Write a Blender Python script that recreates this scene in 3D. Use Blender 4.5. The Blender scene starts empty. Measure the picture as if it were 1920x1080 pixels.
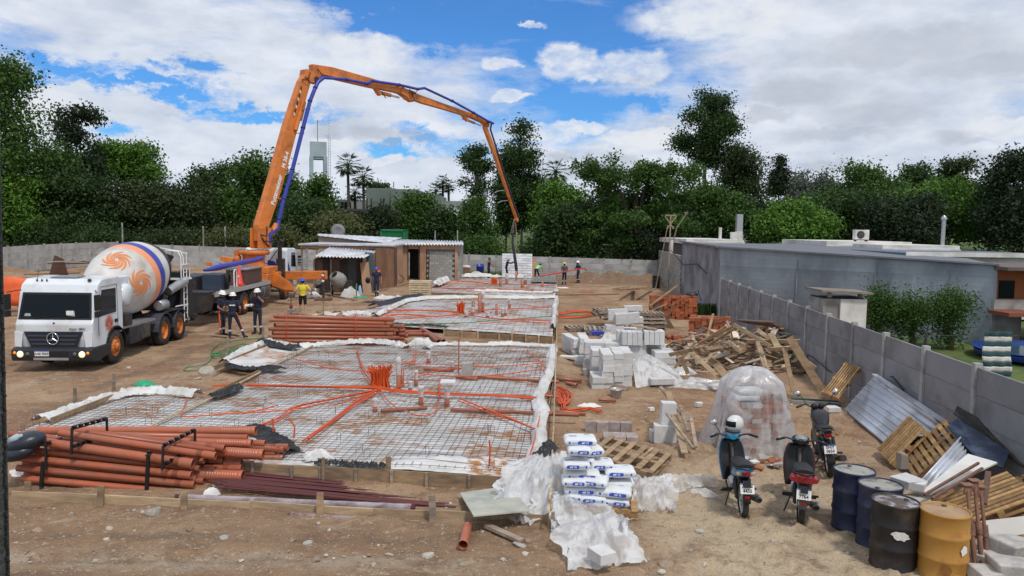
import bpy,bmesh,math,random
import numpy as np
from mathutils import Vector,Matrix,Euler
random.seed(7)
SC=bpy.context.scene
COL=SC.collection
PI=math.pi
F,CX,CY,HC=1400.0,960.0,540.0,4.35
PITCH,ROLL=math.radians(4.57),0.013
_F=Vector((0,math.cos(PITCH),-math.sin(PITCH)))
_R0=Vector((1,0,0));_U0=Vector((0,math.sin(PITCH),math.cos(PITCH)))
_R=_R0*math.cos(ROLL)+_U0*math.sin(ROLL)
_U=_U0*math.cos(ROLL)-_R0*math.sin(ROLL)
cam=bpy.data.cameras.new('camera');cam.lens=36*F/1920;cam.sensor_width=36
cam.clip_start=0.1;cam.clip_end=3000
co=bpy.data.objects.new('camera',cam);COL.objects.link(co)
co.matrix_world=Matrix(((_R.x,_U.x,-_F.x,0),(_R.y,_U.y,-_F.y,0),(_R.z,_U.z,-_F.z,HC),(0,0,0,1)))
SC.camera=co
SUN_EL,SUN_AZ=math.radians(58),math.radians(150)
W=bpy.data.worlds.new('World');SC.world=W;W.use_nodes=True
SC.view_settings.view_transform='Standard';SC.view_settings.look='None'
SC.view_settings.exposure=0.0;SC.view_settings.gamma=1
SC.render.engine='CYCLES'
SC.cycles.max_bounces=8;SC.cycles.transparent_max_bounces=12
sun=bpy.data.lights.new('sun','SUN');sun.energy=2.3;sun.angle=math.radians(7);sun.color=(1,.95,.87)
so=bpy.data.objects.new('sun',sun);COL.objects.link(so)
sd=Vector((math.cos(SUN_EL)*math.sin(SUN_AZ),math.cos(SUN_EL)*math.cos(SUN_AZ),math.sin(SUN_EL)))
so.rotation_euler=sd.to_track_quat('Z','Y').to_euler();so.location=(0,0,60)
def azel(px,py):
 d=(_F*F+_R*(px-CX)+_U*(CY-py)).normalized()
 return math.atan2(d.x,d.y),math.asin(d.z)
def build_sky():
 nt=W.node_tree;N=nt.nodes;L=nt.links;N.clear()
 def nd(t,**k):
  n=N.new(t)
  for a,b in k.items():setattr(n,a,b)
  return n
 def mth(op,a,b=None,c=None,clamp=False):
  n=nd('ShaderNodeMath',operation=op,use_clamp=clamp)
  for i,x in enumerate((a,b,c)):
   if x is None:continue
   if hasattr(x,'links'):L.new(x,n.inputs[i])
   else:n.inputs[i].default_value=x
  return n.outputs[0]
 out=nd('ShaderNodeOutputWorld');bg=nd('ShaderNodeBackground');bg.inputs[1].default_value=1.0
 L.new(bg.outputs[0],out.inputs[0])
 sky=nd('ShaderNodeTexSky',sky_type='NISHITA');sky.sun_disc=False
 sky.sun_elevation=SUN_EL;sky.sun_rotation=SUN_AZ;sky.air_density=1.0;sky.dust_density=.6;sky.ozone_density=2.0
 skc=nd('ShaderNodeVectorMath',operation='MULTIPLY');L.new(sky.outputs[0],skc.inputs[0]);skc.inputs[1].default_value=(.037,.086,.142)
 tc=nd('ShaderNodeTexCoord');sep=nd('ShaderNodeSeparateXYZ');L.new(tc.outputs['Generated'],sep.inputs[0])
 az=mth('ARCTAN2',sep.outputs[0],sep.outputs[1]);el=mth('ARCSINE',sep.outputs[2])
 uv=nd('ShaderNodeCombineXYZ');L.new(az,uv.inputs[0]);L.new(el,uv.inputs[1])
 den=mth('ADD',mth('MAXIMUM',sep.outputs[2],0.0),.13)
 pl=nd('ShaderNodeCombineXYZ');L.new(mth('DIVIDE',sep.outputs[0],den),pl.inputs[0]);L.new(mth('DIVIDE',sep.outputs[1],den),pl.inputs[1])
 def noise(vec,scale,detail,rough=.55,off=(0,0,0),sc=(1,1,1),dist=0.0):
  mp=nd('ShaderNodeMapping');mp.inputs['Location'].default_value=off;mp.inputs['Scale'].default_value=sc
  L.new(vec,mp.inputs[0]);n=nd('ShaderNodeTexNoise');n.inputs['Scale'].default_value=scale
  n.inputs['Detail'].default_value=detail;n.inputs['Roughness'].default_value=rough;n.inputs['Distortion'].default_value=dist
  L.new(mp.outputs[0],n.inputs['Vector']);return n
 wn=noise(uv.outputs[0],8,10,.70,(3,1,0),(1,1.8,1))
 wv=nd('ShaderNodeVectorMath',operation='MULTIPLY_ADD');L.new(wn.outputs['Color'],wv.inputs[0])
 wv.inputs[1].default_value=(.26,.13,0);wv.inputs[2].default_value=(-.13,-.065,0)
 uvw=nd('ShaderNodeVectorMath',operation='ADD');L.new(uv.outputs[0],uvw.inputs[0]);L.new(wv.outputs[0],uvw.inputs[1])
 wv2=nd('ShaderNodeVectorMath',operation='MULTIPLY_ADD')
 wn2=noise(uv.outputs[0],26,7,.6,(9,4,0),(1,1.5,1));L.new(wn2.outputs['Color'],wv2.inputs[0])
 wv2.inputs[1].default_value=(.055,.04,0);wv2.inputs[2].default_value=(-.0275,-.02,0)
 uvc=nd('ShaderNodeVectorMath',operation='ADD');L.new(uv.outputs[0],uvc.inputs[0]);L.new(wv2.outputs[0],uvc.inputs[1])
 def blob(src,px,py,rx,ry,e0=.45,e1=1.15,tilt=0.0,w=1.0):
  a,e=azel(px,py);sx,sy=F/rx,F/ry
  mp=nd('ShaderNodeMapping',vector_type='TEXTURE');mp.inputs['Location'].default_value=(a,e,0)
  mp.inputs['Rotation'].default_value=(0,0,tilt);mp.inputs['Scale'].default_value=(1/sx,1/sy,1)
  L.new(src,mp.inputs[0]);ln=nd('ShaderNodeVectorMath',operation='LENGTH');L.new(mp.outputs[0],ln.inputs[0])
  mr=nd('ShaderNodeMapRange',interpolation_type='SMOOTHSTEP');L.new(ln.outputs['Value'],mr.inputs[0])
  mr.inputs[1].default_value=e0;mr.inputs[2].default_value=e1;mr.inputs[3].default_value=w;mr.inputs[4].default_value=0
  return mr.outputs[0]
 def mx(lst):
  r=lst[0]
  for q in lst[1:]:r=mth('MAXIMUM',r,q)
  return r
 holes=[(1010,20,330,85),(1090,95,240,110),(820,45,150,45),(1060,205,170,60),(690,10,110,35),(130,128,120,22),(370,128,40,22),(250,160,130,15),(210,262,70,18),(870,272,90,26),(1180,205,90,30),(800,250,80,22),(720,285,90,14),(60,150,60,12),(500,210,120,12),(1000,-160,420,150),(-350,60,260,50),(2500,200,300,80),(300,-330,260,90),(420,190,60,10)]
 hol=mx([blob(uvw.outputs[0],h[0],h[1],h[2]*(1.15 if h[2]>140 else 1),h[3]*(1.25 if h[2]>140 else 1),e0=.15,e1=1.5)for h in holes])
 n1=noise(pl.outputs[0],.62,9,.6,(2.1,.7,0),(1,.8,1),.3)
 n2=noise(uv.outputs[0],9,8,.62,(5,2,0),(1,4.5,1),.4)
 base=mth('ADD',mth('MULTIPLY',n1.outputs[0],.55),mth('MULTIPLY',n2.outputs[0],.6))
 cov=mth('ADD',mth('MULTIPLY',mth('SUBTRACT',base,.46),2.5),.84)
 cov=mth('SUBTRACT',cov,mth('MULTIPLY',hol,1.25))
 low=nd('ShaderNodeMapRange');L.new(el,low.inputs[0]);low.inputs[1].default_value=0;low.inputs[2].default_value=.16;low.inputs[3].default_value=.45;low.inputs[4].default_value=0
 cov=mth('ADD',cov,low.outputs[0])
 cov=mth('MINIMUM',mth('MAXIMUM',cov,0.02),.97)
 puffs=[(1062,118,56,38,1.0),(1182,128,74,38,.82),(1110,130,60,26,.9),(940,122,46,14,1.0),(960,182,34,9,1),(735,298,26,13,1.15),(92,215,70,42,1.15),(715,300,26,8,1.1),(1015,250,80,20,.95),(1090,240,60,12,1.0),(1210,262,110,22,1.0),(1880,240,60,22,1.1),(620,270,40,12,1),(1350,30,170,40,.97),(690,92,90,30,.95),(1000,48,26,6,.9)]
 greys=[(1500,172,125,36),(1640,208,110,34),(1545,309,62,13),(740,258,90,15),(680,250,40,14),(610,246,45,15),(1160,305,55,17),(1050,290,40,10),(1190,150,62,14),(1850,120,160,30),(1700,90,200,40),(1570,250,110,16),(1440,215,60,12),(1100,290,20,8),(1070,325,30,10),(1900,300,120,18),(1830,255,70,14),(2300,100,300,60)]
 pf=mx([blob(uvc.outputs[0],a,b,c,d,.7,1.12,w=min(w,1))for a,b,c,d,w in puffs])
 gy=mx([blob(uvc.outputs[0],a,b,c,d,.35,1.2)for a,b,c,d in greys])
 n3=noise(uv.outputs[0],11,8,.6,(1,7,0),(1,2.4,1))
 cr=nd('ShaderNodeValToRGB');L.new(n3.outputs[0],cr.inputs[0])
 cr.color_ramp.elements[0].position=.32;cr.color_ramp.elements[0].color=(.57,.63,.74,1)
 cr.color_ramp.elements[1].position=.66;cr.color_ramp.elements[1].color=(.81,.85,.93,1)
 m1=nd('ShaderNodeMixRGB');L.new(cov,m1.inputs[0]);L.new(skc.outputs[0],m1.inputs[1]);L.new(cr.outputs[0],m1.inputs[2])
 m2=nd('ShaderNodeMixRGB');L.new(mth('MULTIPLY',gy,.48),m2.inputs[0]);L.new(m1.outputs[0],m2.inputs[1]);m2.inputs[2].default_value=(.40,.44,.52,1)
 m3=nd('ShaderNodeMixRGB');pn=noise(uv.outputs[0],30,5,.6,(0,0,0),(1,1.6,1))
 pr=nd('ShaderNodeMapRange');L.new(pn.outputs[0],pr.inputs[0]);pr.inputs[1].default_value=.35;pr.inputs[2].default_value=.6;pr.inputs[3].default_value=.45;pr.inputs[4].default_value=.95
 L.new(mth('MULTIPLY',pf,pr.outputs[0]),m3.inputs[0]);L.new(m2.outputs[0],m3.inputs[1]);m3.inputs[2].default_value=(.80,.83,.88,1)
 L.new(m3.outputs[0],bg.inputs[0])
build_sky()
def _h(ix,iy,s):
 n=(ix*374761393+iy*668265263+s*974634531)&0xffffffff
 n=((n^(n>>13))*1274126177)&0xffffffff
 return((n^(n>>16))&0xffff)/65535.0
def vnoise(x,y,s=0):
 x=np.asarray(x,float);y=np.asarray(y,float)
 ix=np.floor(x).astype(np.int64);iy=np.floor(y).astype(np.int64);fx=x-ix;fy=y-iy
 fx=fx*fx*(3-2*fx);fy=fy*fy*(3-2*fy)
 a=_h(ix,iy,s);b=_h(ix+1,iy,s);c=_h(ix,iy+1,s);d=_h(ix+1,iy+1,s)
 return(a*(1-fx)+b*fx)*(1-fy)+(c*(1-fx)+d*fx)*fy
def _vs(x,y,s):
 ix=math.floor(x);iy=math.floor(y);fx=x-ix;fy=y-iy
 fx=fx*fx*(3-2*fx);fy=fy*fy*(3-2*fy)
 def h(a,b):
  n=(a*374761393+b*668265263+s*974634531)&0xffffffff;n=((n^(n>>13))*1274126177)&0xffffffff
  return((n^(n>>16))&0xffff)/65535.0
 return(h(ix,iy)*(1-fx)+h(ix+1,iy)*fx)*(1-fy)+(h(ix,iy+1)*(1-fx)+h(ix+1,iy+1)*fx)*fy
def fbm(x,y,o=4,s=0):
 if isinstance(x,float)and isinstance(y,(float,int))or isinstance(x,int):
  t=0;a=.5;s=int(s)
  for i in range(o):t+=a*(_vs(x,y,s+i)-.5);x=x*2.03+17.1;y=y*2.03+5.3;a*=.5
  return t
 t=0;a=.5
 for i in range(o):t=t+a*(vnoise(x,y,s+i)-.5);x=x*2.03+17.1;y=y*2.03+5.3;a*=.5
 return t
def sstep(a,b,t):
 t=np.clip((t-a)/(b-a),0,1);return t*t*(3-2*t)
MOUNDS=[(9.4,63.6,2.6,1.2,.62,.9),(7.0,64,2.0,1.0,.4,.9),(4.5,64.2,1.8,.8,.35,.3),(11.6,63.8,1.6,1.2,.5,.4),(-1.5,12.75,.75,.32,.24,.5),(-.7,12.72,.55,.3,.28,.5),(-.1,12.8,.4,.3,.2,.5),(3.6,14.2,.9,.7,.22,.6),(2.7,13.4,.7,.5,.12,.6),(4.6,13.4,.6,.4,.10,.5),(1.9,12.6,.7,.5,.1,.6),(3.1,16.1,.55,.5,-.35,.2),(-30,45,5,2,.5,.5),(-34,49,4,3,.8,.5),(1.0,22.6,.7,.9,.25,.5),(1.3,24.5,.5,.8,.2,.4),(-8.5,29.6,1.2,.7,.12,.5),(-6.8,36.5,1.5,.6,.12,.5),(6.5,44,2.5,1.5,.12,.4)]
def _ss(a,b,t):
 t=min(1,max(0,(t-a)/(b-a)));return t*t*(3-2*t)
def gz(x,y,fine=True):
 if isinstance(x,(float,int))and isinstance(y,(float,int)):
  x=float(x);y=float(y)
  z=(-.018*(x-3)*_ss(30,62,y)if x<25 else 0)+3.0*_ss(72,110,y)+.12*fbm(x*.35,y*.35,3,3)
  for mx_,my_,rx,ry,h,r in MOUNDS:
   d=((x-mx_)/rx)**2+((y-my_)/ry)**2
   if d<5:z+=h*math.exp(-d*1.1)*(1+r*2.2*fbm(x*3.1/max(rx,.5),y*3.1/max(rx,.5),4,9))
  if fine:z+=.075*fbm(x*2.2,y*2.2,4,11)*(1-.6*_ss(20,40,y))
  return z
 x=np.asarray(x,float);y=np.asarray(y,float)
 z=-.018*(x-3)*sstep(30,62,y)*(x<25)+0
 z=z+3.0*sstep(72,110,y)
 z=z+.10*fbm(x*.35,y*.35,3,3)*1.2
 for mx_,my_,rx,ry,h,r in MOUNDS:
  d=((x-mx_)/rx)**2+((y-my_)/ry)**2
  z=z+h*np.exp(-d*1.1)*(1+r*2.2*fbm(x*3.1/max(rx,.5),y*3.1/max(rx,.5),4,9))
 if fine:
  z=z+.075*fbm(x*2.2,y*2.2,4,11)*(1-.6*sstep(20,40,y))
  lump=np.maximum(fbm(x*4.5,y*4.5,3,31),.06)-.06
  z=z+.30*lump*sstep(1.5,3,x)*(1-sstep(16,22,y))+.10*lump*(1-sstep(14,30,y))
  for yy,w in((9.6,.14),(8.5,.16)):
   c=yy+.25*np.sin(x*.35)+.06*(x+6)
   d=(y-c)/w
   z=z-.075*np.exp(-d*d)*sstep(0,-4,x)*(.75+.25*np.sin(x*38+d*2.5))
 return z
def ray(px,py):return(_F*F+_R*(px-CX)+_U*(CY-py))/F
def G(px,py,dz=0.0):
 d=ray(px,py);z=0.0;p=None
 for i in range(6):
  t=(z+dz-HC)/d.z;p=Vector((d.x*t,d.y*t,z+dz));z=.5*z+.5*float(gz(p.x,p.y,False))if i<5 else z
 return p
def GZ(px,py,z):
 d=ray(px,py);t=(z-HC)/d.z;return Vector((d.x*t,d.y*t,z))
def P(px,py,Y):
 d=ray(px,py);t=Y/d.y;return Vector((d.x*t,Y,HC+d.z*t))
def onground(x,y,dz=0):return Vector((x,y,float(gz(x,y))+dz))
def rotm(ax,ang):return Matrix.Rotation(ang,3,ax)
class MB:
 def __init__(s):s.v=[];s.f=[];s.m=[];s.s=[]
 def add(s,vs,fs,mi=0,sm=False):
  b=len(s.v);s.v.extend([tuple(q)for q in vs])
  for f in fs:s.f.append(tuple(b+i for i in f));s.m.append(mi);s.s.append(sm)
  return s
 def box(s,c,size,R=None,mi=0,taper=1.0):
  c=Vector(c);hx,hy,hz=size[0]/2,size[1]/2,size[2]/2;vs=[]
  for z in(-1,1):
   t=taper if z>0 else 1
   for x,y in((-1,-1),(1,-1),(1,1),(-1,1)):
    q=Vector((x*hx*t,y*hy*t,z*hz));vs.append(c+(R@q if R else q))
  return s.add(vs,[(3,2,1,0),(4,5,6,7),(0,1,5,4),(1,2,6,5),(2,3,7,6),(3,0,4,7)],mi)
 def b2(s,lo,hi,mi=0):
  return s.box([(a+b)/2 for a,b in zip(lo,hi)],[abs(b-a)for a,b in zip(lo,hi)],None,mi)
 def beam(s,p0,p1,w,h,mi=0,up=(0,0,1),w1=None,h1=None):
  p0=Vector(p0);p1=Vector(p1);d=(p1-p0).normalized();up=Vector(up)
  if abs(d.dot(up))>.98:up=Vector((0,1,0))if abs(d.y)<.9 else Vector((1,0,0))
  sx=d.cross(up).normalized();sz=sx.cross(d);vs=[]
  for p,ww,hh in((p0,w,h),(p1,w1 or w,h1 or h)):
   for a,b in((-1,-1),(1,-1),(1,1),(-1,1)):vs.append(p+sx*(a*ww/2)+sz*(b*hh/2))
  return s.add(vs,[(0,1,2,3),(7,6,5,4),(0,4,5,1),(1,5,6,2),(2,6,7,3),(3,7,4,0)],mi)
 def tube(s,pts,r,n=8,mi=0,cap=True,sm=True,rs=None):
  pts=[Vector(p)for p in pts];m=len(pts);vs=[];fs=[]
  t0=(pts[1]-pts[0]).normalized();a=Vector((0,0,1))if abs(t0.z)<.9 else Vector((1,0,0))
  u=t0.cross(a).normalized()
  for i in range(m):
   t=(pts[min(i+1,m-1)]-pts[max(i-1,0)])
   t=t.normalized()if t.length>1e-9 else t0
   u=(u-t*u.dot(t)).normalized();w=t.cross(u);rr=rs[i]if rs else r
   for k in range(n):
    an=2*PI*k/n;vs.append(pts[i]+(u*math.cos(an)+w*math.sin(an))*rr)
  for i in range(m-1):
   for k in range(n):
    k2=(k+1)%n;fs.append((i*n+k,i*n+k2,(i+1)*n+k2,(i+1)*n+k))
  s.add(vs,fs,mi,sm)
  if cap:s.add(vs[:n],[tuple(range(n))[::-1]],mi);s.add(vs[-n:],[tuple(range(n))],mi)
  return s
 def lathe(s,prof,n=24,M=None,mi=0,sm=True,cap=(True,True),ang=(0,2*PI),mis=None):
  M=M or Matrix.Identity(4);full=abs(ang[1]-ang[0]-2*PI)<1e-6;nn=n if full else n+1
  vs=[]
  for r,z in prof:
   for k in range(nn):
    a=ang[0]+(ang[1]-ang[0])*k/n;vs.append(M@Vector((r*math.cos(a),r*math.sin(a),z)))
  b=len(s.v);s.v.extend([tuple(q)for q in vs])
  for i in range(len(prof)-1):
   for k in range(n):
    k2=(k+1)%nn if full else k+1
    s.f.append((b+i*nn+k,b+i*nn+k2,b+(i+1)*nn+k2,b+(i+1)*nn+k));s.m.append(mis[i]if mis else mi);s.s.append(sm)
  if full:
   if cap[0]and prof[0][0]>1e-5:s.add(vs[:n],[tuple(range(n))[::-1]],mis[0]if mis else mi)
   if cap[1]and prof[-1][0]>1e-5:s.add(vs[-n:],[tuple(range(n))],mis[-1]if mis else mi)
  return s
 def prism(s,poly,z0,z1,M=None,mi=0):
  M=M or Matrix.Identity(4);n=len(poly)
  vs=[M@Vector((x,y,z0))for x,y in poly]+[M@Vector((x,y,z1))for x,y in poly]
  return s.add(vs,[tuple(range(n))[::-1],tuple(range(n,2*n))]+[(i,(i+1)%n,n+(i+1)%n,n+i)for i in range(n)],mi)
 def grid(s,fn,nu,nv,mi=0,sm=True,thick=0):
  vs=[Vector(fn(i/nu,j/nv))for j in range(nv+1)for i in range(nu+1)]
  fs=[(j*(nu+1)+i,j*(nu+1)+i+1,(j+1)*(nu+1)+i+1,(j+1)*(nu+1)+i)for j in range(nv)for i in range(nu)]
  return s.add(vs,fs,mi,sm)
 def ell(s,c,r,n=12,m=8,mi=0,R=None):
  c=Vector(c);vs=[];fs=[]
  for j in range(m+1):
   th=PI*j/m
   for k in range(n):
    a=2*PI*k/n;q=Vector((r[0]*math.sin(th)*math.cos(a),r[1]*math.sin(th)*math.sin(a),r[2]*math.cos(th)))
    vs.append(c+(R@q if R else q))
  for j in range(m):
   for k in range(n):fs.append((j*n+k,(j+1)*n+k,(j+1)*n+(k+1)%n,j*n+(k+1)%n))
  return s.add(vs,fs,mi,True)
 def mesh(s,name,mats,origin=None):
  me=bpy.data.meshes.new(name)
  vs=s.v if origin is None else[(a-origin[0],b-origin[1],c-origin[2])for a,b,c in s.v]
  me.from_pydata(vs,[],s.f)
  if not isinstance(mats,(list,tuple)):mats=[mats]
  for m in mats:me.materials.append(m)
  me.polygons.foreach_set('material_index',s.m);me.polygons.foreach_set('use_smooth',s.s)
  me.update();return me
 def build(s,name,mats,parent=None,origin=None,bevel=0,seg=2,solid=0):
  """mesh object; with parent: vertices are in the parent's local frame unless origin is given"""
  me=s.mesh(name,mats,origin)
  o=obj(name,me,parent)
  if origin is not None and parent is None:o.location=origin
  if solid:
   q=o.modifiers.new('solid','SOLIDIFY');q.thickness=solid;q.offset=0
  if bevel:
   q=o.modifiers.new('bevel','BEVEL');q.width=bevel;q.segments=seg;q.limit_method='ANGLE';q.angle_limit=math.radians(35)
   q.harden_normals=True
  return o
def obj(name,me,parent=None,M=None):
 o=bpy.data.objects.new(name,me);COL.objects.link(o)
 if parent is not None:o.parent=parent
 if M is not None:o.matrix_basis=M
 return o
def tag(o,label=None,cat=None,group=None,kind=None):
 if label:o['label']=label
 if cat:o['category']=cat
 if group:o['group']=group
 if kind:o['kind']=kind
 return o
def root(name,label,cat,loc=(0,0,0),rz=0.0,group=None,rot=None):
 o=obj(name,None);o.location=loc;o.rotation_euler=rot or(0,0,rz)
 o.empty_display_size=.2
 return tag(o,label,cat,group)
def kids(o):return[c for c in COL.objects if c.parent is o]
def copy_tree(o,parent=None,_all=None):
 c=o.copy();COL.objects.link(c)
 if parent is not None:c.parent=parent
 for ch in list(o.children):copy_tree(ch,c)
 return c
def T(x,y,z):return Matrix.Translation((x,y,z))
def MR(loc,R=None,s=None):
 M=(R.to_4x4()if R is not None else Matrix.Identity(4));M.translation=loc
 if s:M=M@Matrix.Diagonal((*s,1))
 return M
def ell_axis(x,y,z):
 return Matrix((x,y,z)).transposed()
U=random.uniform
MATS={}
def mat(name,col,rough=.8,metal=0.0,var=.12,scale=4,col2=None,mscale=1.5,mlo=.45,mhi=.6,bump=.0,bscale=40,orand=.0,spec=.4,sc=(1,1,1),alpha=None,emit=None):
 if name in MATS:return MATS[name]
 m=bpy.data.materials.new(name);m.use_nodes=True;nt=m.node_tree;N=nt.nodes;L=nt.links
 b=N['Principled BSDF'];b.inputs['Roughness'].default_value=rough;b.inputs['Metallic'].default_value=metal
 b.inputs['Specular IOR Level'].default_value=spec
 tc=N.new('ShaderNodeTexCoord');oi=N.new('ShaderNodeObjectInfo')
 mp=N.new('ShaderNodeMapping');mp.inputs['Scale'].default_value=sc;L.new(tc.outputs['Object'],mp.inputs[0])
 off=N.new('ShaderNodeVectorMath');off.operation='MULTIPLY_ADD';L.new(oi.outputs['Random'],off.inputs[0]);off.inputs[1].default_value=(37,17,11)
 L.new(mp.outputs[0],off.inputs[2]);vec=off.outputs[0]
 def noise(sc_,d=4,r=.6):
  n=N.new('ShaderNodeTexNoise');n.inputs['Scale'].default_value=sc_;n.inputs['Detail'].default_value=d;n.inputs['Roughness'].default_value=r
  L.new(vec,n.inputs['Vector']);return n.outputs[0]
 cur=None
 if col2:
  mr=N.new('ShaderNodeMapRange');L.new(noise(mscale,6),mr.inputs[0]);mr.inputs[1].default_value=mlo;mr.inputs[2].default_value=mhi
  mix=N.new('ShaderNodeMixRGB');L.new(mr.outputs[0],mix.inputs[0]);mix.inputs[1].default_value=(*col,1);mix.inputs[2].default_value=(*col2,1);cur=mix.outputs[0]
 hs=N.new('ShaderNodeHueSaturation');hs.inputs['Color'].default_value=(*col,1)
 if cur:L.new(cur,hs.inputs['Color'])
 mr=N.new('ShaderNodeMapRange');L.new(noise(scale,6),mr.inputs[0]);mr.inputs[1].default_value=.3;mr.inputs[2].default_value=.7
 mr.inputs[3].default_value=1-var;mr.inputs[4].default_value=1+var
 v=mr.outputs[0]
 if orand:
  m2=N.new('ShaderNodeMapRange');L.new(oi.outputs['Random'],m2.inputs[0]);m2.inputs[3].default_value=1-orand;m2.inputs[4].default_value=1+orand
  q=N.new('ShaderNodeMath');q.operation='MULTIPLY';L.new(v,q.inputs[0]);L.new(m2.outputs[0],q.inputs[1]);v=q.outputs[0]
 L.new(v,hs.inputs['Value']);L.new(hs.outputs[0],b.inputs['Base Color'])
 if bump:
  bp=N.new('ShaderNodeBump');bp.inputs['Strength'].default_value=bump;bp.inputs['Distance'].default_value=.02
  L.new(noise(bscale,5),bp.inputs['Height']);L.new(bp.outputs[0],b.inputs['Normal'])
 if alpha is not None:b.inputs['Alpha'].default_value=alpha
 if emit:b.inputs['Emission Color'].default_value=(*emit[:3],1);b.inputs['Emission Strength'].default_value=emit[3]
 MATS[name]=m;return m
def foliage(name,c1,c2,trans=.25):
 m=bpy.data.materials.new(name);m.use_nodes=True;nt=m.node_tree;N=nt.nodes;L=nt.links
 b=N['Principled BSDF'];b.inputs['Roughness'].default_value=.62;b.inputs['Specular IOR Level'].default_value=.25
 g=N.new('ShaderNodeNewGeometry');tc=N.new('ShaderNodeTexCoord')
 n=N.new('ShaderNodeTexNoise');n.inputs['Scale'].default_value=.45;n.inputs['Detail'].default_value=3;L.new(tc.outputs['Object'],n.inputs[0])
 a=N.new('ShaderNodeMath');a.operation='MULTIPLY_ADD';L.new(g.outputs['Random Per Island'],a.inputs[0]);a.inputs[1].default_value=.55
 mr=N.new('ShaderNodeMapRange');L.new(n.outputs[0],mr.inputs[0]);mr.inputs[1].default_value=.35;mr.inputs[2].default_value=.65;mr.inputs[4].default_value=.45
 L.new(mr.outputs[0],a.inputs[2])
 mix=N.new('ShaderNodeMixRGB');L.new(a.outputs[0],mix.inputs[0]);mix.inputs[1].default_value=(*c1,1);mix.inputs[2].default_value=(*c2,1)
 L.new(mix.outputs[0],b.inputs['Base Color'])
 t=N.new('ShaderNodeBsdfTranslucent');L.new(mix.outputs[0],t.inputs[0]);ms=N.new('ShaderNodeMixShader');ms.inputs[0].default_value=trans
 L.new(b.outputs[0],ms.inputs[1]);L.new(t.outputs[0],ms.inputs[2]);L.new(ms.outputs[0],N['Material Output'].inputs[0])
 return m
def ground_mat():
 m=bpy.data.materials.new('site_earth');m.use_nodes=True;nt=m.node_tree;N=nt.nodes;L=nt.links
 b=N['Principled BSDF'];b.inputs['Roughness'].default_value=.95;b.inputs['Specular IOR Level'].default_value=.15
 tc=N.new('ShaderNodeTexCoord');vec=tc.outputs['Object']
 def noise(s,d=5,r=.6,dist=0,sc=None):
  n=N.new('ShaderNodeTexNoise');n.inputs['Scale'].default_value=s;n.inputs['Detail'].default_value=d;n.inputs['Roughness'].default_value=r;n.inputs['Distortion'].default_value=dist
  if sc:
   mp=N.new('ShaderNodeMapping');mp.inputs['Scale'].default_value=sc;L.new(vec,mp.inputs[0]);L.new(mp.outputs[0],n.inputs[0])
  else:L.new(vec,n.inputs[0])
  return n.outputs[0]
 def rng(x,a,c,lo=0,hi=1):
  r=N.new('ShaderNodeMapRange');L.new(x,r.inputs[0]);r.inputs[1].default_value=a;r.inputs[2].default_value=c;r.inputs[3].default_value=lo;r.inputs[4].default_value=hi;return r.outputs[0]
 def mix(f,a,c):
  x=N.new('ShaderNodeMixRGB');L.new(f,x.inputs[0])
  for i,q in((1,a),(2,c)):
   if isinstance(q,tuple):x.inputs[i].default_value=(*q,1)
   else:L.new(q,x.inputs[i])
  return x.outputs[0]
 c=mix(rng(noise(.35,6,.65,.4),.38,.62),(.275,.160,.094),(.415,.285,.180))
 sep=N.new('ShaderNodeSeparateXYZ');L.new(vec,sep.inputs[0])
 def mul(a,b_,op='MULTIPLY'):
  q=N.new('ShaderNodeMath');q.operation=op
  for i,k in enumerate((a,b_)):
   if isinstance(k,(int,float)):q.inputs[i].default_value=k
   else:L.new(k,q.inputs[i])
  return q.outputs[0]
 fx=rng(mul(sep.outputs[0],mul(noise(.5,4),3,'MULTIPLY'),'ADD'),2.4,4.4);fy=rng(sep.outputs[1],15.5,11.5)
 c=mix(mul(mul(fx,fy),.85),c,(.50,.40,.275))
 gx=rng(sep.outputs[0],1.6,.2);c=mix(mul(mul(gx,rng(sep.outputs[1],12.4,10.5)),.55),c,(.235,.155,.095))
 wob=mul(noise(.5,3),.9)
 def band(co_,pos,w,m1,m2,colr,amt):
  nonlocal c
  d=mul(mul(mul(co_,wob,'ADD'),pos+.45,'SUBTRACT'),1,'MULTIPLY');ab=N.new('ShaderNodeMath');ab.operation='ABSOLUTE';L.new(d,ab.inputs[0])
  c=mix(mul(mul(mul(rng(ab.outputs[0],w,w*.35),m1),m2),amt),c,colr)
 nz=rng(noise(1.6,4,.6),.36,.56);lft=rng(sep.outputs[0],.6,-1.5);lx=rng(sep.outputs[1],13.5,16)
 band(sep.outputs[1],9.35,.38,lft,nz,(.36,.29,.22),.8);band(sep.outputs[1],10.1,.22,lft,nz,(.165,.115,.08),.7);band(sep.outputs[1],8.75,.2,lft,nz,(.16,.11,.08),.7)
 for xx in(-10.9,-13.0,-15.2,-9.6):band(sep.outputs[0],xx,.34,lx,nz,(.185,.125,.085)if xx in(-10.9,-15.2)else(.40,.31,.22),.75)
 far=mul(rng(sep.outputs[1],58,62),rng(sep.outputs[0],1,4));c=mix(mul(far,.8),c,(.17,.11,.075))
 c=mix(mul(rng(noise(.55,7,.7,.5),.52,.6),.55),c,(.20,.125,.082));c=mix(mul(rng(noise(.8,6,.7,.6,(1,1.8,1)),.56,.64),.45),c,(.47,.37,.26))
 c=mix(mul(rng(noise(1.3,6,.7),.51,.66),.7),c,(.175,.108,.068))
 c=mix(mul(rng(noise(5.5,5,.7,0,(1,1.6,1)),.56,.64),.5),c,(.15,.10,.068))
 c=mix(mul(rng(noise(9,4,.7),.58,.66),.55),c,(.52,.44,.34))
 v=N.new('ShaderNodeTexVoronoi');v.inputs['Scale'].default_value=16;v.inputs['Randomness'].default_value=1;L.new(vec,v.inputs[0])
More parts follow.
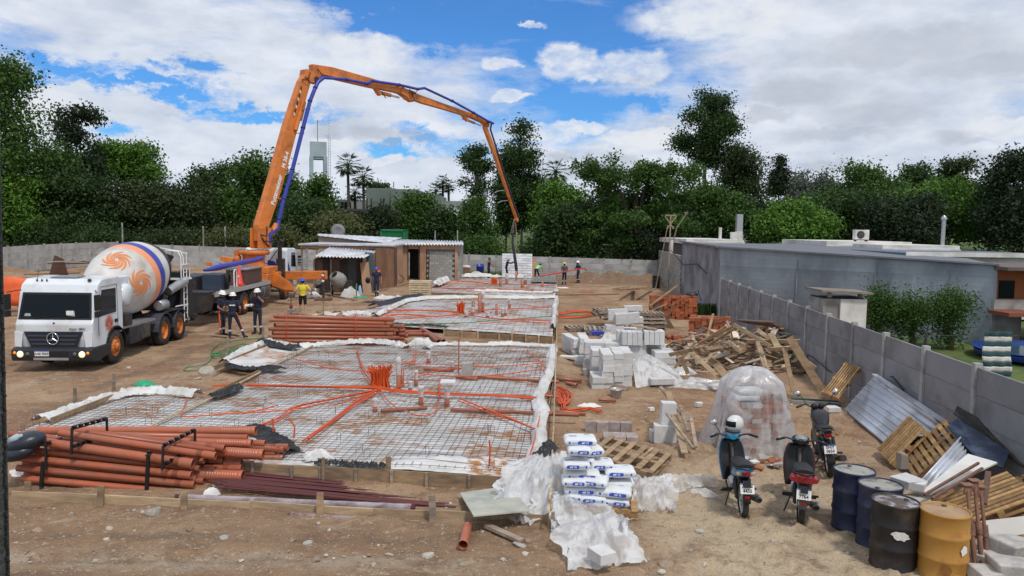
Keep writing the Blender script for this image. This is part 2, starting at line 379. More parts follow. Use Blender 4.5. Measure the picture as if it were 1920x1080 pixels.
 st=mul(rng(v.outputs['Distance'],.22,.14),rng(noise(3,2),.5,.62));c=mix(mul(st,.7),c,(.44,.40,.35))
 v2=N.new('ShaderNodeTexVoronoi');v2.inputs['Scale'].default_value=42;L.new(vec,v2.inputs[0])
 st2=mul(rng(v2.outputs['Distance'],.26,.16),rng(noise(5,2),.48,.6));c=mix(mul(st2,.5),c,(.40,.35,.29))
 fin=rng(noise(60,4,.7),.3,.7,.68,1.24)
 hs=N.new('ShaderNodeHueSaturation');L.new(c,hs.inputs['Color']);L.new(fin,hs.inputs['Value']);L.new(hs.outputs[0],b.inputs['Base Color'])
 hsum=mul(mul(noise(22,6,.7),.8),mul(st,.5),'ADD');hsum=mul(hsum,mul(noise(5,6,.65),1.4),'ADD')
 bp=N.new('ShaderNodeBump');bp.inputs['Strength'].default_value=.9;bp.inputs['Distance'].default_value=.045;L.new(hsum,bp.inputs['Height']);L.new(bp.outputs[0],b.inputs['Normal'])
 return m
def wood(name,c,c2,rough=.8):
 m=mat(name,c,rough,0,.22,3,col2=c2,mscale=1.2,mlo=.4,mhi=.65,bump=.35,bscale=30,orand=.28,sc=(1,6,6))
 return m
def sheet_mat(name,rust=True):
 m=bpy.data.materials.new(name);m.use_nodes=True;nt=m.node_tree;N=nt.nodes;L=nt.links
 b=N['Principled BSDF'];b.inputs['Roughness'].default_value=.45;b.inputs['Specular IOR Level'].default_value=.4
 tc=N.new('ShaderNodeTexCoord');vec=tc.outputs['Object']
 def noise(s,d,r,sc=(1,1,1)):
  mp=N.new('ShaderNodeMapping');mp.inputs['Scale'].default_value=sc;L.new(vec,mp.inputs[0])
  n=N.new('ShaderNodeTexNoise');n.inputs['Scale'].default_value=s;n.inputs['Detail'].default_value=d;n.inputs['Roughness'].default_value=r;L.new(mp.outputs[0],n.inputs[0]);return n.outputs[0]
 def rng(x,a,c,lo=0,hi=1):
  r=N.new('ShaderNodeMapRange');L.new(x,r.inputs[0]);r.inputs[1].default_value=a;r.inputs[2].default_value=c;r.inputs[3].default_value=lo;r.inputs[4].default_value=hi;return r.outputs[0]
 g=N.new('ShaderNodeMixRGB');L.new(rng(noise(1.2,6,.6),.4,.7),g.inputs[0]);g.inputs[1].default_value=(.64,.64,.64,1);g.inputs[2].default_value=(.44,.42,.39,1)
 cur=g.outputs[0]
 if rust:
  pat=rng(noise(.9,3,.5,(1,1.3,1)),.50,.56);st=rng(noise(4,5,.65,(1,3.0,1)),.42,.54)
  mu=N.new('ShaderNodeMath');mu.operation='MULTIPLY';L.new(pat,mu.inputs[0]);L.new(st,mu.inputs[1])
  r=N.new('ShaderNodeMixRGB');L.new(mu.outputs[0],r.inputs[0]);L.new(cur,r.inputs[1]);r.inputs[2].default_value=(.36,.16,.045,1)
  r2=N.new('ShaderNodeMixRGB');L.new(rng(noise(2.3,4,.6,(1,1.5,1)),.57,.7,0,.3),r2.inputs[0]);L.new(r.outputs[0],r2.inputs[1]);r2.inputs[2].default_value=(.40,.29,.17,1);cur=r2.outputs[0]
 L.new(cur,b.inputs['Base Color'])
 bp=N.new('ShaderNodeBump');bp.inputs['Strength'].default_value=.6;bp.inputs['Distance'].default_value=.03;L.new(noise(7,5,.6,(1,1.8,1)),bp.inputs['Height']);L.new(bp.outputs[0],b.inputs['Normal'])
 return m
def film_mat(name,op=.5,tint=(.85,.86,.87)):
 m=bpy.data.materials.new(name);m.use_nodes=True;nt=m.node_tree;N=nt.nodes;L=nt.links
 b=N['Principled BSDF'];b.inputs['Roughness'].default_value=.14;b.inputs['Base Color'].default_value=(*tint,1)
 tr=N.new('ShaderNodeBsdfTransparent');tl=N.new('ShaderNodeBsdfTranslucent');tl.inputs[0].default_value=(*tint,1)
 m1=N.new('ShaderNodeMixShader');m1.inputs[0].default_value=.4;L.new(b.outputs[0],m1.inputs[1]);L.new(tl.outputs[0],m1.inputs[2])
 n=N.new('ShaderNodeTexNoise');n.inputs['Scale'].default_value=3.5;n.inputs['Detail'].default_value=7;n.inputs['Distortion'].default_value=.8
 tc=N.new('ShaderNodeTexCoord');L.new(tc.outputs['Object'],n.inputs[0])
 r=N.new('ShaderNodeMapRange');L.new(n.outputs[0],r.inputs[0]);r.inputs[1].default_value=.38;r.inputs[2].default_value=.62;r.inputs[3].default_value=max(0,op-.26);r.inputs[4].default_value=min(1,op+.25)
 lw_=N.new('ShaderNodeLayerWeight');lw_.inputs[0].default_value=.35;mm=N.new('ShaderNodeMath');mm.operation='MULTIPLY_ADD';mm.use_clamp=True;L.new(lw_.outputs['Facing'],mm.inputs[0]);mm.inputs[1].default_value=.45;L.new(r.outputs[0],mm.inputs[2]);m2=N.new('ShaderNodeMixShader');L.new(mm.outputs[0],m2.inputs[0]);L.new(tr.outputs[0],m2.inputs[1]);L.new(m1.outputs[0],m2.inputs[2]);L.new(m2.outputs[0],N['Material Output'].inputs[0])
 bp=N.new('ShaderNodeBump');bp.inputs['Strength'].default_value=.9;bp.inputs['Distance'].default_value=.04;L.new(n.outputs[0],bp.inputs['Height']);L.new(bp.outputs[0],b.inputs['Normal'])
 return m
M_earth=ground_mat()
M_plank=wood('sawn_timber',(.33,.225,.13),(.20,.14,.09))
M_plank_pale=wood('pale_timber',(.50,.37,.23),(.34,.245,.15))
M_plank_grey=wood('weathered_timber',(.33,.27,.21),(.20,.155,.12))
M_plank_dark=wood('dark_timber',(.15,.09,.06),(.08,.05,.035))
M_pallet=wood('pallet_timber',(.42,.26,.115),(.27,.155,.07))
M_ply=mat('plywood',(.44,.27,.17),.8,0,.12,2,col2=(.33,.19,.115),mscale=1.2,sc=(1,1,.4),bump=.2)
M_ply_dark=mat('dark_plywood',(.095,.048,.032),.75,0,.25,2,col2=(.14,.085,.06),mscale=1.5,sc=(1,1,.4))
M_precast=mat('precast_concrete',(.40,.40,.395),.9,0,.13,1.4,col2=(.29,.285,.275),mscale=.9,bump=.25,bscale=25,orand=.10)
M_precast_shaded=mat('precast_concrete_shaded',(.235,.235,.25),.9,0,.14,1.2,col2=(.17,.165,.17),mscale=.8,bump=.2,bscale=20,orand=.08)  # same concrete as M_precast, with the side-facing wall's shade put into the colour
M_post=mat('precast_post',(.36,.36,.355),.9,0,.15,3,col2=(.22,.215,.21),mscale=2,bump=.3)
M_conc=mat('rough_concrete',(.34,.33,.31),.92,0,.15,3,bump=.5,bscale=20,col2=(.22,.21,.20),mscale=1.4)
M_block=mat('aerated_block',(.56,.56,.555),.9,0,.10,8,bump=.2,bscale=60,orand=.10)
M_brick=mat('orange_brick',(.33,.105,.045),.9,0,.2,10,col2=(.30,.085,.04),mscale=5,bump=.4,orand=.25)
M_paver=mat('grey_paver',(.36,.31,.29),.9,0,.12,8,col2=(.28,.22,.2),mscale=6,orand=.12)
M_pvc=mat('terracotta_pvc',(.35,.095,.045),.36,0,.12,3,orand=.22,spec=.5,col2=(.29,.115,.07),mscale=1.6,mlo=.42,mhi=.7)
M_pvc_in=mat('pvc_inside',(.22,.06,.03),.6)
M_cond=mat('orange_conduit',(.60,.085,.015),.5,0,.10,8)
M_rebar=mat('rebar',(.085,.08,.078),.7,.3,.2,6,col2=(.16,.075,.035),mscale=1.1,mlo=.5,mhi=.62)
M_black=mat('black_plastic',(.012,.012,.013),.45)
M_dark=mat('dark_metal',(.035,.036,.04),.5,.3,.2,4,col2=(.07,.06,.055),mscale=3)
M_navyframe=mat('chassis_dark',(.03,.032,.04),.55,.2,.2,4,col2=(.09,.08,.07),mscale=2)
M_white=mat('white_paint',(.74,.75,.76),.28,0,.03,2,col2=(.60,.58,.54),mscale=1.2,mlo=.55,mhi=.75,spec=.5)
M_cabwhite=mat('cab_white_paint',(.66,.70,.74),.25,0,.05,2,col2=(.46,.45,.42),mscale=1.3,mlo=.5,mhi=.78,spec=.5)
M_creme=mat('drum_white',(.60,.59,.56),.4,0,.08,2,col2=(.40,.35,.30),mscale=1.3,mlo=.46,mhi=.75)
M_orange=mat('machine_orange',(.62,.185,.035),.45,0,.14,2,col2=(.36,.115,.035),mscale=1.6,mlo=.46,mhi=.72)
M_drumor=mat('band_orange',(.78,.30,.14),.4,0,.05,2)
M_logo=mat('logo_orange',(.70,.24,.08),.4,0,.05,2)
M_logored=mat('logo_red',(.55,.10,.05),.4,0,.05,2)
M_blue=mat('machine_blue',(.035,.05,.33),.35,0,.1,2)
M_glass=mat('dark_glass',(.006,.010,.014),.08,0,.0,2,spec=.16)
M_chrome=mat('chrome',(.6,.6,.62),.2,.9)
M_silver=mat('silver_metal',(.42,.43,.44),.38,.7,.1,4)
M_tyre=mat('tyre_rubber',(.022,.021,.02),.85,0,.2,8,col2=(.06,.05,.042),mscale=3)
M_galv=mat('galvanised_sheet',(.62,.66,.73),.38,.3,.12,1.5,col2=(.40,.42,.46),mscale=1.3)
M_roofw=mat('white_zinc_roof',(.64,.66,.70),.5,.2,.1,1.5,col2=(.46,.46,.47),mscale=1.2)
M_film=film_mat('clear_film',.52)
M_film_thick=film_mat('milky_film',.70)
M_sheet=sheet_mat('white_underlay');M_sheet_plain=sheet_mat('white_underlay_edge',False)
M_blackfilm=mat('black_film',(.018,.019,.022),.4,0,.2,4,bump=.4,bscale=9)
# ================================================================ GROUND
def np_grid(name,xs,ys,zf,m,kind='structure'):
 X,Y=np.meshgrid(xs,ys);Z=zf(X,Y);n,k=X.shape
 co_=np.stack([X,Y,Z],-1).reshape(-1,3)
 i=np.arange(n-1)[:,None]*k+np.arange(k-1)[None,:]
 q=np.stack([i,i+1,i+k+1,i+k],-1).reshape(-1,4)
 me=bpy.data.meshes.new(name);me.vertices.add(len(co_));me.vertices.foreach_set('co',co_.ravel())
 me.loops.add(q.size);me.loops.foreach_set('vertex_index',q.ravel().astype(np.int32))
 me.polygons.add(len(q));me.polygons.foreach_set('loop_start',(np.arange(len(q))*4).astype(np.int32));me.polygons.foreach_set('loop_total',np.full(len(q),4,np.int32))
 me.update(calc_edges=True);me.polygons.foreach_set('use_smooth',np.ones(len(q),bool));me.materials.append(m)
 o=obj(name,me);tag(o,kind=kind);return o
ys=np.concatenate([np.arange(4.5,18,.06),np.arange(18,32,.12),np.arange(32,70.01,.3)])
np_grid('ground',np.concatenate([np.arange(-44,-16,.4),np.arange(-16,-8,.12),np.arange(-8,9.2,.07),np.arange(9.2,14.2,.3)]),ys,gz,M_earth)
M_field=mat('field_grass',(.055,.095,.022),.95,0,.25,2,col2=(.10,.13,.035),mscale=.3,bump=.4,bscale=10)
def far_z(X,Y):
 z=gz(X,Y,False)
 inside=(X>-43.5)&(X<13.8)&(Y>5)&(Y<69.5)
 return np.where(inside,z-.7,z-.12)
np_grid('terrain',np.concatenate([np.linspace(-900,-60,20),np.arange(-56,60,2),np.linspace(64,900,22)]),np.concatenate([np.arange(-20,130,2),np.linspace(135,1400,30)]),far_z,M_field)
o=MB().b2((-16,-3,-.6),(14,4.6,-.02)).build('yard_ground',M_earth);tag(o,kind='structure')
# ================================================================ PRECAST WALLS
WALLMESH={}
def slab_mesh(name,sx,sy,sz,m,bev=.0):
 k=(name,round(sx,3),round(sy,3),round(sz,3),m.name)
 if k not in WALLMESH:WALLMESH[k]=MB().box((0,0,0),(sx,sy,sz)).mesh(name,m)
 return WALLMESH[k]
def precast_wall(p0,p1,n,label,mp,H=1.97,rows=4,zf=None,post=True,mpost=None,cat='wall',steps=None):
 p0=Vector(p0);p1=Vector(p1);d=(p1-p0);L_=d.length/n;d.normalize();ang=math.atan2(d.y,d.x)
 r=root('precast_wall',label,cat,(p0.x,p0.y,zf(p0.x,p0.y)if zf else 0),ang)
 R0=r.location.copy();ph=H/rows;z0s=[]
 for i in range(n+1):
  q=p0+d*(L_*i);z0s.append((zf(q.x,q.y)if zf else 0)-R0.z)
 for i in range(n+1):
  if post:
   me=slab_mesh('post',.12,.13,H+.35,mpost or M_post)
   obj('post',me,r,MR((L_*i,0,z0s[i]+(H+.35)/2-.28),rotm('Y',U(-.008,.008))))
 for i in range(n):
  zz=(z0s[i]+z0s[i+1])/2;sl=math.atan2(z0s[i+1]-z0s[i],L_)
  for k in range(rows):
   me=slab_mesh('panel',L_-.125,.045,ph-.008,mp)
   obj('panel',me,r,MR((L_*(i+.5),U(-.008,.008),zz+ph*(k+.5)),rotm('Y',-sl+U(-.002,.002))))
 return r
base=lambda x,y:float(gz(x,y,False))-.05
wx=lambda Y:8.40+.088*(Y-13.3)
precast_wall((wx(9.3),9.3,0),(wx(37.3),37.3,0),14,'long shaded precast panel wall running along the right side of the site',M_precast_shaded,H=1.97,zf=lambda x,y:0)
precast_wall((-35.2,66.7,0),(13.0,66.7,0),20,'pale grey precast panel wall closing the back of the site',M_precast,H=1.95,zf=lambda x,y:-.018*(x-3)-.1)
precast_wall((-36.8,40.0,0),(-35.2,66.6,0),14,'pale grey precast panel wall along the far left edge behind the mixer truck',M_precast,H=1.95,zf=lambda x,y:-.018*(x-3)*float(sstep(30,62,y))+.05)
nwx=lambda Y:wx(37.5)+.088*(Y-37.5)
r=root('block_wall','rough grey block wall between the back wall and the blue-grey building','wall',(nwx(52),52,0))
me=slab_mesh('block',.39,.15,.19,M_conc);dd=Vector((nwx(66.6)-nwx(52),14.6,0));an=math.atan2(dd.y,dd.x);Rb=rotm('Z',an)
for k in range(14):
 for i in range(37 if k<15 else 20):
  q=dd*((i+.5+.5*(k%2))/37.6);obj('block',me,r,MR((q.x,q.y,-.1+.2*k),Rb))
# ================================================================ NEIGHBOUR BUILDING (blue-grey plaster)
M_plaster=mat('blue_grey_plaster',(.34,.385,.415),.9,0,.22,.9,col2=(.19,.215,.245),mscale=.45,mlo=.44,mhi=.58,bump=.2,bscale=8,sc=(1,1,.45))
def plaster_detail(m):
 nt=m.node_tree;N=nt.nodes;L=nt.links;b=N['Principled BSDF'];src=b.inputs['Base Color'].links[0].from_socket
 tc=N.new('ShaderNodeTexCoord');sp=N.new('ShaderNodeSeparateXYZ');L.new(tc.outputs['Object'],sp.inputs[0]);cb=N.new('ShaderNodeCombineXYZ');ad=N.new('ShaderNodeMath');L.new(sp.outputs[0],ad.inputs[0]);ad.inputs[1].default_value=0;sb=N.new('ShaderNodeMath');sb.operation='SUBTRACT';L.new(ad.outputs[0],sb.inputs[0]);L.new(sp.outputs[1],sb.inputs[1]);L.new(sb.outputs[0],cb.inputs[0]);L.new(sp.outputs[2],cb.inputs[1])
 for(w_,h_,lo,hi,mo)in((4.2,1.3,.74,1.16,.9),(.4,.2,.95,1.04,.86)):
  br=N.new('ShaderNodeTexBrick');L.new(cb.outputs[0],br.inputs[0]);br.inputs['Scale'].default_value=1;br.inputs['Brick Width'].default_value=w_;br.inputs['Row Height'].default_value=h_;br.inputs['Mortar Size'].default_value=.012 if w_<1 else.004;br.inputs['Mortar Smooth'].default_value=.6
  br.inputs['Color1'].default_value=(lo,lo,lo*1.02,1);br.inputs['Color2'].default_value=(hi,hi,hi,1);br.inputs['Mortar'].default_value=(mo,mo,mo,1)
  mu=N.new('ShaderNodeMixRGB');mu.blend_type='MULTIPLY';mu.inputs[0].default_value=1;L.new(src,mu.inputs[1]);L.new(br.outputs[0],mu.inputs[2]);src=mu.outputs[0]
 L.new(src,b.inputs['Base Color'])
plaster_detail(M_plaster)
M_plaster2=mat('stained_plaster',(.26,.26,.295),.9,0,.20,.8,col2=(.15,.145,.165),mscale=.6,bump=.2,bscale=8)
A=Vector((nwx(38),38,0));B=Vector((nwx(52),52,0));C_=P(1862,632,30.0);C_.z=0
r=root('neighbour_building','long windowless blue-grey plastered building behind the right wall','building',A)
def wallquad(a,b,za,zb,th=.2,zlow=-.3):
 d=(b-a).normalized();nrm=Vector((-d.y,d.x,0))*th
 vs=[Vector((p.x,p.y,z))for p,z in((a,zlow),(b,zlow),(b,zb),(a,za))];return vs,nrm
def add_wall(mb,a,b,za,zb,th=.2,zlow=-.3,mi=0):
 vs,n=wallquad(a,b,za,zb,th,zlow);mb.add(vs+[v+n for v in vs],[(0,1,2,3),(7,6,5,4),(0,4,5,1),(1,5,6,2),(2,6,7,3),(3,7,4,0)],mi)
mb=MB();add_wall(mb,A,C_,3.52,3.12);mb.build('front_wall',M_plaster,r,A)
mb=MB();add_wall(mb,B,A,3.55,3.50);mb.build('side_wall',M_plaster2,r,A)
mb=MB();E_=Vector((nwx(52)+15,49,0));mb.add([(A.x-.1,A.y-.1,3.5),(C_.x+.1,C_.y-.1,3.1),(C_.x+4,C_.y+9,3.15),(B.x+12,B.y+2,3.5),(B.x-.1,B.y,3.5)],[(0,1,2,3,4)])
q=mb.build('roof',mat('roof_membrane',(.14,.15,.17),.8),r,A)
mb=MB();mb.beam((A.x-.12,A.y-.08,3.56),(C_.x,C_.y-.1,3.15),.16,.07);mb.beam((B.x-.1,B.y,3.59),(A.x-.1,A.y,3.56),.22,.10)
mb.build('parapet_coping',mat('coping',(.17,.18,.21),.85,0,.2,2),r,A)
for t in(.33,.62,.86):
 q=A.lerp(C_,t);mb=MB();mb.box((q.x-.02,q.y-.012,1.6),(.05,.03,2.9),rotm('Z',-.7));mb.build('joint_strip',M_plaster2,r,A)
c=MB();pts=[(1262,470),(1285,497),(1310,495),(1328,512),(1345,510),(1353,520),(1346,545),(1342,570),(1335,583)]
c.tube([P(x,y,38.0+(1357-x)*.14)+Vector((-.12,0,0))for x,y in pts],.035,5);o=c.build('power_cable',M_black,None,A)
tag(o,'black power cable looping down the stained end of the blue-grey building','cable')
c=MB();pts=[(1515,700),(1512,680),(1520,665),(1528,668),(1560,695),(1600,712),(1650,712),(1680,705),(1700,730)]
c.tube([P(x,y,22.6-(x-1515)*.035)+Vector((-.1,-.05,0))for x,y in pts],.018,5);o=c.build('power_cable',M_black,None,Vector((9,18,0)))
tag(o,'thin black cable draped along the middle of the right precast wall','cable')
M_darkroof=mat('brown_fascia',(.13,.10,.09),.8,0,.2,2)
M_whitewash=mat('whitewash',(.66,.65,.62),.8,0,.08,1,col2=(.5,.48,.45),mscale=.8)
def flat_building(px0,px1,ytop,Y,depth,label,hw=3,wallm=None,roofm=None,fascia=.35,z_drop=0):
 a=P(px0,ytop,Y);b=P(px1,ytop,Y);z=(a.z+b.z)/2
 r=root('house',label,'house',((a.x+b.x)/2,Y,0));O=r.location;w=b.x-a.x
 MB().b2((a.x+.3,Y+.3,0),(b.x-.3,Y+depth,z-fascia)).build('wall',wallm or M_darkroof,r,O)
 MB().b2((a.x,Y,z-fascia),(b.x,Y+depth+.3,z)).build('roof',roofm or M_roofw,r,O)
 MB().b2((a.x-.05,Y-.06,z-fascia-.05),(b.x+.05,Y-.005,z-fascia+.18)).build('fascia',M_whitewash,r,O)
 return r,O,z
r,O,z=flat_building(1287,1395,449,56,10,'low white flat-roofed house behind the stained end of the blue-grey building',roofm=M_whitewash)
for px,h,rr in((1350,1.3,.12),(1385,.9,.3),(1376,.8,.3)):
 q=P(px,449,58);MB().lathe([(rr,z-.1),(rr,z+h*.7)],12,T(q.x,58,0)).build('vent_pipe',M_whitewash,r,O)
q=P(1387,449,58);MB().box((q.x,58.3,z+1.0),(.45,.45,1.9)).build('chimney',M_silver,r,O)
r,O,z=flat_building(1550,1710,453,50,8,'white flat roof with an air conditioner above the blue-grey building',fascia=.45,roofm=M_whitewash)
q=P(1620,453,50.3);ac=q+Vector((0,.5,0))
o=root('air_conditioner','white outdoor air conditioner unit standing on the white flat roof','air conditioner',(ac.x,ac.y,z+.12))
MB().box((0,0,.33),(.95,.4,.66)).build('housing',M_whitewash,o,None,.02)
MB().lathe([(.26,0),(.26,.02),(.22,.03),(0,.03)],20,MR((-.1,-.2,.33),rotm('X',PI/2))).build('fan_grille',M_dark,o)
MB().b2((-.4,-.15,-.12),(-.34,.15,0)).b2((.34,-.15,-.12),(.4,.15,0)).build('foot_rails',M_dark,o)
r,O,z=flat_building(1655,1800,460,46,6,'pale grey low roof in front of the tall metal flue, right of the air conditioner',fascia=.4,roofm=M_whitewash)
q=P(1776,455,47);MB().tube([(q.x,47.5,z-.2),(q.x,47.5,z+1.6)],.12,10).lathe([(.16,z+1.6),(.17,z+1.75),(.05,z+1.9)],10,T(q.x,47.5,0)).build('flue',M_silver,r,O)
r,O,z=flat_building(1700,1990,476,38,6,'white walled shed with dark edge roof behind the right end of the blue-grey building',wallm=M_whitewash,roofm=mat('slate_blue_roof',(.10,.13,.2),.6),fascia=.12)
r,O,z=flat_building(1440,1530,461,58,6,'small brown outbuilding half hidden under the bright green tree',fascia=.25)
C2=P(1862,632,30)
r=root('brick_house','orange-brown house wall with grey concrete band at the right edge of the photo','house',(C2.x,30,0));O=r.location
Mob=mat('orange_brown_render',(.30,.10,.04),.85,0,.15,1)
MB().b2((C2.x+.1,30.3,1.5),(C2.x+7,34,3.0)).build('wall',Mob,r,O)
MB().b2((C2.x-.1,30.0,0),(C2.x+1.1,30.25,1.35)).b2((C2.x-.1,29.9,1.35),(C2.x+6,30.2,1.75)).build('concrete_band',M_conc,r,O)
MB().b2((C2.x-.1,29.2,2.95),(C2.x+7,34,3.08)).build('roof',M_darkroof,r,O)
MB().b2((C2.x+.3,30.24,1.78),(C2.x+.9,30.32,2.5)).build('window',M_glass,r,O)
MB().b2((C2.x-.35,28.6,1.2),(C2.x+6,29.9,1.34)).build('lean_to_roof',mat('red_tile_edge',(.22,.07,.04),.8),r,O)
MB().b2((C2.x+1.1,29.0,0),(C2.x+6,29.2,1.25)).build('lean_to_wall',mat('blue_grey_wall',(.12,.14,.17),.8),r,O)
MB().beam((C2.x+2.2,30.0,3.0),(C2.x+4.5,29.0,2.5),1.2,.05).build('awning',M_roofw,r,O)
q=P(1583,590,27.5);zt=P(1583,556,27.5).z
r=root('tank_hut','small white and grey masonry hut with a flat slab lid behind the right wall','hut',(q.x,27.5,0))
MB().b2((-.15,0,0),(.82,.08,zt-.1)).build('front_wall',M_whitewash,r)
MB().b2((-.75,.1,0),(-.17,1.5,zt-.1)).b2((.74,.1,0),(.82,1.5,zt-.1)).build('side_wall',M_conc,r)
for x in(-.55,.6):MB().b2((x,.15,zt-.1),(x+.12,.3,zt+.12)).build('lid_support',M_conc,r)
MB().box((.0,.6,zt+.17),(1.9,1.6,.07),rotm('Y',.04)).build('lid',M_plank_grey,r)
MB().b2((-.7,.12,zt-.12),(.75,1.45,zt-.05)).build('dark_opening',M_black,r)
r=root('garden_pool','round blue garden pool partly hidden behind the right precast wall','pool',(P(1905,650,26).x+1.5,26.5,0));r.scale=(.95,.95,.26)
Mp=mat('pool_blue',(.015,.045,.24),.35,0,.1,3)
MB().lathe([(2.35,0),(2.4,.5),(2.42,.95),(2.3,.97),(2.28,.5),(2.2,.4)],40).build('pool_wall',Mp,r)
MB().lathe([(2.28,.62),(0,.62)],40,cap=(False,False)).build('water',mat('pool_water',(.03,.08,.12),.15),r)
MB().tube([(2.45*math.cos(a*PI/20),2.45*math.sin(a*PI/20),1.0)for a in range(41)],.05,6).build('rim',Mp,r)
q=P(1873,650,16.4)
nv=MB()
def tw(u,v):return(u*.62-.31+.02*math.sin(v*9),.03*math.sin(u*14+v*3)+.02*math.sin(v*7),-v*1.0)
for k in range(9):
 nv.grid(lambda u,v,k=k:tw(u,(k+v)/9),16,3,mi=k%2)
o=nv.build('striped_towel',[mat('towel_teal',(.03,.075,.085),.9),mat('towel_cream',(.55,.56,.52),.9)],None,None,0,2,.008);o.location=P(1873,622,16.4)
tag(o,'dark green and white striped towel hanging just behind the right wall','towel')
mb=MB();a=P(1838,630,16.42);b=P(1912,630,16.42);mb.tube([(a.x-1.2,16.42,a.z+.0),(b.x+3,16.42,a.z+.03)],.006,5);mb.tube([(a.x-1.2,16.42,0),(a.x-1.2,16.42,a.z+.1)],.03,6);mb.tube([(b.x+3,16.42,0),(b.x+3,16.42,a.z+.1)],.03,6)
o=mb.build('clothes_line',M_dark,None,Vector((a.x,16.42,0)));tag(o,'thin clothes line carrying the striped towel behind the right wall','clothes line')
# ================================================================ POLES
q=G(1252,545);r=root('bracket_pole','thin pole with a pale triangular wooden bracket beside the rough block wall','pole',q)  # plain pole with a wooden triangle, carries no lamp
ztop=P(1255,405,q.y).z-q.z
MB().tube([(0,0,0),(.06,0,ztop)],.05,8).build('pole',M_plank_grey,r)
s_=.42;mb=MB();mb.beam((-s_+.06,0,ztop+.05),(s_+.06,0,ztop+.05),.06,.09);mb.beam((-s_+.06,0,ztop),(.3,0,ztop-.95),.06,.08);mb.beam((s_+.06,0,ztop),(-.2,0,ztop-.95),.06,.08)
mb.build('bracket',M_plank_pale,r);MB().beam((-.9,.2,0),(-.15,0,ztop-.7),.06,.06).build('brace',M_plank_grey,r)
MB().box((.02,-.12,1.1),(.35,.2,.5)).build('meter_box',M_silver,r)
q2=G(1272,520);r=root('white_vent_post','short white pipe post with a bent branch behind it on the block wall','post',Vector((nwx(58),58,2.6)))
MB().tube([(0,0,0),(0,0,1.0)],.13,8).build('pipe',M_whitewash,r);MB().tube([(.1,.1,.8),(.4,.1,2.0),(1.2,.1,3.2)],.05,5).build('branch',M_plank_grey,r)
# ================================================================ WATER TOWER
Yt=150;a=P(578,267,Yt);b=P(615,267,Yt);zb=P(600,295,Yt).z;wdt=b.x-a.x
Mt=mat('tower_concrete',(.33,.40,.43),.85,0,.08,.3,col2=(.27,.33,.36),mscale=.2)
r=root('water_tower','grey concrete water tower with a box tank on four tall legs','water tower',((a.x+b.x)/2,Yt,3));O=r.location
w2=wdt*.5
MB().box((0,0,(a.z+zb)/2-3),(w2*1.62,w2*1.62,a.z-zb),rotm('Z',.28)).build('tank',Mt,r)
for sx in(-1,1):
 for sy in(-1,1):
  q=rotm('Z',.28)@Vector((sx*w2*.68,sy*w2*.68,0));MB().box((q.x,q.y,(zb-3)/2),(.75,.75,zb-3+.2),rotm('Z',.28)).build('leg',Mt,r)
MB().box((0,0,zb-3.2),(w2*1.45,w2*1.45,.5),rotm('Z',.28)).build('ring_beam',Mt,r)
MB().tube([(-.1,0,a.z-3),(-.1,0,a.z+1.4)],.06,5).build('antenna',M_dark,r)
mb=MB();lx=w2*1.12
for o_ in(-.2,.2):mb.tube([(lx+o_,0,4),(lx+o_,0,a.z-2.2),(lx-.5+o_,0,a.z-1.5)],.05,4)
for i in range(36):mb.tube([(lx-.2,0,4+i*.55),(lx+.2,0,4+i*.55)],.035,4)
mb.build('ladder',M_silver,r)
# ================================================================ GREY-GREEN BUILDING and low far buildings
Mg=mat('grey_green_wall',(.15,.185,.165),.85,0,.08,.3);Mgl=mat('grey_wall',(.26,.29,.27),.85,0,.1,.4)
def far_box(r,O,px0,px1,yt,Y,dep,m,zb=2.5,name='wall',tw=0):
 a=P(px0,yt,Y);b=P(px1,yt,Y);z=max(a.z,b.z)
 mb=MB();mb.box(((a.x+b.x)/2,Y+dep/2,(z+zb)/2),(b.x-a.x,dep,z-zb),rotm('Z',tw));return mb.build(name,m,r,O),z
r=root('warehouse','large grey-green windowless building with stepped roof beyond the trees','building',(-24,120,3));O=r.location
far_box(r,O,686,740,353,120,14,Mg,name='wall_block');far_box(r,O,733,782,355,118,14,Mg,name='wall_block');far_box(r,O,780,823,365,122,14,Mg,name='wall_block');far_box(r,O,820,866,377,127,12,Mgl,name='wall_block')
for px in(688,696,714,719):
 q=P(px,386,116);MB().tube([(q.x,116,3),(q.x,116,P(px,372,116).z)],.12,5).build('fence_post',M_dark,r,O)
q=P(738,352,119);MB().tube([(q.x,119,q.z),(q.x,119,q.z+.9)],.1,5).build('roof_vent',M_silver,r,O)
r=root('low_house','low grey house with dark windows beside the palm trees','house',(-40,115,3));O=r.location
_,z=far_box(r,O,600,690,375,118,8,Mgl);far_box(r,O,607,648,374,117,8,Mg,name='roof_box')
for px in(641,649,655):
 a=P(px,381,116.9);MB().b2((a.x-.25,116.88,a.z-.9),(a.x+.25,116.99,a.z+.2)).build('window',M_glass,r,O)
q=P(622,384,112);o=MB().lathe([(1.0,0),(1.05,.3),(1.05,1.3),(.9,1.5),(.4,1.6),(0,1.62)],20).build('water_tank',M_creme);o.location=(q.x,112,q.z-.8);tag(o,'round cream water tank on the low roof beside the palms','water tank')
r=root('long_roof','long dark flat roof edge with a yellow wall panel under it','building',(-34,108,3));O=r.location
far_box(r,O,618,690,392,110,6,mat('dark_fascia',(.05,.05,.055),.7),zb=P(650,396,110).z,name='roof');far_box(r,O,620,676,397,111,5,Mgl,name='wall')
far_box(r,O,655,677,407,109.5,3,mat('ochre_panel',(.42,.27,.08),.8),name='yellow_panel')
a=P(820,390,100);b=P(884,390,100);r=root('vaulted_shed','white curved sheet-metal shed roof with rust stains among the trees','shed',((a.x+b.x)/2,100,3));O=r.location
zt=P(850,390,100).z;ze=P(850,406,100).z;wd=(b.x-a.x)
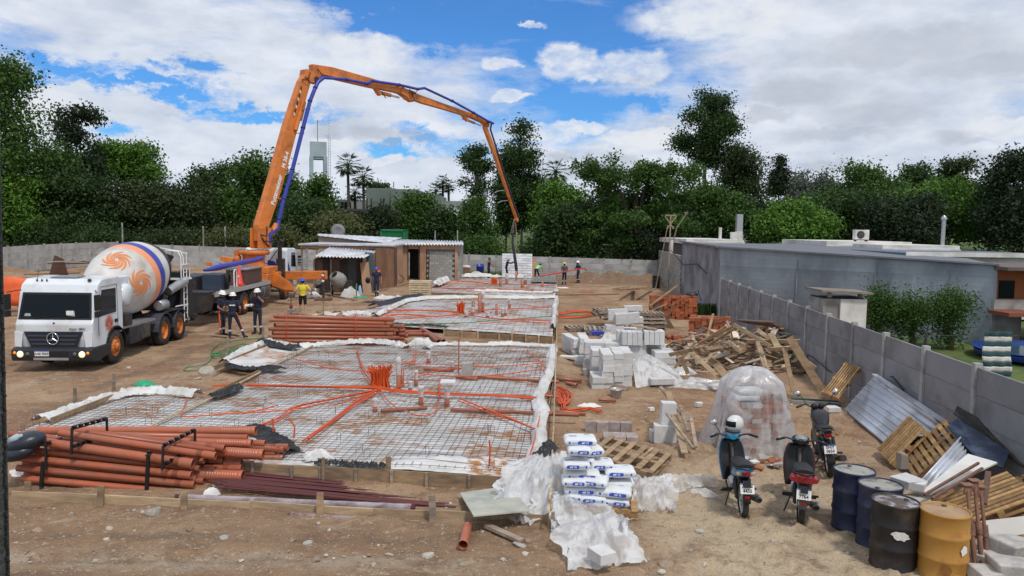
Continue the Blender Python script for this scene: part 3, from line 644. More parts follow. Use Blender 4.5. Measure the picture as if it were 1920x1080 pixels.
MB().grid(lambda u,v:(a.x+wd*u,100+4.5*(1-math.cos(v*PI/2)),ze+(zt-ze)*math.sin(v*PI/2)),40,8).build('curved_roof',mat('rusty_zinc',(.50,.49,.48),.6,.1,.1,1,col2=(.22,.10,.06),mscale=.7,mlo=.52,mhi=.62,sc=(1,.3,.3)),r,O,0,2,.05)
MB().b2((a.x+.3,101,2),(b.x-2,105,ze)).build('wall',M_dark,r,O);MB().b2((a.x+wd*.45,100.2,ze-1.1),(a.x+wd*.75,100.5,ze-.3)).build('white_panel',M_whitewash,r,O)
# ================================================================ CONTAINER, SATELLITE DISH
Yc=72;a=P(714,431,Yc);b=P(758,432,Yc);c_=P(773,431,Yc+3);zb=1.2
Mgreen=mat('container_green',(.015,.17,.06),.5,0,.12,1)
r=root('shipping_container','green shipping container with white lettering behind the site sheds','container',(a.x,Yc,zb));h=a.z-zb
Lc=b.x-a.x;mb=MB();nrb=22
pts=[]
for i in range(nrb*4+1):
 ph=(i%4);pts.append((Lc*i/(nrb*4),.0 if ph in(0,1)else.05))
mb.prism(pts+[(Lc,.1),(0,.1)],.1,h-.1);mb.b2((-.02,.1,0),(Lc+.02,2.4,h-.02));mb.build('side_panel',Mgreen,r)
MB().b2((-.05,-.05,0),(.1,.1,h)).b2((Lc-.1,-.05,0),(Lc+.05,.1,h)).b2((-.05,-.05,h-.12),(Lc+.05,.1,h)).b2((-.05,-.05,-.02),(Lc+.05,.1,.14)).build('frame',Mgreen,r)
MB().b2((-.06,-.06,h),(Lc+.06,2.45,h+.06)).build('roof',mat('container_roof_green',(.05,.22,.12),.5),r)
MB().b2((Lc+.02,.1,.1),(Lc+.06,2.35,h-.1)).build('door',mat('container_green_pale',(.04,.22,.10),.5),r)
def text_mesh(body,size,m,ext=.004,align='CENTER',bold=0,xs=1.0):
 cu=bpy.data.curves.new('lettering','FONT');cu.body=body;cu.size=size;cu.align_x=align;cu.align_y='CENTER';cu.extrude=ext;cu.offset=bold;cu.resolution_u=3
 t=bpy.data.objects.new('lettering',cu);COL.objects.link(t);dg=bpy.context.evaluated_depsgraph_get();dg.update()
 me=bpy.data.meshes.new_from_object(t.evaluated_get(dg));COL.objects.unlink(t);bpy.data.objects.remove(t);me.name='lettering'
 me.materials.clear();me.materials.append(m)
 if xs!=1:me.transform(Matrix.Diagonal((xs,1,1,1)))
 return me
XF=Matrix(((1,0,0),(0,0,-1),(0,1,0)))
M_white_print=mat('white_print',(.75,.75,.73),.6);M_blue_print=mat('blue_print',(.02,.08,.45),.5);M_black_print=mat('black_print',(.02,.02,.025),.6)
obj('lettering',text_mesh('containers',.5,M_white_print,.01),r,MR((Lc*.78,-.07,h*.66),XF));obj('lettering',text_mesh('S.A.',.4,M_white_print,.01),r,MR((Lc*.82,-.07,h*.4),XF))
MB().lathe([(.35,0),(.35,.02),(.12,.02),(.12,0)],16,MR((Lc*.12,-.06,h*.45),rotm('X',PI/2))).build('round_logo',M_white_print,r)
q=P(634,430,70);r=root('satellite_dish','grey round satellite dish behind the longest shed roof','satellite dish',(q.x,70,q.z-1.2))
MB().lathe([(0,0),(.4,.04),(.68,.14),(.7,.15),(.4,.06),(0,.02)],24,MR((0,0,1.0),rotm('X',PI/2.1))).build('dish',mat('dish_grey',(.22,.22,.23),.6),r);MB().tube([(0,.05,-1.5),(0,.05,1)],.04,6).build('mast',M_dark,r);MB().tube([(0,-.1,.5),(0,-.6,.9)],.02,5).build('arm',M_dark,r)
# ================================================================ TREES
LEAFM={'dark':foliage('leaf_dark',(0.016,0.037,0.011),(0.052,0.100,0.023)),'black':foliage('leaf_very_dark',(0.012,0.023,0.011),(0.037,0.061,0.023)),'mid':foliage('leaf_mid',(0.022,0.055,0.012),(0.083,0.166,0.026)),'bright':foliage('leaf_bright',(0.034,0.085,0.012),(0.126,0.256,0.031)),'olive':foliage('leaf_olive',(0.046,0.061,0.020),(0.136,0.154,0.054)),'brown':foliage('leaf_brown',(.020,.032,.012),(.058,.088,.026))if 1 else foliage('x',(0.026,0.027,0.012),(0.075,0.074,0.028)),'grey':foliage('leaf_grey',(0.066,0.085,0.073),(0.143,0.166,0.128)),}
M_bark=mat('bark',(.075,.055,.04),.95,0,.25,3,bump=.5);M_bark_pale=mat('pale_bark',(.20,.165,.13),.9,0,.2,2)
rng=np.random.default_rng(5)
def leaf_mesh(name,C0,R0,n,size,m,droop=0.0,clump=.55,flat=1.0,sub=18):
 """n leaf quads spread over lobes (centres C0, radii R0) in clumps"""
 C0=np.asarray(C0);R0=np.asarray(R0);vol=R0.prod(1)**(.72);pr=vol/vol.sum()
 nc=max(1,n//sub);li=rng.choice(len(C0),nc,p=pr)
 d=rng.normal(size=(nc,3));d/=np.linalg.norm(d,axis=1)[:,None];rr=rng.uniform(.55,1.02,nc)**.6
 cc=C0[li]+d*rr[:,None]*R0[li]
 idx=np.repeat(np.arange(nc),sub);N_=len(idx)
 off=rng.normal(size=(N_,3))*clump*np.array([1,1,.7*flat])
 c=cc[idx]+off;c[:,2]-=droop*np.abs(off[:,:2]).sum(1)
 nr=rng.normal(size=(N_,3))+d[idx]*.7+np.array([0,0,.5]);nr/=np.linalg.norm(nr,axis=1)[:,None]
 a=np.cross(nr,rng.normal(size=(N_,3)));a/=np.linalg.norm(a,axis=1)[:,None];b=np.cross(nr,a)
 s=size*rng.uniform(.55,1.25,N_)[:,None];w=s*rng.uniform(.4,.75,N_)[:,None]
 v=np.stack([c-a*s,c-b*w+a*s*.1,c+a*s*.95,c+b*w-a*s*.1],1).reshape(-1,3)
 me=bpy.data.meshes.new(name);me.vertices.add(len(v));me.vertices.foreach_set('co',v.ravel());me.loops.add(N_*4);me.loops.foreach_set('vertex_index',np.arange(N_*4,dtype=np.int32))
 me.polygons.add(N_);me.polygons.foreach_set('loop_start',np.arange(N_,dtype=np.int32)*4);me.polygons.foreach_set('loop_total',np.full(N_,4,np.int32));me.update(calc_edges=True);me.materials.append(m)
 return me
def tree(label,px,yt,yb,hw,Y,col='mid',kind='round',n=5200,leaf=None,cat='tree',group=None,zbase=None,name='broadleaf_tree',dens=1.0):
 top=P(px,yt,Y);bot=P(px,yb,Y);w=hw/F*Y;H=top.z-bot.z;gz0=float(gz(top.x,Y,False))if zbase is None else zbase
 base_=Vector((top.x,Y,gz0-.2));r=root(name,label,cat,base_,0,group)
 zc=(top.z+bot.z)/2-base_.z;hh=H/2;C0=[];R0=[]
 def lobes(k,fx,rmin,rmax,shape=None,zb=0):
  for i in range(k):
   for _ in range(30):
    u,v,t=rng.uniform(-1,1),rng.uniform(-1,1),rng.uniform(-1,1)
    prof=shape(t)if shape else math.sqrt(max(0,1-t*t*.8))
    if u*u+v*v<1 and math.hypot(u,v)<1:break
   rr=rng.uniform(rmin,rmax);rr*=max(.5,prof);C0.append((u*w*(1-rr*.6)*prof,v*w*(1-rr*.6)*prof,zc+t*hh*(1-rr*.7)));R0.append((w*rr,w*rr,min(hh,w)*rr*rng.uniform(.6,.9)))
 S=(leaf or.17+.0019*Y)*.58;n=int(n*2.5)
 if kind=='round':lobes(24,1,.20,.42)
 elif kind=='dense':lobes(34,1,.22,.40,lambda t:1-.25*max(0,t)**2)
 elif kind=='cone':lobes(40,1,.18,.32,lambda t:1.02-.5*(t+1)/2-.3*max(0,t)**2)
 elif kind=='column':lobes(52,1,.22,.40,lambda t:(1.0 if t<-.1 else 1.0-.62*((t+.1)/1.1)**1.4))
 elif kind=='open':lobes(20,1,.15,.27)
 elif kind=='feather':
  for i in range(46):
   a=rng.uniform(0,2*PI);e=rng.uniform(.15,1.0);t=rng.uniform(-.9,.95);rad=w*math.sqrt(max(.05,1-max(0,t)**2))*rng.uniform(.35,1)
   C0.append((math.cos(a)*rad,math.sin(a)*rad*.8,zc+t*hh*.95));R0.append((w*rng.uniform(.12,.24),w*rng.uniform(.12,.24),w*rng.uniform(.045,.09)))
  for i in range(16):
   a=rng.uniform(-.9,.9);x=w*a;z0=zc+hh*rng.uniform(.45,.75)
   for k in range(5):C0.append((x+w*.045*k*(1 if a>0 else-1)*rng.uniform(.5,1),rng.uniform(-.4,.4)*w,z0+hh*.07*k));R0.append((w*.055,w*.055,w*.04))
 clump=.42*w**.35 if kind!='feather' else.38
 me=leaf_mesh('crown',C0,R0,int(n*dens),S,LEAFM[col],.25 if kind=='feather' else.05,clump)
 obj('crown',me,r)
 mb=MB();tr=max(.12,w*.055);zt0=max(.8,zc-hh*.5)
 mb.tube([(0,0,-.3),(tr*.5,0,zt0*.5),(0,tr,zt0),(0,0,zc+hh*.2)],tr,8,rs=[tr*1.25,tr,tr*.8,tr*.35])
 order=sorted(range(len(C0)),key=lambda i:-R0[i][0])[:22 if kind in('open','column')else 12]
 for i in order:
  c=Vector(C0[i]);s0=Vector((0,0,min(zt0,c.z-.3)if c.z>.8 else.5));mid=s0.lerp(c,.55)+Vector((0,0,.12*w));mb.tube([s0,mid,c],tr*.4,5,rs=[tr*.55,tr*.4,tr*.14],cap=False)
 mb.build('trunk',M_bark_pale if kind in('open','column')else M_bark,r)
 return r
def palm(label,px,ytop,Y,fr=1.9,ybase=395,nf=34,group='palm trees on the skyline',zlow=2.5):
 t=P(px,ytop,Y);z=t.z-fr*.75;r=root('palm_tree',label,'palm tree',(t.x,Y,zlow),0,group);hz=z-zlow
 MB().tube([(U(-.3,.3),0,0),(.1,0,hz*.5),(0,0,hz)],.2,8,rs=[.32,.22,.2]).build('trunk',M_bark,r)
 for k in range(nf):
  a=2*PI*k*.381966*1.0;e=math.radians(72-125*k/nf);mb=MB();p=Vector((0,0,hz));d=Vector((math.cos(a)*math.cos(e),math.sin(a)*math.cos(e),math.sin(e)));L=fr*U(.85,1.1)
  sp=[p]
  for i in range(5):d=(d+Vector((0,0,-.13))).normalized();p=p+d*L/5;sp.append(p)
  side=d.cross(Vector((0,0,1))).normalized()
  mb.tube(sp,.025,3,rs=[.04]*3+[.02]*3,cap=False)
  tip=sp[3];dirn=(sp[5]-sp[3]).normalized()
  for j in range(11):
   an=math.radians(-75+15*j);dd=(dirn*math.cos(an)+side*math.sin(an)).normalized();e1=tip+dd*L*.52+Vector((0,0,-.18*abs(math.sin(an))));n_=dd.cross(Vector((0,0,1))).normalized()*.07
   mb.add([tip-n_*.3,tip+dd*L*.3-n_,e1,tip+dd*L*.3+n_],[(0,1,2,3)])
  mb.build('frond',LEAFM['dark' if k<nf*.7 else'brown'],r)
 return r
BT='dark trees closing the horizon'
tree('tall wide dark green tree filling the left edge of the photo',8,105,470,132,74,'mid','cone',15000,dens=1.0)
tree('very dark round tree rising behind the tall left-edge tree',140,183,400,46,86,'black','dense',5200)
tree('bright spreading tree crown right of the very dark tree',232,262,360,66,92,'bright','round',5200)
tree('mid green bushy tree low at the left edge',30,330,462,58,71,'bright','round',5200)
tree('dark bushy tree behind the left end of the back wall',135,318,466,72,75,'dark','dense',8200)
tree('broad brownish tree above the mixer drum',250,338,468,72,78,'brown','dense',7800)
tree('brownish tree left of the pump boom',350,330,466,66,80,'brown','dense',7000)
tree('dark round tree top left of the boom',405,300,440,62,92,'dark','dense',6500)
tree('large leafy tree right behind the pump boom',495,280,466,78,84,'mid','round',11000)
tree('bright tree crown at the foot of the water tower',602,332,405,32,100,'mid','round',2600)
tree('dark hedge tree below the water tower',560,370,468,58,80,'dark','dense',6500)
tree('rounded olive bush right of the pump boom',632,398,475,52,76,'olive','dense',5200,name='round_bush',cat='bush')
tree('dark tree left of the green container',703,385,475,42,80,'black','dense',4200)
tree('leafy mid green tree behind the green container',782,362,475,56,86,'mid','round',7500)
tree('dark low tree between the container and the young tree',835,392,478,42,84,'dark','dense',4200)
tree('young slender green tree right of the vaulted shed',893,372,476,31,74,'mid','round',4200,leaf=.24)
tree('small round treetop behind the grey-green building',708,342,372,22,170,'dark','dense',1400,leaf=.5)
tree('open eucalyptus with bare limbs left of the tall poplar',896,262,395,30,92,'dark','open',2600,leaf=.28,name='eucalyptus_tree')
tree('tallest dark columnar tree beside the boom tip',980,218,450,40,84,'dark','column',14000,leaf=.26,name='columnar_tree')
tree('second slimmer dark columnar tree leaning on the tallest one',950,275,450,20,87,'dark','column',4200,leaf=.26,name='columnar_tree')
tree('light green tree right of the tall columnar tree',1052,335,480,56,80,'bright','round',7800)
tree('dark undergrowth tree at the right foot of the tall columnar tree',1075,385,486,58,73,'dark','dense',6500)
tree('wide drooping dark tree above the right end of the back wall',1192,302,486,112,71.5,'mid','feather',17000,leaf=.26,name='drooping_tree')
tree('dark inner crown behind the wide drooping tree',1200,345,486,92,79,'black','dense',9000)
tree('tall eucalyptus with a rounded crown and visible forked trunk',1326,170,318,63,98,'dark','open',9500,leaf=.30,name='eucalyptus_tree')
tree('low side branch crown of dark eucalyptus leaning right of the tall one',1385,268,400,52,95,'brown','dense',6500,leaf=.3,name='eucalyptus_tree')
tree('broad green tree under the tall eucalyptus',1330,345,458,72,82,'mid','round',8200)
tree('dark tree between the eucalyptus and the bright tree',1420,365,458,52,86,'black','dense',5200)
tree('dark ragged conifer standing alone on the skyline',1463,293,372,17,110,'black','cone',3200,leaf=.3,name='conifer_tree')
tree('grey-green distant tree right of the ragged conifer',1522,322,400,52,125,'grey','round',4200)
tree('bright lime green tree in front of the house roofs',1492,382,452,62,64,'bright','round',7500,zbase=0)
tree('mid green spreading tree in the middle of the right treeline',1610,312,462,92,92,'mid','round',12000)
tree('dark tree filling behind the air conditioner roof',1600,365,466,95,84,'dark','dense',9500)
tree('dark treetop left of the twin treetops at right',1722,303,390,42,112,'dark','dense',4200)
tree('dark treetop above the bright tree at right',1802,293,390,38,114,'brown','dense',4200)
tree('large bright green tree behind the metal flue',1775,338,462,88,80,'bright','round',13000,zbase=0)
tree('dark tree behind the roofs left of the metal flue',1700,372,470,72,76,'black','dense',7500,zbase=0)
tree('mid green tree between the bright tree and the right edge',1862,330,470,52,95,'mid','round',5200)
tree('nearly black tree at the right edge of the photo',1925,272,480,72,72,'black','dense',10000,zbase=0)
for i,(px,yt,hw,Y,c)in enumerate([(430,428,45,71,'olive'),(520,430,50,70.5,'olive'),(330,432,50,72,'brown'),(80,420,60,70,'dark'),(190,425,60,71,'dark'),(900,448,40,70,'mid'),(1020,445,50,74,'dark'),(1130,430,60,70.5,'dark'),(1230,440,50,69,'black')]):
 lab=['olive scrub growing behind the wall left of the boom','olive scrub growing behind the pump truck cab','brown scrub above the mixer drum at the wall','dark shrub behind the left corner of the back wall','dark shrub over the wall left of the mixer drum','green shrub at the lawn left of the hose','dark shrub right of the lawn under the columnar tree','dark shrub leaning on the back wall above the workers','nearly black shrub hanging over the right end of the back wall'][i]
 tree(lab,px,yt,486 if px>800 else 468,hw,Y,c,'dense',2800,name='wild_shrub',cat='shrub',leaf=.22)
palm('tallest palm on the skyline, right of the water tower',652,290,112,2.0)
palm('second palm, right next to the tallest one',681,314,112,1.9)
palm('short palm between the two tall palms',665,345,114,1.7,nf=24)
palm('short leftmost palm of the far trio above the vaulted shed',817,344,135,1.7,nf=26,zlow=3)
palm('middle and tallest palm of the far trio',830,329,135,1.5,nf=24,zlow=3)
palm('right palm of the far trio',841,337,135,1.5,nf=24,zlow=3)
palm('palm head poking out behind the tall columnar tree',1042,300,96,1.9,nf=26,zlow=2.5)
for i,(px,yt,hw)in enumerate(((1650,534,20),(1714,538,19),(1786,545,25))):
 tree(['leftmost of the three garden bushes against the blue-grey wall','middle one of the three garden bushes against the blue-grey wall','rightmost of the three garden bushes against the blue-grey wall, with a bare stem'][i],px,yt,640,hw,29.4-i*.35,'mid','round',3000,leaf=.085,zbase=0,name='garden_bush',cat='bush',group='garden bushes behind the right wall')
def tuft(label,loc,n,h,w,col='mid'):
 pts=[(U(-w,w),U(-w,w)*.6)for _ in range(n)];mb=MB()
 for x,y in pts:
  a=U(0,6.3);b=Vector((math.cos(a),math.sin(a),0))*.02;t=Vector((x+U(-.2,.2)*h,y+U(-.2,.2)*h,h*U(.5,1)));m_=Vector((x,y,t.z*.5)).lerp(t,.3);mb.add([Vector((x,y,-.05))-b,Vector((x,y,-.05))+b,m_+b*1.5,t,m_-b*1.5],[(0,1,2,3,4)])
 o=mb.build('weeds',LEAFM[col]);o.location=loc;tag(o,label,'weeds',None,'stuff');return o
tuft('dark green weeds at the foot of the stained building end',G(1325,590),420,.65,.55,'dark');tuft('weeds by the block wall near the pole',G(1262,525),200,.7,.9,'mid');tuft('green weeds along the back wall behind the workers',onground(-1.5,66.2),700,.55,2.6,'bright')
mb=MB()
for px,yt in((227,417),(378,420),(416,424),(388,426),(1152,428),(318,440)):
 q=P(px,yt,69);
for i,(px,yt)in enumerate(((229,418),(381,424),(422,425),(816,432),(858,432))):
 q=P(px,yt,69.2);o=MB().box((0,0,1.4),(.10,.10,3.2)).build('fence_post',M_post);o.location=(q.x,69.2,q.z-3.0);tag(o,'thin fence post behind the back wall, '+['above the mixer truck cab','left one of the close pair before the boom','right one of the close pair before the boom','left of the vaulted shed','right of the tool shed roof'][i],'post','thin fence posts behind the back wall')
q=P(1180,447,69.5);r=root('old_shack','old dark shack with a white roof edge half hidden under the drooping tree','shack',(q.x,69.5,0))
MB().b2((-2.2,0,-.5),(4.2,3,2.8)).build('wall',M_plank_grey,r);MB().b2((-2.4,-.2,2.9),(-.3,3.2,3.0)).b2((.8,-.2,2.85),(4.4,3.2,2.95)).build('roof',M_roofw,r);MB().box((0.5,-.15,2.35),(3.6,.08,.18)).build('beam',M_plank_grey,r)
# ================================================================ SITE SHEDS
def corr(mb,p00,p10,p01,p11,n,amp,mi=0,nv=2,rib=False):
 """corrugated sheet: p00-p10 along the eave (n waves), p01-p11 the far edge"""
 p00,p10,p01,p11=map(Vector,(p00,p10,p01,p11));nrm=(p10-p00).cross(p01-p00).normalized()
 if nrm.z<0:nrm=-nrm
 def fn(u,v):
  q=p00.lerp(p10,u).lerp(p01.lerp(p11,u),v);ph=u*n*2*PI
  w=(1 if math.sin(ph)>.75 else 0)if rib else math.sin(ph)
  return q+nrm*amp*w
 return mb.grid(fn,n*8,nv,mi)
def vw(r,name,m,a,b,za,zb,th=.06,zlow=None,O=None):
 mb=MB();add_wall(mb,Vector((a.x,a.y,0)),Vector((b.x,b.y,0)),za,zb,th,zlow if zlow is not None else min(a.z,b.z)-.15);return mb.build(name,m,r,O or r.location)
a=G(590,548);b=G(684,548);za=P(590,485,a.y).z;zb=P(684,484,b.y).z
r=root('lean_to_shed','lean-to shed of dark brown sheets with a pale corrugated roof behind the pump truck','shed',a);O=a
N_=6
for i in range(N_):
 p=a.lerp(b,i/N_);q=a.lerp(b,(i+.97)/N_);vw(r,'wall_panel',[M_ply_dark,mat('black_brown_sheet',(.035,.024,.02),.7,0,.2,2)][i%2]if i!=4 else mat('dark_grey_sheet',(.05,.052,.055),.6,0,.2,3),p,q,za-.05*(i%2),zb-.05*((i+1)%2),.04)
for t in(0,.33,.98):q=a.lerp(b,t);MB().box((q.x,q.y-.08,(q.z+za)/2),(.09,.09,za-q.z)).build('post',M_plank_grey,r,O)
e0=P(589,481,a.y-.5);e1=P(683,483,a.y-.5);g0=P(631,464,a.y+3.6);g1=P(707,471,a.y+3.4)
mb=MB();corr(mb,e0,e1,P(618,464,a.y+3.6),g1,15,.045);mb.build('corrugated_roof',M_roofw,r,O,0,2,.012)
vw(r,'side_wall',M_ply_dark,Vector((a.x,a.y+.1,a.z)),Vector((a.x+.9,a.y+3.5,a.z)),za,za+.3,.05)
vw(r,'side_wall',M_plank_grey,Vector((b.x,b.y+3.4,a.z)),Vector((b.x+.02,b.y+.1,a.z)),zb+.25,zb,.05)
q=G(699,549);mb=MB();t0=P(684,473,q.y+.5);t1=P(699,474,q.y+.5)
mb.add([q+Vector((-.1,0,0)),q+Vector((.25,0,0)),t1,t0],[(0,1,2,3)]);o=mb.build('leaning_sheet',mat('slate_sheet',(.06,.075,.09),.5,0,.15,2),None,q,0,2,.03);tag(o,'dark slate-grey sheet leaning on the lean-to shed beside the walking worker','sheet')
q=G(689,550);o=MB().beam(q,P(683,492,q.y+.4),.55,.03,up=(0,1,0)).build('leaning_board',M_ply,None,q);tag(o,'brown board leaning at the right corner of the lean-to shed','board')
a2=G(705,543);b2=G(739,539);r=root('plywood_shed','tall reddish-brown plywood shed side right of the walking worker','shed',a2);O=a2
zt=P(722,466,a2.y).z
for i in range(3):vw(r,'wall_panel',mat('red_brown_ply',(.20,.105,.06),.8,0,.15,1.5,col2=(.14,.07,.04),mscale=1,sc=(1,1,.4),orand=.12),a2.lerp(b2,i/3),a2.lerp(b2,(i+.985)/3),zt-.05*i,zt-.05*i,.05)
vw(r,'side_wall',M_ply_dark,Vector((b2.x,b2.y,b2.z)),Vector((b2.x+.05,b2.y+1.0,b2.z)),zt,zt,.05)
Yb=a.y+5.5;L0=P(561,459,Yb);R0_=P(738,457,Yb);r=root('open_shed','long open-fronted shed with a thin flat roof and timber posts','shed',(L0.x,Yb,.2));O=r.location
MB().b2((L0.x,Yb-.3,L0.z-.02),(R0_.x+.1,Yb+4.5,L0.z+.09)).build('roof',M_roofw,r,O)
MB().b2((L0.x+.1,Yb-.15,L0.z-.25),(R0_.x,Yb-.05,L0.z-.06)).build('beam',M_ply,r,O)
for px in(566,594,640,686,727):q=P(px,470,Yb);MB().b2((q.x-.06,Yb-.1,0),(q.x+.06,Yb,L0.z-.24)).build('post',M_plank_pale if px!=566 else M_plank_grey,r,O)
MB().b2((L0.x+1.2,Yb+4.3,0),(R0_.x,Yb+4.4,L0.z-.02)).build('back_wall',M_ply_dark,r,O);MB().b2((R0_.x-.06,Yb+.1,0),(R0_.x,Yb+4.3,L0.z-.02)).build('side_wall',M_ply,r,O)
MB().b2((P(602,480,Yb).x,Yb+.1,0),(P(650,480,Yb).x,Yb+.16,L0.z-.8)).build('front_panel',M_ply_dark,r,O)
Yr=Yb+6.5;l=P(597,442,Yr);m1=P(722,458,Yr);l2=P(652,441,Yr+4);m2=P(752,449,Yr+2)
r=root('rear_shed','rear shed with a pinkish grey wall and a wide white sheet roof','shed',(l.x,Yr,.3));O=r.location
vw(r,'wall',mat('pinkish_render',(.30,.25,.22),.9,0,.12,1),Vector((l.x,Yr,0)),Vector((m1.x+1.4,Yr,0)),l.z-.05,m1.z+.05,.1)
mb=MB();mb.grid(lambda u,v:P(595,441.5,Yr-.2).lerp(P(724,456,Yr-.2),u).lerp(P(597,438.5,Yr+4.5).lerp(P(754,446,Yr+3.5),u),v)+Vector((0,0,.015*math.sin(u*90))),60,6);mb.build('roof',M_roofw,r,O,0,2,.05)
ar=G(733,525);br=G(858,520);Yk=ar.y;r=root('tool_shed','tool shed with a dark open doorway, plywood panels and a grey block wall','shed',ar);O=ar
X=lambda px:P(px,500,Yk).x
def Z(px,py):return P(px,py,Yk).z
zt=Z(790,459);zg=ar.z-.2
def pane(name,x0,x1,z0,z1,m,dy=0,th=.06):return MB().b2((X(x0),Yk+dy,z0),(X(x1),Yk+dy+th,z1)).build(name,m,r,O)
pane('wall_panel',728,743.6,zg,Z(735,457),mat('red_brown_ply',(.2,.1,.06)),.02);pane('wall_panel',744,764.6,zg,Z(750,459.5),M_ply,0)
pane('header',765,853,Z(800,467),Z(800,459),M_ply,-.01);pane('wall_panel',787.5,799,zg,Z(790,460),M_ply,-.02)
for px in(765,786):pane('door_post',px-.8,px+1.0,zg,Z(790,462),M_plank_dark,-.05,.1)
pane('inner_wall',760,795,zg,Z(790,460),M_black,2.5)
me=slab_mesh('block',.385,.15,.19,mat('grey_block',(.30,.29,.275),.92,0,.12,5,orand=.15));x0=X(800)
for k in range(12):
 for i in range(7):
  xx=x0+.2+.4*i+(.2 if k%2 else 0);zz=zg+.15+.2*k
  if xx<X(852)-.1 and zz<Z(800,468):obj('block',me,r,MR((xx-O.x,Yk+.1-O.y,zz-O.z)))
pane('mortar_backing',800,853,zg,Z(800,466),mat('mortar',(.2,.195,.185)),.15,.05)
pane('corner_post',853,858,zg,Z(855,458),M_ply,-.06,.14)
MB().b2((X(858),Yk+.1,zg),(X(858)+.15,Yk+4.2,Z(860,458))).build('side_wall',M_conc,r,O)
mb=MB();corr(mb,P(716,458.5,Yk-.4),P(869,459,Yk-.4),P(735,449,Yk+4),P(868,452,Yk+4),26,.05);mb.build('corrugated_roof',M_roofw,r,O,0,2,.012)
MB().tube([(X(804),Yk-.12,zg),(X(805),Yk-.05,Z(804,478))],.03,6).build('leaning_bar',M_rebar,r,O)
for px in(752,799,828):MB().b2((X(px)-.04,Yk-.35,Z(px,461)),(X(px)+.04,Yk+.2,Z(px,459)+.02)).build('rafter',M_plank_pale,r,O)
# ================================================================ small things near the sheds
q=G(1230,552);q=G(1230,540)
def drum(name,label,m,loc,R=.29,H=.88,mlid=None,group='steel drums',cat='barrel',extra=None,tilt=0):
 r=root(name,label,cat,loc,U(0,6),group,None)
 pr=[(R-.012,0),(R,.012),(R,.03),(R-.008,.04)]
 for k in(1/3.,2/3.):pr+=[(R-.008,H*k-.035),(R+.004,H*k-.012),(R+.004,H*k+.012),(R-.008,H*k+.035)]
 pr+=[(R-.008,H-.04),(R,H-.03),(R+.004,H-.012),(R,H),(R-.014,H),(R-.016,H-.018)]
 MB().lathe(pr,40,cap=(True,False)).build('body',m,r)
 MB().lathe([(R-.016,H-.018),(R*.5,H-.02),(0,H-.019)],40,cap=(False,False)).build('lid',mlid or m,r)
 MB().lathe([(.03,H-.02),(.03,H-.005),(0,H-.004)],12,T(R*.6,.05,0)).build('bung',M_dark,r)
 return r
o=drum('steel_barrel','small black barrel at the far end near the planks and block wall',M_black,q,.3,.95,group=None)
q=G(874,521);r=root('waste_bin','brown bin with a rounded white lid beside the tool shed corner','bin',q)
MB().box((0,0,.45),(.62,.6,.9),None,0,1.05).build('body',mat('bin_brown',(.24,.13,.08),.6),r,None,.03);MB().lathe([(.36,.9),(.36,1.0),(.3,1.06),(0,1.08)],16).build('lid',M_whitewash,r)
q=G(900,522);o=MB().lathe([(.28,0),(.33,.05),(.33,.55),(.36,.6),(.3,.6),(.28,.1),(0,.08)],20,MR((0,0,.3),rotm('X',.3))).build('blue_tub',mat('tub_blue',(.02,.05,.36),.4));o.location=q+Vector((0,.3,.25));tag(o,'blue plastic tub tipped against the back wall','tub')
o=MB().ell((0,0,.3),(.55,.4,.35),12,8).build('cement_sack',mat('dirty_white',(.5,.49,.46),.8,0,.15,4));o.location=G(893,523);tag(o,'dirty white lumpy sack below the blue tub','sack')
q0=G(941,521);q1=G(997,521);r=root('slatted_panel','large white panel of horizontal boards leaning on the back wall','panel',q0);O=q0
zt=P(942,475,q0.y+.9).z
for k in range(10):
 z0=q0.z+(zt-q0.z)*k/10;z1=q0.z+(zt-q0.z)*(k+.93)/10;y=q0.y+.9*k/10
 MB().beam((q0.x,y,(z0+z1)/2),(q1.x,y+.02,(z0+z1)/2),.04,z1-z0,up=(0,.3,1)).build('slat',M_roofw,r,O)
MB().b2((q0.x+.05,q0.y+.95,q0.z),(q1.x-.05,q0.y+1.0,zt-.1)).build('back_board',M_dark,r,O)
q=G(1001,522);o=MB().box((0,.4,.9),(.5,.05,1.7),rotm('X',-.3)).build('plywood_offcut',M_ply);o.location=q;tag(o,'plywood offcut leaning right of the white slatted panel','board')
def pallet_parts(r,L=1.2,Wd=1.0,m=None,nd=7,slats=True,both=True,Mx=None,boards_down=3):
 bw=min(.1,(L-.1)/(nd-1)*.62);L=round(L,2);Wd=round(Wd,2)
 m=m or M_pallet;Mx=Mx or Matrix.Identity(4)
 for i in range(3):
  y=-Wd/2+.05+(Wd-.1)*i/2
  obj('stringer',slab_mesh('stringer',L,.09,.09,m),r,Mx@MR((0,y,.067)))
 for i in range(nd):
  x=-L/2+.05+(L-.1)*i/(nd-1);obj('deck_board',slab_mesh('deck_board',bw,Wd,.02,m),r,Mx@MR((x,U(-.01,.01),.125)))
 for i in range(boards_down):
  x=-L/2+.05+(L-.1)*i/max(1,boards_down-1);obj('bottom_board',slab_mesh('bottom_board',bw,Wd,.02,m),r,Mx@MR((x,0,.01)))
def pallet(label,loc,R,L=1.2,Wd=1.0,m=None,nd=7,group=None,bd=3):
 r=obj('wooden_pallet',None);r.matrix_world=MR(loc,R);tag(r,label,'pallet',group);pallet_parts(r,L,Wd,m,nd,boards_down=bd);return r
q=G(787,557)
for k in range(7):pallet(['lowest','second','third','middle','fifth','sixth','topmost'][k]+' pallet in the neat stack left of the farthest slab',q+Vector((0,.5,.14*k+.0)),rotm('Z',U(-.03,.03)),1.3,1.1,mat('pallet_straw',(.58,.47,.32),.9,0,.2,4,orand=.2),9,'pallets stacked left of the far slab')
q=G(636,556);r=root('cement_mixer','small grey cement mixer with tilted drum beside the lean-to shed','cement mixer',q)
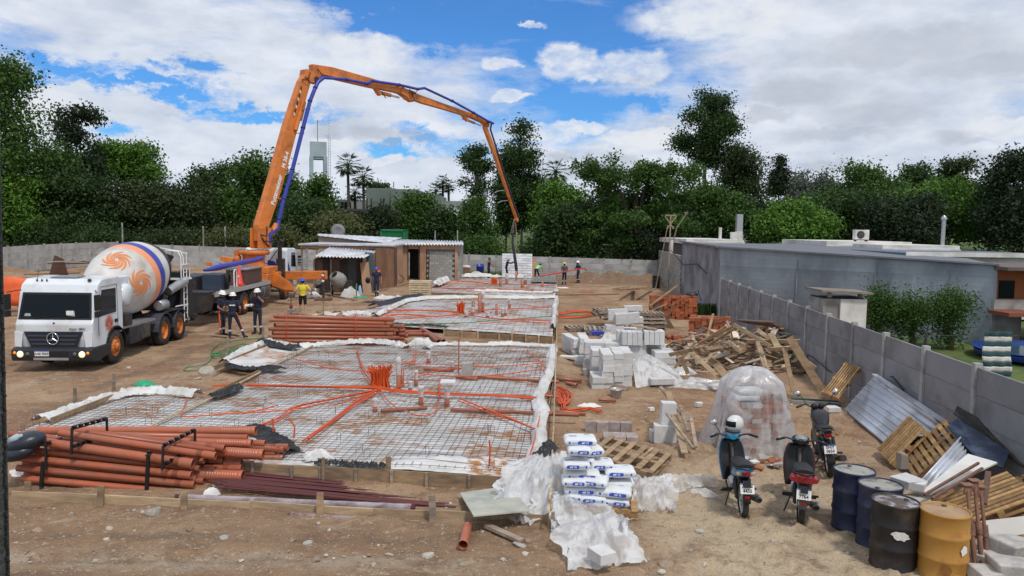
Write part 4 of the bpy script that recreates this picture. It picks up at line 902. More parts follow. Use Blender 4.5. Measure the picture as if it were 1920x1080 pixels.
Mm=mat('mixer_grey',(.30,.29,.27),.7,.2,.15,4,col2=(.2,.19,.17),mscale=2)
MB().lathe([(.16,-.5),(.3,-.48),(.47,-.1),(.47,.15),(.36,.45),(.26,.58),(.24,.58),(.3,.4),(.4,.1)],24,MR((0,0,.95),rotm('Z',-.6)@rotm('X',.85))).build('drum',Mm,r)
mb=MB()
for sx in(-1,1):mb.tube([(sx*.5,.4,0),(sx*.42,0,.9),(sx*.5,-.4,0)],.03,6)
mb.tube([(-.5,.4,.1),(.5,.4,.1)],.025,6).tube([(-.42,0,.9),(.42,0,.9)],.03,6);mb.build('frame',M_dark,r)
MB().box((.62,0,.75),(.3,.35,.4)).build('motor_box',M_dark,r);MB().lathe([(.2,-.03),(.2,.03)],14,MR((-.5,.4,.2),rotm('Y',PI/2))).build('wheel',M_tyre,r)
def crumple(name,label,cat,cx,cy,rx,ry,h,m,seed=1,n=46,th=0.0,z0=None,kind=None,fr=3.0,edge=.8,rz=0,sharp=1.0,tz=0):
 """heap of folded sheet: height field with ridged folds over an uneven outline"""
 def fn(u,v):
  a=u*2*PI;rr=v
  out=1+.9*float(fbm(math.cos(a)*1.9+seed*3,math.sin(a)*1.9,4,seed));out=max(.45,out)
  x=math.cos(a)*rx*rr*out;y=math.sin(a)*ry*rr*out
  X_=cx+x*math.cos(rz)-y*math.sin(rz);Y_=cy+x*math.sin(rz)+y*math.cos(rz)
  wx_=.5*float(fbm(X_*fr*.7+seed,Y_*fr*.7+3,2,seed+2));wy_=.5*float(fbm(X_*fr*.7+seed+7,Y_*fr*.7,2,seed+3))
  q1=float(fbm((X_+wx_)*fr*.8+seed,(Y_+wy_)*fr*.8,2,seed+5));q2=float(fbm((X_+wy_)*fr*2.3,(Y_-wx_)*fr*1.7+seed,2,seed+9));q3=float(fbm((X_-wy_)*fr*5,(Y_+wx_)*fr*4+seed,2,seed+13))
  rd=max(0,1-abs(q1)*7);rd2=max(0,1-abs(q2)*6)**1.5;rd3=max(0,1-abs(q3)*6)
  env=(1-rr**2.6)*(.45+.9*(q1+.25))
  z=max(0.01,h*env*(.55+.40*rd)+(.05*rd2+.012*rd3)*min(1,h*2.2)*(1-rr**4))
  zb_=float(gz(X_,Y_))if z0 is None else z0
  return(X_+.12*q2*min(1,h*2),Y_+.12*q1*min(1,h*2),zb_+z+tz)
 mb=MB();mb.grid(fn,int(n*2.2),int(n*.9)+8)
 o=mb.build(name,m,None,Vector((cx,cy,0 if z0 is None else z0)),0,2,th);tag(o,label,cat,None,kind);return o
q=G(654,558);crumple('tarpaulin','dirty white tarpaulin draped over a machine right of the cement mixer','tarpaulin',q.x,q.y+.2,.6,.5,1.1,mat('dirty_tarp',(.48,.47,.45),.8,0,.15,3),3,26,fr=2.2)
q=G(668,548);o=MB().lathe([(.26,0),(.36,.5),(.38,.52),(.33,.5),(.24,.06),(0,.04)],18,MR((0,0,.3),rotm('X',.9))).build('green_bucket',mat('bucket_green',(.01,.22,.07),.4));o.location=q+Vector((0,.3,0));tag(o,'green plastic tub lying on its side at the shed wall','bucket')
q=G(675,552);o=MB().lathe([(.16,0),(.1,.3),(.05,.55),(0,.56)],12).build('blue_cone',mat('pale_blue',(.25,.45,.62),.5));o.location=q;tag(o,'small pale blue traffic cone near the green tub','cone')
crumple('green_bag','crumpled green plastic bag on the ground near the pale blue cone','bag',G(672,558).x,G(672,558).y,.5,.3,.18,mat('bag_green',(.02,.32,.15),.5),4,16)
crumple('white_sack','white sack on the ground behind the man in the yellow shirt','sack',G(588,558).x,G(588,558).y,.45,.4,.5,M_whitewash,8,16)
q=G(602,552);r=root('plate_compactor','black plate compactor and engine standing under the orange outrigger','machine',q)
MB().box((0,0,.18),(.9,.5,.12)).build('base_plate',M_dark,r);MB().box((0,0,.5),(.5,.4,.4)).build('engine',M_dark,r,None,.03);MB().tube([(.2,0,.6),(.7,0,1.0),(.75,0,1.05)],.025,6).build('handle',M_dark,r)
MB().lathe([(.15,-.1),(.18,0),(.15,.1)],12,MR((-.1,-.22,.75),rotm('X',PI/2))).build('fuel_tank',M_silver,r)
q=G(592,556);r=root('bucket','grey metal bucket between the yellow-shirted man and the outrigger leg','bucket',q);MB().lathe([(.18,0),(.24,.45),(.25,.46),(.23,.44),(.16,.03),(0,.02)],16).build('pail',M_silver,r);MB().tube([(.24*math.cos(a*PI/10),0,.45+.2*math.sin(a*PI/10))for a in range(11)],.01,5).build('handle',M_dark,r)
q=G(748,532);r=root('bicycle','old bicycle standing at the plywood wall, front wheel turned to the door','bicycle',q+Vector((0,.1,0)),.35)
for x in(0,-1.05):
 w=obj('wheel',MB().lathe([(.30,-.02),(.33,0),(.30,.02),(.28,0),(.30,-.02)],28,MR((0,0,0),rotm('X',PI/2)),cap=(False,False)).mesh('tyre',M_tyre),r,MR((x,0,.33)))
 mb=MB()
 for k in range(12):a=k*PI/6;mb.tube([(0,0,0),(math.cos(a)*.29,0,math.sin(a)*.29)],.004,3)
 mb.build('spokes',M_silver,w)
MB().tube([(0,0,.33),(-.12,0,.85),(-.14,0,1.0)],.022,6).build('fork',M_whitewash,r);MB().tube([(-.14,0,.8),(-.7,0,.75),(-.6,0,.3),(-.14,0,.72)],.018,6).tube([(-.7,0,.75),(-1.05,0,.33),(-.6,0,.3)],.014,6).build('frame',M_dark,r)
MB().tube([(-.14,-.28,1.02),(-.14,.28,1.02)],.014,6).build('handlebar',M_dark,r);MB().box((-.72,0,.82),(.26,.14,.06)).build('saddle',M_black,r)
# ================================================================ SLABS
def resample(pts,n):
 pts=[Vector(p)for p in pts];L=[0]
 for i in range(1,len(pts)):L.append(L[-1]+(pts[i]-pts[i-1]).length)
 out=[]
 for k in range(n+1):
  t=L[-1]*k/n;i=max(j for j in range(len(L))if L[j]<=t+1e-9);i=min(i,len(pts)-2)
  out.append(pts[i].lerp(pts[i+1],(t-L[i])/max(1e-9,L[i+1]-L[i])))
 return out
def inpoly(x,y,poly):
 c=False;n=len(poly)
 for i in range(n):
  a,b=poly[i],poly[(i+1)%n]
  if(a.y>y)!=(b.y>y)and x<(b.x-a.x)*(y-a.y)/(b.y-a.y)+a.x:c=not c
 return c
def clip_line(o,d,poly):
 ts=[]
 for i in range(len(poly)):
  a=poly[i];e=poly[(i+1)%len(poly)]-a;den=d.x*e.y-d.y*e.x
  if abs(den)<1e-9:continue
  w=a-o;t=(w.x*e.y-w.y*e.x)/den;s=(w.x*d.y-w.y*d.x)/den
  if 0<=s<1:ts.append(t)
 ts.sort();return[(ts[i],ts[i+1])for i in range(0,len(ts)-1,2)]
def zc(x,y,h):return float(gz(x,y,False))*.5+h
def slab(label,left,right,zs,front,stakes,spacing,bars=True,barw=.0105,nu=60,nv=60,boardh=.26,wing=None,d1=None,d2=None,ret=False):
 lw=[G(x,y,zs)for x,y in left];rw=[G(x,y,zs)for x,y in right]
 O=Vector((lw[0].x,lw[0].y,0));r=root('slab_formwork',label,'slab formwork',O)
 Lr=resample(lw,nv);Rr=resample(rw,nv)
 def fn(u,v):
  j=min(nv,int(round(v*nv)));q=Lr[j].lerp(Rr[j],u);w=float(fbm(q.x*2.6,q.y*1.5,3,21))
  return(q.x,q.y,zc(q.x,q.y,zs)+.05*w)
 MB().grid(fn,nu,nv).build('underlay_sheet',M_sheet,r,O)
 poly=lw+rw[::-1];d1=(rw[0]-lw[0])if d1 is None else d1;d1.z=0;d1.normalize();d2=(rw[-1]-rw[0]);d2.z=0;d2.normalize()
 poly2=[Vector((p.x,p.y,0))for p in poly]
 if bars:
  mbs=[];cnt=0
  for dd,oo,dz in((d2,d1,.05),(d1,d2,.062)):
   ts=[(p-poly2[0]).dot(Vector((-dd.y,dd.x,0)))for p in poly2];lo,hi=min(ts),max(ts);k=lo+spacing*.5
   while k<hi:
    o_=poly2[0]+Vector((-dd.y,dd.x,0))*k
    for t0,t1 in clip_line(o_,dd,poly2):
     if t1-t0<.3:continue
     n=max(1,int((t1-t0)/1.6));pts=[]
     jt=U(-.02,.02)
     for i in range(n+1):
      q=o_+dd*(t0+.05+(t1-t0-.1)*i/n);pts.append(Vector((q.x,q.y,zc(q.x,q.y,zs)+dz+U(-.008,.012)))+Vector((-dd.y,dd.x,0))*(jt+U(-.008,.008)))
     mbs.append(pts);cnt+=1
    k+=spacing
  for pts in mbs:MB().tube(pts,barw*.5,3,cap=False,sm=False).build('bar',M_rebar,r,O)
  st=MB().tube([(-.06,0,-.02),(-.06,0,.15),(.06,0,.15),(.06,0,-.02)],.005,3,cap=False,sm=False).mesh('stirrup',M_rebar)
  xs_=[p.x for p in poly2];ys_=[p.y for p in poly2];c=0
  while c<(110 if spacing<.18 else 30):
   x,y=U(min(xs_),max(xs_)),U(min(ys_),max(ys_))
   if inpoly(x,y,poly2):obj('stirrup',st,r,MR((x-O.x,y-O.y,zc(x,y,zs)+.05),rotm('Z',U(0,3))));c+=1
 return(r,O,poly2,lw,rw)
def board_run(r,O,pxs,zt,hgt,th,name,m,stakes=(),st_m=None,sth=.35,seg=True):
 pts=[G(x,y,zt)for x,y in pxs]
 for a,b in zip(pts[:-1],pts[1:]):
  MB().beam(a-Vector((0,0,hgt/2)),b-Vector((0,0,hgt/2)),th,hgt).build(name,m,r,O)
 return pts
def stake(r,O,px,py,zt,h,m=None,w=.05,tilt=0.0):
 q=G(px,py,zt);MB().beam(q-Vector((tilt,0,h)),q,w,.03,up=(0,1,0)).build('stake',m or M_plank,r,O)
Z1=.20
S1=slab('nearest slab formwork with white underlay, wire mesh and timber edge boards',[(-50,838),(60,800),(245,740),(372,744),(445,728),(484,697),(540,668),(602,648)],[(984,896),(1008,800),(1022,740),(1030,690),(1035,652)],Z1,None,None,.15,nu=130,nv=150)
r1,O1,poly1,lw1,rw1=S1
wl=[G(x,y,.24)for x,y in((416,682),(445,668),(478,655),(508,641))];wr=[G(x,y,.22)for x,y in((500,690),(540,668),(570,656),(604,646))]
Lr=resample(wl,20);Rr=resample(wr,20)
MB().grid(lambda u,v:tuple(Lr[int(round(v*20))].lerp(Rr[int(round(v*20))],u)+Vector((0,0,.05*math.sin(u*9+v*5)*.4+.06*(1-u)**3))),24,20).build('underlay_sheet',M_sheet,r1,O1)
fpx=[(300,856),(475,866),(548,871),(602,873),(668,876),(735,880),(800,884),(880,889),(940,892),(983,896)]
pts=[G(x,y+2,.22)for x,y in fpx]
for a,b in zip(pts[:-1],pts[1:]):MB().beam(a-Vector((0,0,.11)),b-Vector((0,0,.11)),.03,.23).build('edge_board',M_plank,r1,O1)
for q in pts[1:]:MB().box((q.x,q.y-.035,q.z-.12),(.05,.04,.27)).build('cleat',M_plank_grey,r1,O1)
stake(r1,O1,606,858,.42,.5);stake(r1,O1,728,856,.42,.5,w=.09)
rp=[(1003,880),(1020,800),(1034,735),(1042,690),(1046,655)]
pp=[G(x,y,.15)for x,y in rp]
for a,b in zip(pp[:-1],pp[1:]):MB().beam(a-Vector((0,0,.1)),b-Vector((0,0,.1)),.03,.2).build('edge_board',M_plank_grey,r1,O1)
for a,b in(((95,790),(218,742)),((395,742),(485,698)),((402,690),(520,640)),((275,802),(400,744)),((400,744),(503,690)),((503,690),(588,647))):
 p=G(*a,.28);q=G(*b,.28);MB().beam(p,q,.03 if a[0]!=275 and a[0]!=503 and b[0]!=503 else.06,.14 if a[0]in(95,395,402)else.025).build('batten',M_plank_pale if a[0]in(275,400,503)else M_plank,r1,O1)
q0=G(490,668,.1);q1=G(745,668,.1)
def film_strip(r,O,pxs,z,w,m,name='film_edge',amp=.05,seed=1,up=0.0):
 pts=resample([G(x,y,z)for x,y in pxs],90)
 def fn(u,v):
  j=int(round(u*90));q=pts[j];t=(pts[min(j+1,90)]-pts[max(j-1,0)]);n=Vector((-t.y,t.x,0)).normalized()
  j_=j*.44;ww=w*(1+1.1*float(fbm(j_*.25,seed,2,seed)));f1=float(fbm(j_*.5+v*1.2,v*2.2+seed,3,seed));f2=float(fbm(j_*1.5,v*5,2,seed+3));zz=math.sin(v*PI)*up*(.75+1.4*f1)+amp*f2*1.3+max(0,1-abs(f1)*9)*.06*math.sin(v*PI)
  p_=q+n*(v-.5)*ww;return(p_.x,p_.y,p_.z+zz)
 return MB().grid(fn,90,16).build(name,m,r,O)
film_strip(r1,O1,[(590,869),(640,870),(700,874),(725,876)],.25,.14,M_blackfilm,seed=2,up=.04)
film_strip(r1,O1,[(980,892),(1000,872),(1020,850),(1030,838)],.28,.35,M_blackfilm,seed=3,up=.12)
film_strip(r1,O1,[(416,685),(460,692),(498,690)],.2,.25,M_blackfilm,seed=5,up=.05)
film_strip(r1,O1,[(395,745),(430,735),(446,725)],.28,.35,M_blackfilm,seed=6,up=.05);film_strip(r1,O1,[(480,696),(505,690),(528,694)],.3,.4,M_blackfilm,seed=7,up=.07)
film_strip(r1,O1,[(470,800),(500,815),(545,850)],.24,.5,M_blackfilm,seed=8,up=.05)
film_strip(r1,O1,[(490,640),(530,652),(560,652)],.3,.35,M_blackfilm,seed=9,up=.12)
film_strip(r1,O1,[(1003,862),(1012,835),(1010,800),(1016,770),(1008,745),(1022,715),(1033,690),(1034,665),(1038,650)],.24,.34,M_sheet_plain,'rolled_edge',.055,11,.10)
film_strip(r1,O1,[(560,652),(600,649),(660,643),(700,642),(740,646),(762,653)],.22,.36,M_sheet_plain,'rolled_edge',.06,12,.15)
film_strip(r1,O1,[(798,655),(815,646),(880,647),(960,646),(1010,650),(1038,652)],.22,.30,M_sheet_plain,'rolled_edge',.07,13,.10)
film_strip(r1,O1,[(420,682),(455,660),(505,642),(540,652),(560,655)],.25,.4,M_sheet_plain,'rolled_edge',.06,14,.16)
film_strip(r1,O1,[(75,792),(160,762),(235,738),(300,734),(372,742)],.24,.45,M_sheet_plain,'rolled_edge',.06,15,.15)
S2=slab('second slab formwork behind the nearest one, orange conduits over rusty mesh',[(690,609),(640,597),(700,578),(762,562)],[(1036,631),(1038,600),(1040,578),(1042,561)],.20,None,None,.25,nu=70,nv=60,barw=.009)
r2,O2,poly2_,_,_=S2
def fronts(r,O,pxs,zt,h,cl=.27):
 pts=[G(x,y,zt)for x,y in pxs]
 for a,b in zip(pts[:-1],pts[1:]):MB().beam(a-Vector((0,0,h/2)),b-Vector((0,0,h/2)),.04,h).build('edge_board',M_plank,r,O)
 for q in pts:MB().box((q.x,q.y-.05,q.z-.12),(.06,.05,.34)).build('cleat',M_plank_pale,r,O)
fronts(r2,O2,[(833,619),(866,621),(896,623),(936,625),(960,627),(986,629),(1010,631),(1036,632)],.24,.3)
fronts(r2,O2,[(690,607),(740,609),(800,611)],.22,.2)
fronts(r2,O2,[(1044,628),(1045,600),(1046,580),(1047,562)],.2,.18)
p=G(665,606,.3);q=G(767,559,.3);MB().beam(p,q,.08,.03).build('batten',M_plank_pale,r2,O2)
film_strip(r2,O2,[(705,592),(735,578),(760,566),(800,560),(900,558),(980,560),(1042,558)],.24,.32,M_sheet_plain,'rolled_edge',.08,21,.18);film_strip(r2,O2,[(1036,615),(1040,590),(1040,575),(1044,560)],.24,.3,M_sheet_plain,'rolled_edge',.1,22,.2)
film_strip(r2,O2,[(690,606),(720,608),(800,610),(840,614)],.25,.12,M_blackfilm,'film_edge',.04,23,.05);film_strip(r2,O2,[(640,590),(670,588),(700,592)],.2,.5,M_sheet_plain,'rolled_edge',.1,24,.15)
film_strip(r2,O2,[(700,575),(730,568),(760,560),(790,556)],.15,.7,M_blackfilm,'film_edge',.1,25,.2)
S3=slab('third and farthest slab formwork where the workers pour concrete',[(806,548),(790,536),(820,521)],[(1040,556),(1044,540),(1046,522)],.20,None,None,.45,nu=50,nv=40,barw=.013)
r3,O3,poly3_,_,_=S3
fronts(r3,O3,[(806,548),(860,549),(905,551),(950,553),(1000,555),(1040,557)],.24,.3)
film_strip(r3,O3,[(810,520),(835,514),(870,519),(930,519),(985,521)],.26,.4,M_sheet_plain,'rolled_edge',.1,31,.28);film_strip(r3,O3,[(890,545),(930,546),(1030,549),(1046,545)],.24,.2,M_sheet_plain,'rolled_edge',.06,32,.1)
film_strip(r3,O3,[(815,536),(830,528),(838,526)],.3,.6,M_sheet_plain,'rolled_edge',.06,33,.35)
def wet(u,v):
 a=G(996,530,.26).lerp(G(1045,531,.26),u);b=G(1000,520,.26).lerp(G(1046,520,.26),u);q=a.lerp(b,v);return(q.x,q.y,q.z+.06*float(fbm(q.x*2,q.y*2,3,5))+.06)
o=MB().grid(wet,26,12).build('fresh_concrete',mat('wet_concrete',(.20,.20,.195),.35,0,.1,3));tag(o,kind='stuff')
pl=[(1029,960),(1034,880),(1038,800),(1041,720),(1043,650),(1044,600),(1046,550)]
pts=[G(x,y,.32)for x,y in pl];r=root('string_line','long pale batten line on stakes along the right side of all slabs','string line',G(1034,1000))
for a,b in zip(pts[:-1],pts[1:]):MB().beam(a,b,.028,.03).build('batten',M_plank_pale,r,r.location)
for q in pts[1:]:MB().box((q.x,q.y,.14),(.045,.03,.5)).build('stake',M_plank_grey,r,r.location)
def path3(pxs,z,zend=None,amp=.01,n=None):
 p=[G(x,y,z if zend is None else z+(zend-z)*i/(len(pxs)-1))for i,(x,y)in enumerate(pxs)]
 out=[]
 for i in range(len(p)-1):
  a,b,c,d=p[max(i-1,0)],p[i],p[i+1],p[min(i+2,len(p)-1)]
  for k in range(6):
   t=k/6;out.append(.5*((2*b)+(c-a)*t+(2*a-5*b+4*c-d)*t*t+(3*b-a-3*c+d)*t**3))
 out.append(p[-1]);return[q+Vector((U(-amp,amp),U(-amp,amp),U(-amp,amp)*.5))for q in out]
def conduit(label,pxs,n=1,z=.29,r_=.014,spread=.03,group='orange conduits on the slabs',m=None,name='conduit',cat='conduit'):
 base_=path3(pxs,z,amp=0)
 mb=[]
 for k in range(n):
  off=Vector((0,0,0))if n==1 else Vector((U(-spread,spread),U(-spread,spread),U(-.01,.03)))
  b=MB();ph=U(0,9);b.tube([q+off+Vector((.03*math.sin(i*.21+ph),.03*math.cos(i*.17+ph),0))*(1 if n>1 else.5)for i,q in enumerate(base_)],r_,6,cap=False);mb.append(b)
 o0=Vector((base_[0].x,base_[0].y,0))
 if n==1:o=mb[0].build(name,m or M_cond,None,o0);tag(o,label,cat,group);return o
 r=root('conduit_bundle',label,'conduit bundle',o0,0,group)
 for b in mb:b.build('conduit',m or M_cond,r,o0)
 return r
conduit('thick orange conduit bundle running left from the central bunch on the nearest slab',[(466,722),(520,724),(600,726),(660,727),(712,727)],7,spread=.07)
conduit('orange conduit bundle curving to the lower left of the nearest slab',[(712,730),(640,745),(560,762),(525,785),(490,798)],4,spread=.05)
conduit('orange conduit bundle running to the cardboard at the front of the nearest slab',[(712,730),(670,755),(630,785),(575,826)],4,spread=.05)
conduit('thick orange conduit bundle running right across the nearest slab',[(712,728),(760,735),(850,740),(930,742),(1002,746)],7,spread=.07)
conduit('orange conduit running from the bundle toward the right rolled edge',[(860,750),(905,768),(960,788),(1004,806)],3,spread=.04)
conduit('thin conduit with an upright loop in the middle left of the nearest slab',[(402,776),(480,773),(560,766),(612,755),(618,760),(650,752),(712,730)],1)
conduit('thin conduit from the bunch to the far left of the nearest slab',[(550,674),(610,690),(660,696),(690,697),(718,712)],2,spread=.03)
conduit('conduit pair dropping from the pipe bundle to the central bunch',[(670,655),(673,670),(680,690),(700,715),(712,727)],3,spread=.04)
conduit('thin conduit forming a right-angled bend at the left of the nearest slab',[(350,745),(346,762),(344,780),(400,778),(470,772),(520,760)],1)
conduit('thin conduit along the right rolled edge of the nearest slab',[(1012,770),(1008,800),(996,850),(980,875),(962,884)],1,z=.33)
conduit('thin conduit across the upper right of the nearest slab',[(765,683),(830,684),(900,688),(960,686),(1012,682)],2,spread=.03)
conduit('thin conduit in the right half of the nearest slab, bending to the edge',[(780,700),(860,706),(940,702),(985,696),(1018,692)],1)
conduit('thin looping conduit between the upright stubs of the nearest slab',[(760,768),(780,778),(810,776),(820,760),(822,735),(822,720)],1)
conduit('short conduit from the upper right corner of the nearest slab',[(990,652),(990,662),(1010,675),(1022,690)],1)
conduit('conduit pair near the tall stubs on the nearest slab',[(730,735),(790,705),(830,694),(880,690)],2,spread=.03)
conduit('conduit fan at the upper middle of the nearest slab',[(752,683),(775,676),(780,660)],2,spread=.03)
conduit('thin conduit from the bunch to the small stubs',[(712,730),(725,748),(745,765)],1)
for i,(x,y,h)in enumerate(((511,820,.38),(551,822,.4),(917,874,.45),(1019,712,.3),(544,700,0))):
 if not h:continue
 q=G(x,y,.2);o=MB().tube([q,q+Vector((.02,0,h*.6)),q+Vector((.0 if x!=551 else-.09,0,h))],.016,6).build('conduit',M_cond,None,q)
 tag(o,['short upright conduit end behind the corrugated pipe ends','bent upright conduit end left of the cardboard','single upright conduit end near the front edge of the nearest slab','upright conduit end by the right rolled edge'][i],'conduit','orange conduits on the slabs')
def bunch(label,px,py,w,h,n,rr):
 q=G(px,py,.2);r=root('conduit_bunch',label,'conduit bunch',q)
 for k in range(n):
  a=U(0,6.28);d=w*math.sqrt(U(0,1));x,y=d*math.cos(a),d*math.sin(a)*.7;t=U(.75,1.1);lean=Vector((x*U(.1,.6),y*.3,0))
  b=MB().tube([(x*1.3,y*1.3,0),(x,y,h*.4),(x+lean.x*.5,y,h*.8*t),(x+lean.x*1.4+U(-.03,.03),y+lean.y,h*t)],rr,5)
  b.build('conduit',M_cond,r)
 return r
bunch('dense bunch of upright orange conduits in the middle of the nearest slab',713,727,.22,.56,60,.017)
bunch('small upright bunch of orange conduits on the second slab',864,588,.16,.55,30,.02);bunch('small orange conduit bunch on the farthest slab beside the hose workers',926,534,.22,.5,26,.022)
for pxs,n,lab in(([(716,583),(780,582),(830,584),(862,586)],6,'orange conduit bundle across the left of the second slab'),([(716,592),(760,590),(820,594),(862,588)],3,'orange conduit pair at the front left of the second slab'),([(868,590),(930,598),(990,600),(1030,602)],4,'orange conduit bundle on the right of the second slab'),([(720,602),(790,596),(850,592)],2,'thin conduits at the front left of the second slab'),([(870,585),(940,580),(1030,577)],3,'conduits near the back of the second slab'),([(900,607),(960,603),(1032,606)],2,'conduits at the front right of the second slab'),([(660,606),(700,598),(760,588)],1,'stray conduit crossing the left batten of the second slab')):conduit(lab,pxs,n,spread=.07,r_=.018,z=.3)
for pxs,n,lab in(([(830,532),(900,533),(980,534),(1036,536)],5,'orange conduit bundle across the farthest slab'),([(815,540),(880,541),(960,543),(1038,546)],4,'orange conduit bundle along the front of the farthest slab'),([(840,526),(880,528),(925,533)],2,'thin conduits at the back left of the farthest slab')):conduit(lab,pxs,n,spread=.12,r_=.022,z=.3)
conduit('tangle of orange conduits on the soil right of the second slab',[(1046,590),(1080,584),(1120,588),(1090,594),(1050,596)],8,.06,spread=.25,r_=.02)
conduit('orange conduit coil on the soil right of the nearest slab',[(1030,742),(1042,726),(1062,734),(1068,746),(1052,758),(1046,735),(1058,742),(1060,768),(1100,766),(1124,772)],5,.08,spread=.07,r_=.016)
conduit('loose orange conduit at the far left of the nearest slab',[(402,726),(430,722),(455,712),(462,708)],2,.22,spread=.05)
def hose(label,pxs,z,m,rr,name='hose',cat='hose'):
 p=path3(pxs,z,amp=0);o=MB().tube(p,rr,6).build(name,m,None,Vector((p[0].x,p[0].y,0)));return tag(o,label,cat)
M_hose=mat('hose_green',(.02,.20,.06),.45)
hose('coiled green garden hose at the left of the nearest slab',[(520,632),(470,636),(420,642),(398,655),(405,668),(440,655),(462,648),(430,662),(396,668),(410,660),(455,645),(468,652),(440,664),(400,662)],.08,M_hose,.022)
hose('pale green hose end looping on the soil left of the nearest slab',[(396,668),(385,682),(350,688),(348,694),(375,693),(402,686)],.05,mat('hose_pale',(.16,.26,.14),.5),.02)
hose('thin green hose line crossing the second slab',[(1160,590),(1080,592),(1020,594),(940,600),(860,606),(780,607),(700,611)],.3,M_hose,.018)
crumple('green_sack','crumpled bright green mesh sack on the soil left of the nearest slab','sack',G(272,722).x,G(272,722).y,.30,.16,.20,mat('bag_green',(.02,.32,.15),.5),6,26,fr=7)
q=G(183,767);q=G(184,765,.15);o=MB().ell((0,0,0),(.28,.17,.1),14,8).build('plastic_stopper',mat('bucket_green',(.01,.22,.07),.4));o.location=G(828,617)+Vector((0,0,.15));tag(o,'bright green plastic stopper at the front left corner of the second slab','stopper')
def upipe(label,px,py,h,rr,wrap=False,m=None,collar=True,lean=0):
 q=G(px,py,.15);r=root('upright_pipe',label,'pipe',q,0,'upright drain pipes on the slabs')
 MB().lathe([(rr,0),(rr,h),(rr*.86,h),(rr*.86,h-.05),(0,h-.05)],14).build('pipe',m or M_pvc,r)
 if wrap:MB().lathe([(rr*1.25,h*.55),(rr*1.12,h*.7),(rr*1.15,h*1.02),(rr*1.3,h*1.12),(rr*.6,h*1.18)],11,cap=(False,False)).build('plastic_wrap',M_film_thick,r)
 if collar:MB().lathe([(rr*1.15,0),(rr*1.15,.1)],14).build('collar',M_pvc,r)
 return r
NEAR=[(747,733,.75,.055,1,'tallest capped drain pipe right of the conduit bunch'),(754,727,.5,.05,0,'second drain pipe touching the tallest one'),(780,727,.4,.045,1,'drain pipe right of the tall pair'),(769,738,.28,.05,1,'short plastic-wrapped stub in front of the tall pair'),(789,762,.42,.055,1,'plastic-wrapped drain pipe in the middle of the stub cluster'),(703,775,.3,.05,1,'leftmost wrapped stub in front of the conduit bunch'),(803,684,.35,.055,1,'wrapped stub at the upper middle of the nearest slab'),(847,699,.3,.05,1,'grey-wrapped stub left of the concrete block'),(838,765,.45,.06,1,'drain pipe wrapped under a paper lid at the cluster right'),(824,750,.5,.025,0,'thin pipe standing beside the paper-lidded one')]
for x,y,h,rr,w,lab in NEAR:upipe(lab,x,y,h,rr,bool(w))
o=MB().box((0,0,0),(.34,.26,.02),rotm('X',.15)).build('folded_paper',M_sheet_plain);o.location=G(838,765,.15)+Vector((.02,0,.62));tag(o,'crumpled white paper lid on the wrapped pipe','paper')
r=root('concrete_block','grey concrete block standing on end among the drain stubs','block',G(876,706,.2));MB().box((0,0,.2),(.3,.2,.38)).build('block',M_conc,r,None,.01)
o=MB().tube([(0,0,-.2),(0,0,1.0)],.02,6).build('rusty_stake',M_pvc);o.location=G(860,701,.2);tag(o,'tall thin rusty rod left of the concrete block','rod')
for i,(x0,y0,x1,y1)in enumerate(((795,691,850,696),(895,706,1048,716),(845,768,1085,778),(715,770,800,765),(855,706,895,712),(1003,740,1046,744))):
 a=G(x0,y0,.26);b=G(x1,y1,.22);o=MB().tube([a,b],.045 if i!=5 else.03,10).build('drain_pipe',M_pvc,None,a);tag(o,['short horizontal drain pipe at the upper middle of the nearest slab','long drain pipe leaving the nearest slab at the upper right','longest drain pipe crossing the right edge of the nearest slab','short drain pipe joining the front stubs','drain pipe at the foot of the concrete block','thin pipe end under the right rolled edge'][i],'pipe')
for i,(x,y,h,rr,w)in enumerate(((887,586,.55,.08,0),(899,588,1.0,.075,0),(905,587,.95,.075,1),(886,592,.35,.08,1),(931,593,.6,.06,0),(942,596,.4,.07,1),(948,594,.35,.07,1),(874,598,.3,.08,1),(914,597,.25,.08,1),(955,580,.5,.07,1))):
 upipe(['short bare pipe left of the tallest pair on the second slab','left one of the tallest pipe pair on the second slab','right one of the tallest pipe pair on the second slab','wrapped stub in front of the tallest pair on the second slab','bare thin pipe in the centre right of the second slab','left wrapped stub right of the thin bare pipe','right wrapped stub right of the thin bare pipe','wrapped stub at the front left of the second slab cluster','lowest stub at the front of the second slab','wrapped stub at the back right of the second slab'][i],x,y,h,rr,bool(w))
for i,(x,y,h,rr)in enumerate(((968,527,.8,.08),(950,533,.7,.1),(938,538,.6,.09),(985,535,.7,.12),(979,540,.5,.1),(1017,540,.5,.07),(1044,528,.9,.05))):
 upipe(['tallest thin pipe on the farthest slab','wrapped pipe beside the bending hose worker','bare pipe at the front left of the farthest slab cluster','wide white-wrapped pipe on the farthest slab','stub in front of the wide wrapped pipe','thin pipe at the right of the farthest slab','brown post at the right end of the farthest slab'][i],x,y,h,rr,i in(1,3))
